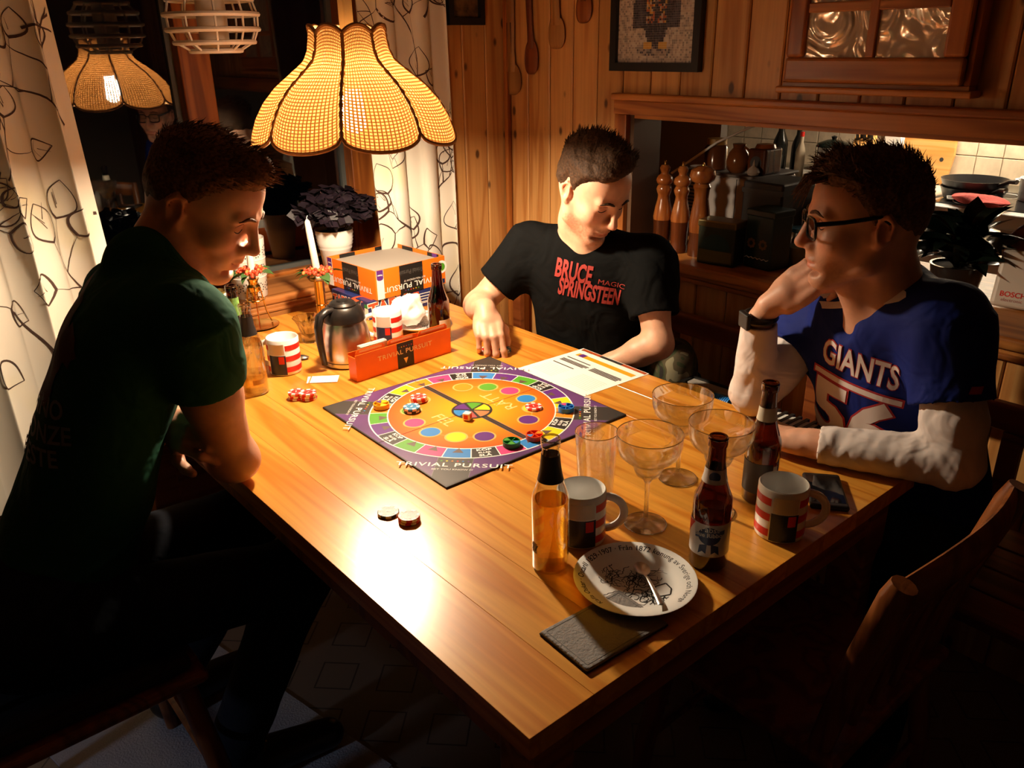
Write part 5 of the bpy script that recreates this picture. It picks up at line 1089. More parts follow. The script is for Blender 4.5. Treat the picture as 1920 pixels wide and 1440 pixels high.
t = empty('utensil_jar', (3.28, .40, .905), 0, label='steel jar of utensils standing at the end of the stove', cat='jar'); G().lathe([(.05, 0), (.05, .12), (.047, .12), (.047, .004), (0, .004)], 24).obj('jar_body', M['steel'], t, smooth=True, angle=40)
for k in range(5): a = k*1.3; G().tube([(.02*math.cos(a), .02*math.sin(a), .01), (.07*math.cos(a), .06*math.sin(a), .25)], .004, 6).obj('utensil', (M['steel'], M['red'], M['turned'])[k % 3], t)
# ------------------------------------------------------------------ bench along the panelled wall
t = empty('bench', (0, 0, 0), label='long dark pine bench with railed back along the panelled wall', cat='bench')
BX0, BX1, BYa, BYb = 1.06, 1.46, -.55, 1.72
for k in range(4): G().bx(BX0+k*.1, BX0+k*.1+.097, BYa, BYb, .42, .445).obj('seat_board', M['bench'], t, bevel=.004)
G().bx(1.425, 1.455, BYa, BYb, .69, .755).obj('top_rail', M['bench'], t, bevel=.008, seg=3)
for y_ in np.linspace(BYa+.03, BYb-.03, 10): G().bx(1.428, 1.452, y_-.022, y_+.022, .445, .69).obj('back_post', M['bench'], t, bevel=.004)
for y_ in (BYa+.05, .15, .65, 1.15, BYb-.05):
    for x_ in (BX0+.03, BX1-.05): G().bx(x_-.02, x_+.02, y_-.025, y_+.025, 0, .42).obj('leg', M['bench'], t, bevel=.003)
# camouflage cap on a bag
t = empty('camouflage_cap', (1.335, .872, .4455), math.radians(35), label='camouflage cap lying on the bench beside the black game tray', cat='cap')
mt, nt, b, o_ = newmat('camouflage'); tc = N(nt, 'TexCoord'); n_ = N(nt, 'TexNoise', i_Scale=16.0, i_Detail=1.5, i_Distortion=.8); L(nt, tc.outputs['Object'], n_.inputs[0]); r = N(nt, 'ValToRGB'); r.color_ramp.interpolation = 'CONSTANT'; e = r.color_ramp.elements; e[0].color = (.02, .016, .012, 1); e[1].position = .43; e[1].color = (.045, .055, .02, 1); q = e.new(.52); q.color = (.09, .07, .035, 1); q = e.new(.6); q.color = (.26, .23, .14, 1); L(nt, n_.outputs['Fac'], r.inputs[0]); L(nt, r.outputs[0], b.inputs['Base Color']); b.inputs['Roughness'].default_value = .9; M['camo'] = mt
G().grid(lambda u, v: (.092*math.cos(2*PI*u)*math.cos(PI/2*v**1.4), .082*math.sin(2*PI*u)*math.cos(PI/2*v**1.4), .145+.115*math.sin(PI/2*v)+.006*math.sin(6*2*PI*u)*(1-v)), 36, 12, cu=True).obj('crown', M['camo'], t, smooth=True)
G().grid(lambda u, v: (-(.07+.085*v)*math.cos((u-.5)*1.7), .1*math.sin((u-.5)*1.7)*(1-.1*v), .148-.014*v-.03*(2*u-1)**2), 16, 6).obj('brim', plain('dark_brim', (.02, .022, .014), .9), t, smooth=True)
G().lathe([(.006, .259), (.005, .264), (0, .266)], 12).obj('top_button', M['camo'], t)
G().lathe([(.085, 0), (.10, .02), (.098, .12), (.088, .148), (0, .15)], 28, wob=lambda a, q: 1+.05*math.sin(3*a)).obj('folded_cloth', plain('dark_bag', (.012, .012, .012), .9), t, smooth=True)
# game tray with rolls of chips, propped on the bench on its box
t = empty('game_tray', (1.240, .655, .4455), math.radians(2), label='black plastic game tray holding rolls of chips on the bench', cat='tray')
G().bx(-.10, .10, -.13, .13, .0003, .12).obj('orange_box', M['orange'], t); 
for q in ((-.102, .102, -.132, -.124), (-.102, .102, .124, .132), (-.102, -.094, -.124, .124), (.094, .102, -.124, .124)): G().bx(*q, .12, .17).obj('tray_side', M['black'], t)
G().bx(-.095, .095, -.125, .125, .12, .126).obj('tray_floor', M['black'], t)
G().bx(.062, .093, -.12, .12, .126, .165).obj('grey_slot', plain('slot_grey', (.35, .32, .28), .6), t)
for k in range(9): G().lathe([(.0185, 0), (.0195, .0008), (.0195, .0046), (.0185, .0054)], 20, M=frame((.035, .075-k*.0062, .150), (1, 0, 0), (0, 0, 1))@Rz(k)).obj('chip', plain('lime_chip', '#a8c832', .4) if k == 0 else bpy.data.materials['lime_chip'], t, smooth=True)
for k in range(9): G().lathe([(.0185, 0), (.0195, .0008), (.0195, .0046), (.0185, .0054)], 20, M=frame((.035, .012-k*.0062, .150), (1, 0, 0), (0, 0, 1))@Rz(k)).obj('chip', M['blue'], t, smooth=True)
for k in range(5): G().lathe([(.0185, 0), (.0195, .0008), (.0195, .0046), (.0185, .0054)], 20, M=frame((.035, -.055-k*.0062, .150), (1, 0, 0), (0, 0, 1))).obj('chip', M['black'], t, smooth=True)
G().bx(-.05, .06, -.122, -.08, .127, .16).obj('clear_bag', M['clear'], t)
# striped cushion
t = empty('striped_cushion', (1.066, .285, .6105), math.radians(0), label='black and white striped cushion on the lap of the jersey wearer', cat='cushion')
G().bx(-.045, .045, -.13, .13, .0003, .105).obj('cushion_body', M['whitep'], t, bevel=.014, seg=3)
for k in range(14): G().bx(-.0462, .0462, -.125+k*.0185, -.117+k*.0185, .012, .1065).obj('black_stripe', M['blackp'], t)
# ------------------------------------------------------------------ chairs and floor light patch
def spindle_chair(loc, rz, label, cushion=None):
    t = empty('spindle_chair', loc, rz, label=label, cat='chair', group='wooden chairs')
    G().bx(-.21, .21, -.20, .20, .43, .455).obj('seat', M['chair'], t, bevel=.01, seg=3)
    for sx in (-1, 1):
        for sy in (-1, 1): G().tube([(sx*.17, sy*.16, .43), (sx*.195, sy*.19, .2), (sx*.205, sy*.20, 0)], [.019, .021, .013], 10).obj('leg', M['chair'], t, smooth=True)
        G().tube([(sx*.185, -.16, .455), (sx*.19, -.19, .62), (sx*.20, -.235, .79), (sx*.203, -.245, .825)], [.020, .021, .024, .019], 12, flat=.8).obj('back_post', M['chair'], t, smooth=True)
    for k in range(4): x = -.114+.076*k; G().tube([(x*.9, -.17, .455), (x, -.20, .63), (x*1.05, -.24, .775)], [.008, .0105, .008], 8).obj('spindle', M['chair'], t, smooth=True)
    G().grid(lambda u, v: (-.2+.4*u, -.238-.028*math.sin(PI*u)+.011*math.cos(2*PI*v), .79+.022*math.sin(PI*u)+.036*math.sin(2*PI*v)), 18, 12, cu=False).obj('top_rail', M['chair'], t, smooth=True)
    for sy in (-1, 1): G().tube([(-.19, sy*.18, .22), (.19, sy*.18, .22)], .010, 8).obj('stretcher', M['chair'], t, smooth=True)
    if cushion: G().bx(-.19, .19, -.18, .18, .455, .485).obj('seat_pad', cushion, t, bevel=.012, seg=3)
    return t
spindle_chair((.715, .045, 0), 0, 'wooden spindle back chair pushed in at the near table end')
spindle_chair((-.36, .93, 0), -PI/2, 'wooden chair under the man in the green shirt', plain('dark_pad', (.02, .018, .02), .9))
t = empty('light_patch_rug', (-.21, 1.06, .0005), math.radians(12), label='pale grey sheet added as the light patch on the floor under the chair', cat='light_patch_rug'); G().bx(-.16, .30, -.45, .35, 0, .006).obj('patch_sheet', plain('grey_light_patch', (.42, .42, .44), .95, bump=.6, bscale=200), t)  # pale sheet added where a patch of floor is lit
for k in range(30): G().bx(-.155+k*.0155, -.152+k*.0155, -.475, -.45, 0, .004).obj('fringe', M['grey'], t)
# ------------------------------------------------------------------ people: blended distance fields turned into one smooth surface each
class SDF:
    def __init__(s, lo, hi, h):
        s.lo = np.array(lo, np.float32); s.h = h; s.n = np.ceil((np.array(hi)-lo)/h).astype(int)+1; s.d = np.full(s.n, 9., np.float32)
    def _put(s, fn, lo, hi, k, sub):
        m = k+3*s.h; a = np.clip(np.floor((np.array(lo)-m-s.lo)/s.h).astype(int), 0, s.n); b = np.clip(np.ceil((np.array(hi)+m-s.lo)/s.h).astype(int)+1, 0, s.n)
        if (b <= a).any(): return
        X, Y, Z = [(s.lo[i]+np.arange(a[i], b[i], dtype=np.float32)*s.h).reshape([-1 if j == i else 1 for j in range(3)]) for i in range(3)]
        n = fn(X, Y, Z).astype(np.float32); v = s.d[a[0]:b[0], a[1]:b[1], a[2]:b[2]]
        if sub:
            n = -n; h = np.maximum(k-np.abs(v-n), 0)/max(k, 1e-6); v[...] = np.maximum(v, n)+h*h*k*.25
        else:
            h = np.maximum(k-np.abs(v-n), 0)/max(k, 1e-6); v[...] = np.minimum(v, n)-h*h*k*.25
    def cap(s, a, b, ra, rb=None, k=.02, sub=False):
        rb = ra if rb is None else rb; a = np.array(a, float); b = np.array(b, float); d = b-a; L2 = float(d@d)+1e-12
        def fn(X, Y, Z):
            px, py, pz = X-a[0], Y-a[1], Z-a[2]; t = np.clip((px*d[0]+py*d[1]+pz*d[2])/L2, 0, 1)
            return np.sqrt((px-t*d[0])**2+(py-t*d[1])**2+(pz-t*d[2])**2)-(ra+(rb-ra)*t)
        r_ = max(ra, rb); s._put(fn, np.minimum(a, b)-r_, np.maximum(a, b)+r_, k, sub); return s
    def chain(s, pts, rs, k=.02):
        for i in range(len(pts)-1): s.cap(pts[i], pts[i+1], rs[i], rs[i+1], k)
        return s
    def cone(s, a, b, ra, rb, k=.01, sub=False):      # flat ended
        a = np.array(a, float); b = np.array(b, float); d = b-a; ln = float(np.linalg.norm(d)); d = d/ln
        def fn(X, Y, Z):
            px, py, pz = X-a[0], Y-a[1], Z-a[2]; t = px*d[0]+py*d[1]+pz*d[2]; q = np.clip(t/ln, 0, 1)
            rad = np.sqrt(np.maximum(px*px+py*py+pz*pz-t*t, 0))-(ra+(rb-ra)*q); return np.maximum(rad, np.maximum(-t, t-ln))
        r_ = max(ra, rb); s._put(fn, np.minimum(a, b)-r_, np.maximum(a, b)+r_, k, sub); return s
    def ell(s, c, r, R=None, k=.02, sub=False):
        R = np.eye(3) if R is None else np.array(R); c = np.array(c, float); r = np.array(r, float); e = np.sqrt(((R*r)**2).sum(1))
        def fn(X, Y, Z):
            px, py, pz = X-c[0], Y-c[1], Z-c[2]; q = [px*R[0, i]+py*R[1, i]+pz*R[2, i] for i in range(3)]
            k0 = np.sqrt(sum((q[i]/r[i])**2 for i in range(3))); k1 = np.sqrt(sum((q[i]/r[i]**2)**2 for i in range(3))); return k0*(k0-1)/np.maximum(k1, 1e-6)
        s._put(fn, c-e, c+e, k, sub); return s
    def mesh(s):
        d = s.d; I = d < 0; n = s.n
        cnt = np.zeros(n-1, np.int8); C8 = [(i, j, k) for i in (0, 1) for j in (0, 1) for k in (0, 1)]
        for i, j, k in C8: cnt += I[i:n[0]-1+i, j:n[1]-1+j, k:n[2]-1+k]
        act = np.argwhere((cnt > 0) & (cnt < 8)); idx = np.full(n-1, -1, np.int32); idx[tuple(act.T)] = np.arange(len(act))
        val = np.stack([d[act[:, 0]+i, act[:, 1]+j, act[:, 2]+k] for i, j, k in C8], 1); cor = np.array(C8, np.float32)
        acc = np.zeros((len(act), 3), np.float32); w_ = np.zeros(len(act), np.float32)
        for a in range(8):
            for b in range(a+1, 8):
                if np.abs(cor[a]-cor[b]).sum() == 1:
                    va, vb = val[:, a], val[:, b]; m = (va < 0) != (vb < 0); t = np.where(m, va/np.where(m, va-vb, 1), 0)
                    acc += np.where(m[:, None], cor[a]+t[:, None]*(cor[b]-cor[a]), 0); w_ += m
        V_ = s.lo+(act+acc/np.maximum(w_, 1)[:, None])*s.h; F_ = []
        for ax in range(3):
            sl = [slice(None)]*3; s2 = [slice(None)]*3; sl[ax] = slice(0, -1); s2[ax] = slice(1, None)
            ch = np.argwhere(I[tuple(sl)] != I[tuple(s2)]); u, v = (ax+1) % 3, (ax+2) % 3
            ok = (ch[:, u] > 0) & (ch[:, v] > 0) & (ch[:, u] < n[u]-1) & (ch[:, v] < n[v]-1); ch = ch[ok]
            ins = I[tuple(ch.T)]; q = []
            for du, dv in ((0, 0), (1, 0), (1, 1), (0, 1)):
                c = ch.copy(); c[:, u] -= du; c[:, v] -= dv; q.append(idx[tuple(c.T)])
            q = np.stack(q, 1); q[~ins] = q[~ins][:, ::-1]; F_.append(q)
        return V_, np.concatenate(F_)
def npmesh(name, V_, F_, mat_, smooth=True):
    me = bpy.data.meshes.new(name); me.vertices.add(len(V_)); me.vertices.foreach_set('co', np.ascontiguousarray(V_, np.float32).ravel())
    me.loops.add(F_.size); me.loops.foreach_set('vertex_index', np.ascontiguousarray(F_, np.int32).ravel()); me.polygons.add(len(F_)); me.polygons.foreach_set('loop_start', np.arange(0, F_.size, 4, dtype=np.int32)); me.polygons.foreach_set('loop_total', np.full(len(F_), 4, np.int32))
    me.polygons.foreach_set('use_smooth', np.ones(len(F_), bool)); me.materials.append(mat_); me.update(calc_edges=True); me.validate(); return me
def ripple(V_, F_, amp, freq, seed, axis=None):
    """soft folds: shifts vertices along their normals"""
    e1 = V_[F_[:, 2]]-V_[F_[:, 0]]; e2 = V_[F_[:, 3]]-V_[F_[:, 1]]; fn = np.cross(e1, e2); nr = np.zeros_like(V_)
    for i in range(4): np.add.at(nr, F_[:, i], fn)
    nr /= np.linalg.norm(nr, axis=1)[:, None]+1e-9; rg = np.random.RandomState(seed); o = np.zeros(len(V_))
    for k in range(9):
        dv = rg.normal(size=3)*(1 if axis is None else .3)+(0 if axis is None else np.array(axis)); dv /= np.linalg.norm(dv); f_ = freq*rg.uniform(.6, 1.7); w2 = rg.normal(size=3)*freq*.35
        ph_ = V_@dv*f_+1.3*np.sin(V_@w2+rg.uniform(0, 6))+rg.uniform(0, 6); o += np.sin(ph_)*np.abs(np.sin(ph_*.5+k))*(.6 if k > 4 else 1)
    return V_+nr*(o*amp/3)[:, None]
def hframe(f, up=(0, 0, 1), pitch=0, roll=0):
    f = Vector(f).normalized(); l = Vector(up).cross(f).normalized(); u = f.cross(l); p = math.radians(pitch); f2 = f*math.cos(p)-u*math.sin(p); u2 = u*math.cos(p)+f*math.sin(p)
    r_ = math.radians(roll); l2 = l*math.cos(r_)+u2*math.sin(r_); u3 = u2*math.cos(r_)-l*math.sin(r_); return np.array([[f2[i], l2[i], u3[i]] for i in range(3)])
def head_prims(S, O, R, s=1.04, smile=0):
    P = lambda x, y, z: O+R@(np.array([x, y, z])*s)
    def E(c, r, k=.02, sub=False, Q=None): S.ell(P(*c), np.array(r)*s, R if Q is None else R@Q, k*s, sub)
    def Cc(a, b, ra, rb, k=.02, sub=False): S.cap(P(*a), P(*b), ra*s, rb*s, k*s, sub)
    E((-.006, 0, .048), (.098, .076, .084)); E((-.03, 0, .025), (.072, .070, .075)); E((.035, 0, .0), (.058, .060, .085), .03); E((.045, 0, .062), (.048, .060, .052), .03)
    for y in (-1, 1):
        Cc((.0, y*.056, -.03), (.012, y*.052, -.064), .016, .015, .03); Cc((.012, y*.052, -.064), (.074, y*.018, -.098), .016, .014, .03)
        E((.066, y*.040, -.022), (.026, .024, .026), .03); Cc((.086, y*.044, .034), (.097, y*.014, .034), .009, .008, .015)
        E((.104, y*.032, .012), (.017, .021, .013), .012, True); E((.0805, y*.032, .0125), (.0135, .0165, .0125), .006)
        E((.1035, y*.0125, -.030), (.0115, .0085, .009), .008)
        Q = np.array(Matrix.Rotation(y*.38, 3, 'Z')@Matrix.Rotation(-.2, 3, 'Y')); E((-.010, y*.077, .004), (.0175, .0070, .029), .006, Q=Q); E((-.005, y*.0845, .005), (.0105, .0058, .019), .004, True, Q=Q); E((.001, y*.077, -.021), (.008, .0055, .009), .006)
        Cc((-.024, y*.086, .014), (-.013, y*.084, .029), .0034, .0034, .004); Cc((-.013, y*.084, .029), (.001, y*.079, .027), .0034, .003, .004); Cc((-.024, y*.086, .014), (-.017, y*.083, -.012), .0034, .003, .004); Cc((.004, y*.0755, .001), (.005, y*.0755, -.007), .0045, .0035, .005)
        if smile: E((.082, y*.036, -.045), (.014, .011, .013), .012)
    E((.078, 0, -.062), (.026, .036, .030), .03); E((.083, 0, -.101), (.017, .022, .016), .025)
    Cc((.099, 0, .026), (.121, 0, -.021), .0085, .0105, .012); E((.120, 0, -.024), (.0115, .0105, .0095), .008); Cc((.1, 0, -.034), (.1035, 0, -.052), .006, .007, .01)
    E((.1005, 0, -.0575), (.0095, .024, .0062), .006); E((.0985, 0, -.0705), (.0095, .020, .0072), .006); E((.094, 0, -.0835), (.012, .026, .005), .01, True)
    for y in (-1, 1): Cc((.1105, 0, -.0640), (.0985, y*.025, -.0630+(.006 if smile else 0)), .0022, .0020, .004, True)
    return P
ZL = ([0, 25, 45, 60, 72, 82, 92, 104, 120, 145, 180], [.088, .086, .080, .064, .042, .010, .008, .036, -.006, -.040, -.055])
def hair_obj(name, O, R, mat_, parent, s=1.04, top=.018, side=.007, seed=0, front=(0, 0, 0), ln=.022, n=1500, wild=.35, sweep=(0, 0, 0), zshift=0., asym=0., nrm=.55):
    lo = O-.17; hi = O+.19; S = SDF(lo, hi, .0032); P = lambda x, y, z: O+R@(np.array([x, y, z])*s)
    S.ell(P(-.006, 0, .048), np.array((.098, .076, .084))*s, R, .02); S.ell(P(-.03, 0, .025), np.array((.072, .070, .075))*s, R, .02); S.ell(P(.045, 0, .062), np.array((.048, .060, .052))*s, R, .03)
    X, Y, Z = [(S.lo[i]+np.arange(S.n[i], dtype=np.float32)*S.h).reshape([-1 if j == i else 1 for j in range(3)]) for i in range(3)]
    px, py, pz = X-O[0], Y-O[1], Z-O[2]; q = [(px*R[0, i]+py*R[1, i]+pz*R[2, i])/s for i in range(3)]
    th = np.degrees(np.arctan2(np.abs(q[1]), q[0])); zl = np.interp(th, ZL[0], ZL[1])+zshift*np.clip((100-th)/40, 0, 1)+asym*q[1]*np.clip((90-th)/50, 0, 1); up_ = q[2]-zl
    sm = lambda x: np.clip(x, 0, 1)**2*(3-2*np.clip(x, 0, 1)); thick = .0008+(side+(top-side)*sm((q[2]-.045)/.06))*sm(up_/.035)+front[0]*.018*sm(up_/.02)*np.exp(-((q[0]-.07-front[1])/.035)**2-((q[1]-front[2])/.05)**2)*(q[2] > .03)
    S.d = np.maximum(S.d-(thick*s).astype(np.float32), (-up_*.8).astype(np.float32))
    V_, F_ = S.mesh(); V_ = ripple(V_, F_, .0022, 150, seed); loc = ((V_-O)@R)/s
    e1 = V_[F_[:, 2]]-V_[F_[:, 0]]; e2 = V_[F_[:, 3]]-V_[F_[:, 1]]; fn = np.cross(e1, e2); fn /= np.linalg.norm(fn, axis=1)[:, None]+1e-9; fc = V_[F_].mean(1); fl = loc[F_].mean(1)
    rg = np.random.RandomState(seed); pick = rg.choice(len(F_), min(n, len(F_)), replace=False); vs = [V_]; fs = [F_]; b = len(V_); sv = []; sf = []
    sw = R@np.array(sweep, float); upw = R@np.array([0, 0, 1.])
    for i in pick:
        zz = fl[i][2]; l_ = ln*(.22+.78*min(1, max(0, (zz-.05)/.05)))*rg.uniform(.6, 1.3)
        if (fn[i]@upw) < -.3: continue
        d = fn[i]*nrm+sw+rg.normal(size=3)*wild; d /= np.linalg.norm(d); a = np.cross(d, rg.normal(size=3)); a /= np.linalg.norm(a); w_ = .0011; p = fc[i]-fn[i]*.002
        c = p+d*l_*.5+rg.normal(size=3)*.001; e = p+d*l_+sw*l_*.35-np.array([0, 0, l_*.12])
        sv += [p-a*w_, p+a*w_, c-a*w_*.8, c+a*w_*.8, e-a*w_*.15, e+a*w_*.15]; sf += [(b, b+1, b+3, b+2), (b+2, b+3, b+5, b+4)]; b += 6
    me = npmesh(name, np.concatenate([V_, np.array(sv)]), np.concatenate([F_, np.array(sf)]), mat_); return link(name, me, parent)
def hand_prims(S, W, R, curls, thumb, k=.008, side=1, s=1.0):
    """W wrist point, R columns = (finger direction, towards thumb, back of hand)"""
    P = lambda q: W+R@(np.array(q)*s)
    S.ell(P((.050, 0, -.001)), np.array((.050, .040, .0145))*s, R, .012); S.cap(P((-.01, 0, 0)), P((.03, .0, 0)), .025*s, .025*s, .02); S.cap(P((.02, .022, -.008)), P((.055, .03, -.006)), .014*s, .012*s, .015); S.cap(P((.02, -.024, -.006)), P((.07, -.028, -.003)), .012*s, .010*s, .012)
    base = [(.088, .029, .002), (.093, .010, .004), (.089, -.0105, .003), (.080, -.029, .0)]; ls = [(.043, .026, .021), (.047, .030, .022), (.044, .028, .021), (.034, .021, .018)]; rs = [.0092, .0095, .0090, .0080]
    for f_ in range(4):
        p = np.array(base[f_], float); ang = 0; sp = curls[f_][3] if len(curls[f_]) > 3 else (.10, .03, -.04, -.12)[f_]; r_ = rs[f_]; S.cap(P(p-np.array((.03, 0, .0))), P(p), .010*s, (r_+.0012)*s, k)
        for j in range(3):
            ang += math.radians(curls[f_][j]); q = p+ls[f_][j]*np.array((math.cos(ang)*math.cos(sp), math.sin(sp)*math.cos(ang), -math.sin(ang))); S.cap(P(p), P(q), (r_+.0006)*s, (r_-.0008)*s, .004); p = q; r_ -= .0007
    p = np.array((.026, .028, -.008)); r_ = .0125
    for d, l_ in zip(thumb, (.036, .031, .025)):
        d = np.array(d, float); d /= np.linalg.norm(d); q = p+d*l_; S.cap(P(p), P(q), r_*s, (r_-.0016)*s, .008); p = q; r_ -= .0014
def arr(*a): return np.array(a, float)
def lerp(a, b, t): return a+(b-a)*t
def aim(d, up):
    d = np.array(d, float); d /= np.linalg.norm(d); u = np.array(up, float); u -= d*(u@d); u /= np.linalg.norm(u); return d, u
def hrot(d, thumbdir):
    """hand axes from finger direction and thumb side; the back of the hand is their cross product times side"""
    d, t = aim(d, thumbdir); return d, t
def decal(parent, bvh, s_, size, O, X, Y, D, mat_, bold=.02, sx=1, nm='lettering', off=.0016, poly=None, space=1.0, res=.008):
    if poly is None: vs, fs = text2d(s_, size, bold, space)
    else: vs, fs = [(x, y, 0) for x, y in poly], [tuple(range(len(poly)))]
    bm = bmesh.new(); bv = [bm.verts.new((x*(sx if poly is None else 1), y, 0)) for x, y, z in vs]
    for f_ in fs:
        try: bm.faces.new([bv[i] for i in f_])
        except ValueError: pass
    bmesh.ops.remove_doubles(bm, verts=bm.verts, dist=1e-6); bmesh.ops.triangulate(bm, faces=bm.faces)
    for _ in range(4):
        es = [e for e in bm.edges if e.calc_length() > res]
        if not es: break
        bmesh.ops.subdivide_edges(bm, edges=es, cuts=1); bmesh.ops.triangulate(bm, faces=bm.faces)
    O, X, Y, D = Vector(O), Vector(X).normalized(), Vector(Y).normalized(), Vector(D).normalized(); bad = []
    for v in bm.verts:
        p = O+X*v.co.x+Y*v.co.y; h = bvh.ray_cast(p-D*.25, D, .6)
        if h[0] is None: bad.append(v)
        else: n_ = h[1] if h[1].dot(D) < 0 else -h[1]; v.co = h[0]+n_*off-D*off*.3
    bmesh.ops.delete(bm, geom=bad, context='VERTS'); bmesh.ops.recalc_face_normals(bm, faces=bm.faces)
    me = bpy.data.meshes.new(nm); bm.to_mesh(me); bm.free(); me.materials.append(mat_); return link(nm, me, parent)
def tint(o, O, R, s, stub=0.):
    """skin colouring of the head: lips, lids, cheeks, stubble"""
    me = o.data; n = len(me.vertices); co = np.zeros(n*3, np.float32); me.vertices.foreach_get('co', co); q = ((co.reshape(-1, 3)-O)@R)/s; c = np.ones((n, 4), np.float32)
    def mix(m, rgb):
        for i in range(3): c[:, i] *= 1+m*(rgb[i]-1)
    B = lambda cx, cy, cz, rx, ry, rz, sh=2: np.clip(1-(((q[:, 0]-cx)/rx)**2+((np.abs(q[:, 1])-cy)/ry)**2+((q[:, 2]-cz)/rz)**2), 0, 1)**(1/sh)
    mix(B(.103, 0, -.0640, .022, .026, .0125), (.93, .60, .58)); mix(B(.075, .042, -.02, .035, .026, .028, 1), (1.0, .82, .80)); mix(B(.12, 0, -.024, .022, .02, .018, 1), (1.0, .80, .78)); mix(B(.088, .032, .012, .018, .022, .016, 1), (.82, .70, .68)); mix(B(-.008, .08, .004, .03, .015, .036, 1), (1.0, .78, .74))
    if stub:
        m = np.clip((-.036-q[:, 2])/.02, 0, 1)*np.clip((q[:, 0]+.005)/.03, 0, 1)*np.clip((q[:, 2]+.125)/.02, 0, 1)*(1-B(.103, 0, -.0640, .024, .027, .0125)); nz = np.array([noise.noise(Vector(v)*260) if w_ > 0 else 0 for v, w_ in zip(co.reshape(-1, 3), m)]); mix(np.clip(m*stub*(1+nz), 0, 1), (.55, .42, .34))
    a = me.attributes.new('tint', 'FLOAT_COLOR', 'POINT'); a.data.foreach_set('color', c.ravel())
def skinmat(name, c):
    mt, nt, b, o_ = newmat(name); tc = N(nt, 'TexCoord'); n_ = N(nt, 'TexNoise', i_Scale=28.0, i_Detail=4.0); L(nt, tc.outputs['Object'], n_.inputs[0]); r = N(nt, 'ValToRGB'); e = r.color_ramp.elements; e[0].position = .35; e[0].color = c4([x*.84 for x in c]); e[1].position = .68; e[1].color = c4([min(1, c[0]*1.05), c[1]*1.04, c[2]*1.02]); L(nt, n_.outputs['Fac'], r.inputs[0]); ta = N(nt, 'Attribute', attribute_name='tint'); tm_ = N(nt, 'MixRGB', blend_type='MULTIPLY', i_0=1.0); L(nt, r.outputs[0], tm_.inputs[1]); L(nt, ta.outputs['Color'], tm_.inputs[2]); L(nt, tm_.outputs[0], b.inputs['Base Color'])
    b.inputs['Roughness'].default_value = .48; b.inputs['Subsurface Weight'].default_value = .18; b.inputs['Subsurface Radius'].default_value = (.01, .0035, .002); b.inputs['Subsurface Scale'].default_value = .5
    n2 = N(nt, 'TexNoise', i_Scale=420.0, i_Detail=2.0); L(nt, tc.outputs['Object'], n2.inputs[0]); bp = N(nt, 'Bump', i_Strength=.12, i_Distance=.001); L(nt, n2.outputs['Fac'], bp.inputs['Height']); L(nt, bp.outputs['Normal'], b.inputs['Normal']); return mt
def clothmat(name, c, folds=.5, rough=.9, spec=.12):
    mt, nt, b, o_ = newmat(name); b.inputs['Base Color'].default_value = c4(c); b.inputs['Roughness'].default_value = rough; b.inputs['Specular IOR Level'].default_value = spec
    tc = N(nt, 'TexCoord'); n_ = N(nt, 'TexNoise', i_Scale=11.0, i_Detail=2.0, i_Distortion=1.2); L(nt, tc.outputs['Object'], n_.inputs[0]); bp = N(nt, 'Bump', i_Strength=folds, i_Distance=.03); L(nt, n_.outputs['Fac'], bp.inputs['Height'])
    n2 = N(nt, 'TexNoise', i_Scale=900.0); L(nt, tc.outputs['Object'], n2.inputs[0]); b2 = N(nt, 'Bump', i_Strength=.25, i_Distance=.0008); L(nt, n2.outputs['Fac'], b2.inputs['Height']); L(nt, bp.outputs['Normal'], b2.inputs['Normal']); L(nt, b2.outputs['Normal'], b.inputs['Normal']); return mt
def hairmat(name, c):
    mt, nt, b, o_ = newmat(name); tc = N(nt, 'TexCoord'); n_ = N(nt, 'TexNoise', i_Scale=180.0, i_Detail=2.0); L(nt, tc.outputs['Object'], n_.inputs[0]); r = N(nt, 'ValToRGB'); r.color_ramp.elements[0].position = .35; r.color_ramp.elements[0].color = c4([x*.55 for x in c]); r.color_ramp.elements[1].position = .7; r.color_ramp.elements[1].color = c4([x*1.35 for x in c]); L(nt, n_.outputs['Fac'], r.inputs[0]); L(nt, r.outputs[0], b.inputs['Base Color']); b.inputs['Roughness'].default_value = .7; b.inputs['Specular IOR Level'].default_value = .18
    bp = N(nt, 'Bump', i_Strength=.6, i_Distance=.003); L(nt, n_.outputs['Fac'], bp.inputs['Height']); L(nt, bp.outputs['Normal'], b.inputs['Normal']); return mt
def torso(S, fr_, neck, sL, sR, cs, infl=0., pelvis=None, w=1.0):
    """cs: list of (centre, depth, width, height) ellipsoids down the trunk, fr_ columns = forward, left, up"""
    S.chain([sR, lerp(sR, neck, .6), lerp(sL, neck, .6), sL], [.062+infl, .062+infl, .062+infl, .062+infl], .05)
    for c, a, b, h_ in cs: S.ell(c, (a+infl, b+infl, h_+infl), fr_, .06)
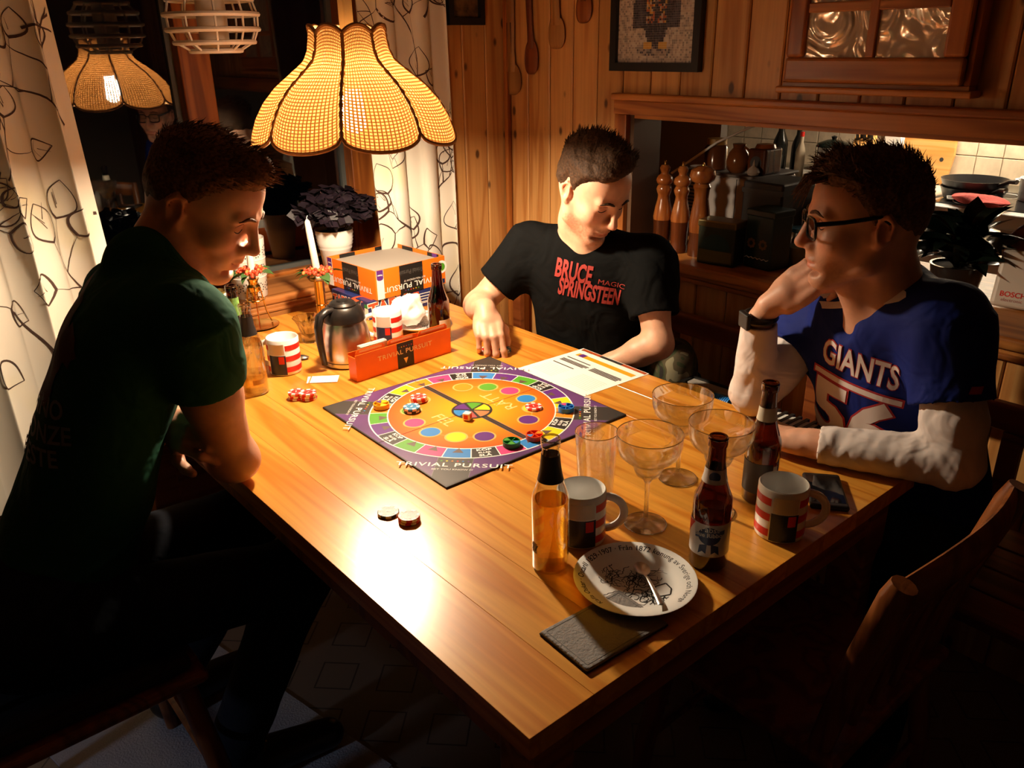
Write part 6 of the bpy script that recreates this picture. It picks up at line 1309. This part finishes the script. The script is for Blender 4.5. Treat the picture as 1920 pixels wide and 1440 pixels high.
def face_bits(parent, P, mat_, mhair, R, bv):
    f = Vector(R[:, 0])
    def snap(y, z, x0, off):
        p = Vector(P(x0+.05, y, z)); h = bv.ray_cast(p, -f, .12); return tuple(h[0]+h[1]*off) if h[0] is not None else tuple(P(x0, y, z))
    for y in (1, -1):
        G().tube([snap(y*q, z, .095, .0006) for q, z in ((.013, .0335), (.020, .0365), (.029, .0385), (.038, .0375), (.046, .034), (.051, .031))], [.0018, .0034, .0036, .0031, .0022, .001], 8).obj('eyebrow', mhair, parent, smooth=True)
        G().tube([snap(y*q, z, .09, .0005) for q, z in ((.0165, .0085), (.022, .0062), (.028, .0050), (.034, .0050), (.040, .0062), (.045, .0088))], [.0006, .0012, .0014, .0014, .0012, .0006], 6).obj('eyelashes', mat_, parent, smooth=True)
        G().tube([snap(y*q, z, .09, .0) for q, z in ((.0185, .0190), (.025, .0225), (.033, .0230), (.041, .0200), (.046, .0165))], [.0004, .0007, .0008, .0007, .0004], 6).obj('eyelid_crease', M['crease'], parent, smooth=True)
M['crease'] = plain('lid_crease', (.20, .09, .06), .7)
M['lash'] = plain('dark_lash', (.025, .012, .008), .6)
def person(name, label, V_, F_, skin):
    o = link('person', npmesh('person', V_, F_, skin)); tag(o, label, 'person', 'men playing the quiz game'); return o
def bvh_of(V_, F_): return BVHTree.FromPolygons([tuple(v) for v in V_], [tuple(int(i) for i in f) for f in F_])
HR = arr(*RT); HU = arr(*UPV); HF = arr(*FW); H0 = arr(_H.x, _H.y, 0); R0 = arr(_R0.x, _R0.y, 0); UP = arr(0, 0, 1)
RES = .0036
SHN, SHF = (.954, .055, 1.112), (1.081, .275, 1.010)
def hfr(d, b, side=1):
    d = np.array(d, float); d /= np.linalg.norm(d); b = np.array(b, float); b -= d*(b@d); b /= np.linalg.norm(b); return np.array([d, np.cross(b, d)*side, b]).T
# ---------------- man in the green shirt
def man_green():
    hd = arr(.066, 1.020, 1.244); HRt = hframe(tuple(R0*.995-H0*.10), pitch=31)
    neck = arr(-.034, 1.005, 1.143); sR = arr(-.055, .815, 1.085); sL = arr(-.075, 1.135, 1.075); eR = arr(-.008, .862, .792); wR = arr(-.01, 1.085, .795); eL = arr(-.02, 1.215, .79); wL = arr(-.075, .965, .845)
    skin = skinmat('skin_warm', (.62, .33, .22)); S = SDF((-.66, .62, .42), (.22, 1.42, 1.43), RES)
    P = head_prims(S, hd, HRt, 1.04, smile=1)
    S.chain([P(-.028, 0, -.02), lerp(P(-.03, 0, -.06), neck, .5), neck-arr(.02, 0, .03)], [.052, .055, .066], .035); S.cap(P(.045, 0, -.085), neck+arr(.03, -.01, -.02), .02, .034, .03)
    fr_ = hframe((.95, -.31, 0), pitch=28)
    cs = [(arr(-.115, .97, 1.03), .10, .155, .12), (arr(-.18, .98, .90), .105, .15, .17), (arr(-.25, .985, .74), .11, .145, .16), (arr(-.32, .975, .60), .12, .155, .13)]
    torso(S, fr_, neck-arr(0, 0, .05), sL, sR, cs, -.012)
    S.chain([sR, lerp(sR, eR, .5), eR], [.054, .053, .044], .02); S.ell(eR+arr(.012, -.012, -.005), (.04, .04, .04), None, .02); S.chain([eR, lerp(eR, wR, .35), wR], [.043, .043, .028], .02)
    S.chain([sL, lerp(sL, eL, .5), eL], [.052, .046, .040], .02); S.chain([eL, lerp(eL, wL, .35), wL], [.041, .041, .028], .02)
    hand_prims(S, wL, hfr((.05, -.9, .12), (-.75, -.2, .5), -1), [(30, 50, 30), (34, 50, 30), (38, 52, 30), (42, 52, 30)], [(.5, .8, -.2), (.9, .3, -.2), (1, .1, -.2)])
    hand_prims(S, wR, hfr((-.35, .6, -.05), (-.3, -.2, .9), 1), [(25, 40, 25)]*4, [(.5, .8, -.2), (.9, .3, -.2), (1, .1, -.2)])
    V_, F_ = S.mesh(); o = person('person', 'man in dark green t-shirt leaning on folded arms, seen in profile', V_, F_, skin)
    hm = hairmat('brown_hair', (.15, .07, .03)); hair_obj('hair', hd, HRt, hm, o, 1.04, top=.012, side=.002, seed=3, front=(1.0, .008, 0), ln=.016, n=3200, sweep=(.5, 0, .3), wild=.2)
    face_bits(o, P, M['lash'], hm, HRt, bvh_of(V_, F_)); tint(o, hd, HRt, 1.04, .12)
    S = SDF((-.68, .60, .42), (.2, 1.45, 1.30), .006); torso(S, fr_, neck-arr(0, 0, .055), sL, sR, cs, .006)
    sl = lerp(sR, eR, .42); dv = (eR-sR)/np.linalg.norm(eR-sR); S.cap(sR, lerp(sR, eR, .25), .068, .068, .04); S.cone(sR, sl, .069, .066, .03); S.cone(lerp(sR, eR, .3), sl+dv*.02, .057, .057, .004, True)
    sl2 = lerp(sL, eL, .6); S.cone(sL, sl2, .07, .07, .03); S.cap(neck-arr(.025, -.005, .055), neck-arr(.02, 0, -.012), .078, .068, .03)
    V_, F_ = S.mesh(); V_ = ripple(V_, F_, .0042, 34, 2); o2 = link('t_shirt', npmesh('t_shirt', V_, F_, clothmat('dark_green_cotton', (.012, .075, .038), .35)), o)
    bv = bvh_of(V_, F_); D = arr(.62, .75, -.1); X = arr(.75, -.62, 0); fad = plain('faded_white_print', (.16, .17, .16), .8); rp = plain('faded_red_print', (.07, .018, .012), .85)
    for s_, z in (('VINNO', .975), ('BRONZE', .935), ('FESTE', .895)): decal(o2, bv, s_, .042, arr(-.42, .80, z), X, UP, D, fad, bold=.02)
    for k, (dx, z, r_) in enumerate(((-.37, 1.06, .05), (-.34, 1.12, .045), (-.39, 1.0, .03), (-.30, 1.07, .03))): rn = random.Random(k); decal(o2, bv, '', 0, arr(dx, .83, z), X, UP, D, rp, poly=[(r_*(.6+.5*rn.random())*math.cos(a*.45), r_*(.8+.6*rn.random())*math.sin(a*.45)) for a in range(14)], nm='faded_picture')
    S = SDF((-.66, .58, -.02), (.40, 1.40, .74), .009); S.ell((-.37, .95, .575), (.155, .19, .13), None, .05)
    for y, kn, an, ft in ((.865, arr(.07, .80, .525), arr(-.10, .86, .12), arr(.02, .82, .05)), (1.03, arr(.10, 1.08, .525), arr(-.12, 1.16, .12), arr(-.02, 1.18, .05))): S.chain([arr(-.34, y, .555), kn, an], [.092, .068, .055], .03)
    V_, F_ = S.mesh(); V_ = ripple(V_, F_, .004, 30, 5); link('trousers', npmesh('trousers', V_, F_, clothmat('dark_denim', (.010, .011, .016), .3)), o)
    for an, dr in ((arr(-.10, .86, .06), arr(.20, -.03, -.02)), (arr(-.14, 1.17, .06), arr(.19, .02, -.02))): S = SDF(an-.2, an+.32, .006); S.cap(an, an+dr, .048, .036, .02); S.cap(an, an+arr(0, 0, .05), .05, .052, .02); V_, F_ = S.mesh(); V_[:, 2] = np.maximum(V_[:, 2], .006); link('shoe', npmesh('shoe', V_, F_, M['black']), o)
    return o
# ---------------- man in the black shirt
def man_black():
    hd = arr(1.072, .965, 1.160); HRt = hframe(tuple(-H0*.80+R0*.60), pitch=31, roll=0)
    neck = arr(1.125, 1.030, 1.005); sR = arr(1.062, 1.180, .975); sL = arr(1.205, .868, .962); eR = arr(.915, 1.262, .812); wR = arr(.836, 1.125, .842); eL = arr(1.150, .772, .762); wL = arr(1.072, .885, .690)
    skin = skinmat('skin_fair', (.68, .38, .25)); S = SDF((.66, .60, .42), (1.42, 1.42, 1.34), RES)
    P = head_prims(S, hd, HRt, .98)
    S.chain([P(-.028, 0, -.02), lerp(P(-.03, 0, -.06), neck, .5), neck-arr(0, 0, .04)], [.052, .055, .066], .035); S.cap(P(.04, 0, -.085), neck+arr(-.03, -.03, -.03), .02, .038, .03)
    fr_ = hframe(tuple(-H0*.97-R0*.24), pitch=16)
    cs = [(arr(1.155, 1.045, .895), .115, .175, .13), (arr(1.175, 1.045, .77), .12, .165, .16), (arr(1.20, 1.05, .62), .13, .165, .15)]
    torso(S, fr_, neck-arr(0, 0, .05), sL, sR, cs, -.012)
    S.chain([sR, lerp(sR, eR, .5), eR], [.050, .045, .038], .02); S.chain([eR, lerp(eR, wR, .35), wR], [.040, .039, .027], .02)
    S.chain([sL, lerp(sL, eL, .5), eL], [.050, .045, .038], .02); S.chain([eL, lerp(eL, wL, .35), wL], [.040, .038, .027], .02)
    hand_prims(S, wR, hfr(-H0*.72+R0*.12-UP*.50, UP*.8-H0*.35), [(30, 20, 18), (40, 32, 25), (48, 45, 30), (52, 50, 32)], [(.55, .5, -.6), (.8, .1, -.65), (.85, -.1, -.6)])
    hand_prims(S, wL, hfr((-.4, .75, -.45), (-.3, .1, .9), -1), [(18, 22, 15)]*4, [(.6, .7, -.1), (.9, .3, -.1), (1, .1, -.1)])
    V_, F_ = S.mesh(); o = person('person', 'man in black t-shirt with red lettering reaching for the chips', V_, F_, skin)
    hm = hairmat('dark_brown_hair', (.055, .028, .014)); hair_obj('hair', hd, HRt, hm, o, .98, top=.026, side=.009, seed=8, front=(1.0, -.012, -.012), ln=.020, n=3000, sweep=(-.45, .5, .05), wild=.10, zshift=.016, asym=.28, nrm=.22)
    face_bits(o, P, M['lash'], hm, HRt, bvh_of(V_, F_)); tint(o, hd, HRt, .98, .55)
    S = SDF((.80, .58, .42), (1.44, 1.42, 1.16), .006); torso(S, fr_, neck-arr(0, 0, .055), sL, sR, cs, .006)
    for s_, e_ in ((sR, eR), (sL, eL)): dv = (e_-s_)/np.linalg.norm(e_-s_); q = lerp(s_, e_, .66); S.cap(s_, lerp(s_, e_, .25), .066, .066, .04); S.cone(s_, q, .070, .068, .03); S.cone(lerp(s_, e_, .5), q+dv*.02, .053, .055, .004, True)
    S.cap(neck-arr(0, 0, .055), neck+arr(.005, .005, .005), .08, .068, .03)
    V_, F_ = S.mesh(); V_ = ripple(V_, F_, .0042, 34, 4); o2 = link('t_shirt', npmesh('t_shirt', V_, F_, clothmat('black_cotton', (.006, .0063, .0065), .4, spec=.03)), o)
    bv = bvh_of(V_, F_); D = H0*.98+R0*.10; X = R0*.975-H0*.1-UP*.16; Y = UP*.97+R0*.16; rd = plain('shirt_red_print', (.30, .03, .024), .75)
    O_ = arr(1.035, .905, .900)
    decal(o2, bv, 'BRUCE', .070, O_-R0*.058+UP*.040, X, Y, D, rd, bold=.035, sx=.47); decal(o2, bv, 'SPRINGSTEEN', .066, O_-R0*.014-UP*.016, X, Y, D, rd, bold=.035, sx=.42); decal(o2, bv, 'MAGIC', .020, O_+R0*.046+UP*.014, X, Y, D, rd, bold=.0, sx=1.2)
    S = SDF((.84, .56, .42), (1.46, 1.40, .76), .009); S.ell((1.23, 1.05, .56), (.16, .18, .115), None, .05)
    for y, kn in ((1.14, arr(.93, 1.18, .535)), (.96, arr(.93, .90, .535))): S.cap(arr(1.2, y, .54), kn, .085, .07, .03)
    V_, F_ = S.mesh(); link('trousers', npmesh('trousers', V_, F_, clothmat('dark_trousers', (.012, .012, .014), .3)), o)
    for y in (1.18, .90):
        S = SDF((.82, y-.1, -.01), (1.05, y+.1, .56), .009); S.chain([arr(.93, y, .535), arr(.96, y, .3), arr(.96, y, .09)], [.07, .062, .05], .02); V_, F_ = S.mesh(); link('trouser_leg', npmesh('trouser_leg', V_, F_, bpy.data.materials['dark_trousers']), o)
        S = SDF((.76, y-.08, -.02), (1.08, y+.08, .16), .006); S.cap((.97, y, .06), (.82, y, .045), .048, .038, .02); V_, F_ = S.mesh(); V_[:, 2] = np.maximum(V_[:, 2], .006); link('shoe', npmesh('shoe', V_, F_, M['black']), o)
    return o
# ---------------- man in the blue jersey
def man_blue():
    hd = arr(.992, .165, 1.198); HRt = hframe(tuple(-R0*.985+H0*.14), pitch=5)
    neck = arr(1.070, .140, 1.045); sL = arr(1.040, .010, 1.030); sR = arr(1.160, .310, .960); eL = arr(.992, -.072, .792); wL = arr(.898, .160, .776); eR = arr(.994, .368, .788); wR = arr(.965, .354, .975)
    skin = skinmat('skin_tan', (.60, .32, .21)); S = SDF((.76, -.20, .42), (1.42, .56, 1.38), RES)
    P = head_prims(S, hd, HRt, .98)
    S.chain([P(-.028, 0, -.02), lerp(P(-.03, 0, -.06), neck, .5), neck-arr(0, 0, .05)], [.052, .055, .066], .035); S.cap(P(.045, 0, -.085), neck+arr(-.04, .02, -.03), .02, .034, .03)
    fr_ = hframe(tuple(-R0*.80-H0*.60), pitch=14)
    cs = [(arr(1.135, .150, .915), .12, .175, .13), (arr(1.170, .125, .78), .125, .17, .16), (arr(1.20, .10, .62), .135, .17, .15)]
    torso(S, fr_, neck-arr(0, 0, .035), sL, sR, cs, -.012)
    for s_, e_, w_ in ((sL, eL, wL), (sR, eR, wR)): S.chain([s_, lerp(s_, e_, .5), e_], [.048, .043, .036], .02); S.chain([e_, lerp(e_, w_, .35), w_], [.037, .035, .026], .02)
    hand_prims(S, wL, hfr((-.16, .92, -.08), (0, 0, 1), -1), [(14, 18, 12), (16, 20, 14), (18, 22, 14), (20, 24, 14)], [(.7, .6, -.1), (.9, .3, -.15), (1, .1, -.15)])
    hand_prims(S, wR+arr(.006, -.026, .040), hfr(R0*.66+UP*.66-H0*.30, -R0*.60+UP*.52-H0*.52), [(40, 58, 36), (44, 60, 38), (48, 62, 38), (50, 64, 38)], [(.75, .2, -.6), (.85, -.1, -.5), (.7, -.4, -.55)], s=1.1)
    V_, F_ = S.mesh(); o = person('person', 'man with glasses in blue football jersey resting his chin on a fist', V_, F_, skin)
    hm = hairmat('mid_brown_hair', (.12, .06, .028)); hair_obj('hair', hd, HRt, hm, o, .98, top=.012, side=.005, seed=21, front=(.7, .0, 0), ln=.019, n=3400, sweep=(.25, 0, .22), wild=.18, nrm=.35)
    g = G(); rn = random.Random(4)
    for k in range(46):      # fringe tuft falling over the forehead
        y = rn.uniform(-.03, .045); p0 = arr(.085, y, .098+rn.uniform(-.004, .008)); p1 = p0+arr(.028, rn.uniform(-.006, .006), -.004); p2 = p0+arr(.046+rn.uniform(-.01, .012), rn.uniform(-.01, .01), -.028-rn.uniform(0, .022)); g.tube([tuple(P(*p0)), tuple(P(*p1)), tuple(P(*p2))], [.0016, .0012, .0003], 4)
    g.obj('fringe', hm, o)
    face_bits(o, P, M['lash'], hm, HRt, bvh_of(V_, F_)); tint(o, hd, HRt, .98, .25)
    gl = empty('glasses', parent=o); fm = plain('black_acetate', (.008, .007, .007), .2)
    for y in (1, -1):
        c = arr(.112, y*.033, .010); pts = []
        for a in range(24):
            th = a*PI/12; cx_, cz_ = math.copysign(abs(math.cos(th))**.55, math.cos(th))*.0255, math.copysign(abs(math.sin(th))**.6, math.sin(th))*.0185; pts.append(tuple(P(c[0]-abs(c[1]+cx_)*.10, c[1]+cx_, c[2]+cz_-(.003 if cz_ < 0 else 0))))
        G().tube(pts, .0026, 8, closed=True).obj('rim', fm, gl, smooth=True); g = G(); g.add([tuple(Vector(p)) for p in pts], [tuple(range(24))]); g.obj('lens', clearglass('spectacle_lens', (.93, .93, .9), .6, .06), gl)
        G().tube([tuple(P(.105, y*.060, .020)), tuple(P(.06, y*.076, .024)), tuple(P(-.002, y*.080, .030)), tuple(P(-.018, y*.082, .016))], [.0036, .0032, .003, .0022], 8, flat=1.3).obj('temple', fm, gl, smooth=True)
    G().tube([tuple(P(.112, .008, .016)), tuple(P(.1165, 0, .019)), tuple(P(.112, -.008, .016))], .0022, 8).obj('bridge', fm, gl, smooth=True)
    # white long sleeved undershirt: only the arms show
    wm = clothmat('white_undershirt', (.62, .55, .52), .5); S = SDF((.80, -.22, .70), (1.36, .56, 1.12), .0045)
    for s_, e_, w_, r0_ in ((sL, eL, wL, 0), (sR, eR, wR, 0)):
        S.chain([lerp(s_, e_, .2), lerp(s_, e_, .7), e_], [.056, .053, .050], .02); q = lerp(e_, w_, .96); dv = (w_-e_)/np.linalg.norm(w_-e_); S.cone(e_, q, .049, .0375, .02); S.cone(lerp(e_, w_, .85), q+dv*.02, .0295, .031, .003, True)
    V_, F_ = S.mesh(); V_ = ripple(V_, F_, .0013, 130, 9, (wL-eL)/np.linalg.norm(wL-eL)); link('undershirt', npmesh('undershirt', V_, F_, wm), o)
    S = SDF((.92, -.22, .42), (1.44, .56, 1.16), .0055); torso(S, fr_, neck-arr(0, 0, .032), sL, sR, cs, .008)
    for s_, e_, q_ in ((sL, eL, .56), (sR, eR, .50)): dv = (e_-s_)/np.linalg.norm(e_-s_); q = lerp(s_, e_, q_); S.cap(s_, lerp(s_, e_, .2), .067, .067, .04); S.cone(s_, q, .072, .073, .03); S.cone(lerp(s_, e_, .35), q+dv*.02, .060, .062, .004, True)
    S.cap(neck-arr(0, 0, .055), neck+arr(.010, -.006, .014), .082, .066, .03); S.cap(P(.05, 0, -.10), neck+arr(-.075, .045, -.055), .035, .02, .02, True)
    V_, F_ = S.mesh(); V_ = ripple(V_, F_, .0042, 34, 11); o2 = link('jersey', npmesh('jersey', V_, F_, clothmat('royal_blue_jersey', (.008, .018, .15), .35, .7)), o)
    bv = bvh_of(V_, F_); D = H0*.72+R0*.60; X = R0*.70-H0*.62-UP*.10; Y = UP*.98+R0*.12; wp = plain('jersey_white', (.62, .56, .54), .75); rp_ = plain('jersey_red', (.35, .02, .025), .75)
    O_ = arr(1.03, .150, .918)
    for m_, b_, of in ((rp_, .05, .0014), (wp, .02, .0022)): decal(o2, bv, 'GIANTS', .078, O_, X, Y, D, m_, bold=b_, sx=.60, off=of)
    for m_, e_, of in ((rp_, .004, .0014), (wp, 0, .0022)): decal(o2, bv, '', 0, O_-Y*.052, X, Y, D, m_, poly=[(-.095-e_, -.006-e_), (.095+e_, -.006-e_), (.095+e_, .006+e_), (-.095-e_, .006+e_)], off=of, nm='underline')
    for m_, b_, of in ((rp_, .055, .0014), (wp, .035, .0024)): decal(o2, bv, '56', .190, O_-Y*.146, X, Y, D, m_, bold=b_, sx=1.05, off=of, nm='jersey_number')
    for oo in (arr(*SHN), arr(*SHF)): decal(o2, bv, '5', .075, oo, HR, HU, HF, wp, bold=.05, sx=1.25, nm='shoulder_number')
    decal(o2, bv, '', 0, sL+(eL-sL)*.36-H0*.0, arr(.7, -.7, 0), UP, H0, rp_, poly=[(-.008, -.006), (.014, -.006), (.019, .007), (-.003, .007)], nm='maker_mark')
    wt = empty('wristwatch', parent=o); dv = (wR-eR)/np.linalg.norm(wR-eR); c = lerp(eR, wR, 1.03); a1, a2 = aim(dv, (0, 0, 1)) if abs(dv[2]) < .9 else aim(dv, (0, 1, 0)); a3 = np.cross(a1, a2)
    G().tube([tuple(c+(a2*math.cos(k*PI/14)+a3*math.sin(k*PI/14))*.0305) for k in range(28)], .0085, 8, closed=True, flat=.9).obj('strap', M['black'], wt, smooth=True)
    cf = -H0*.3-R0*.9; cf -= a1*(cf@a1); cf /= np.linalg.norm(cf); Mx = Matrix([[a1[i], np.cross(cf, a1)[i], cf[i]] for i in range(3)]).to_4x4(); Mx.translation = Vector(c+cf*.036); G().box((0, 0, 0), (.036, .034, .011), Mx).obj('watch_case', M['black'], wt, bevel=.003)
    S = SDF((.92, -.24, .42), (1.46, .52, .76), .009); S.ell((1.23, .10, .56), (.16, .18, .115), None, .05)
    for kn in (arr(1.0, .30, .535), arr(1.0, -.02, .535)): S.cap(arr(1.2, .1+(kn[1]-.1)*.5, .54), kn, .085, .07, .03)
    V_, F_ = S.mesh(); link('trousers', npmesh('trousers', V_, F_, bpy.data.materials['dark_denim']), o)
    for y in (.30, -.02):
        S = SDF((.86, y-.1, -.01), (1.10, y+.1, .56), .009); S.chain([arr(1.0, y, .535), arr(1.01, y, .3), arr(1.02, y, .09)], [.07, .062, .05], .02); V_, F_ = S.mesh(); link('trouser_leg', npmesh('trouser_leg', V_, F_, bpy.data.materials['dark_denim']), o)
        S = SDF((.80, y-.08, -.02), (1.12, y+.08, .16), .006); S.cap((1.02, y, .06), (.87, y, .045), .048, .038, .02); V_, F_ = S.mesh(); V_[:, 2] = np.maximum(V_[:, 2], .006); link('shoe', npmesh('shoe', V_, F_, M['black']), o)
    return o
man_green(); man_black(); man_blue()
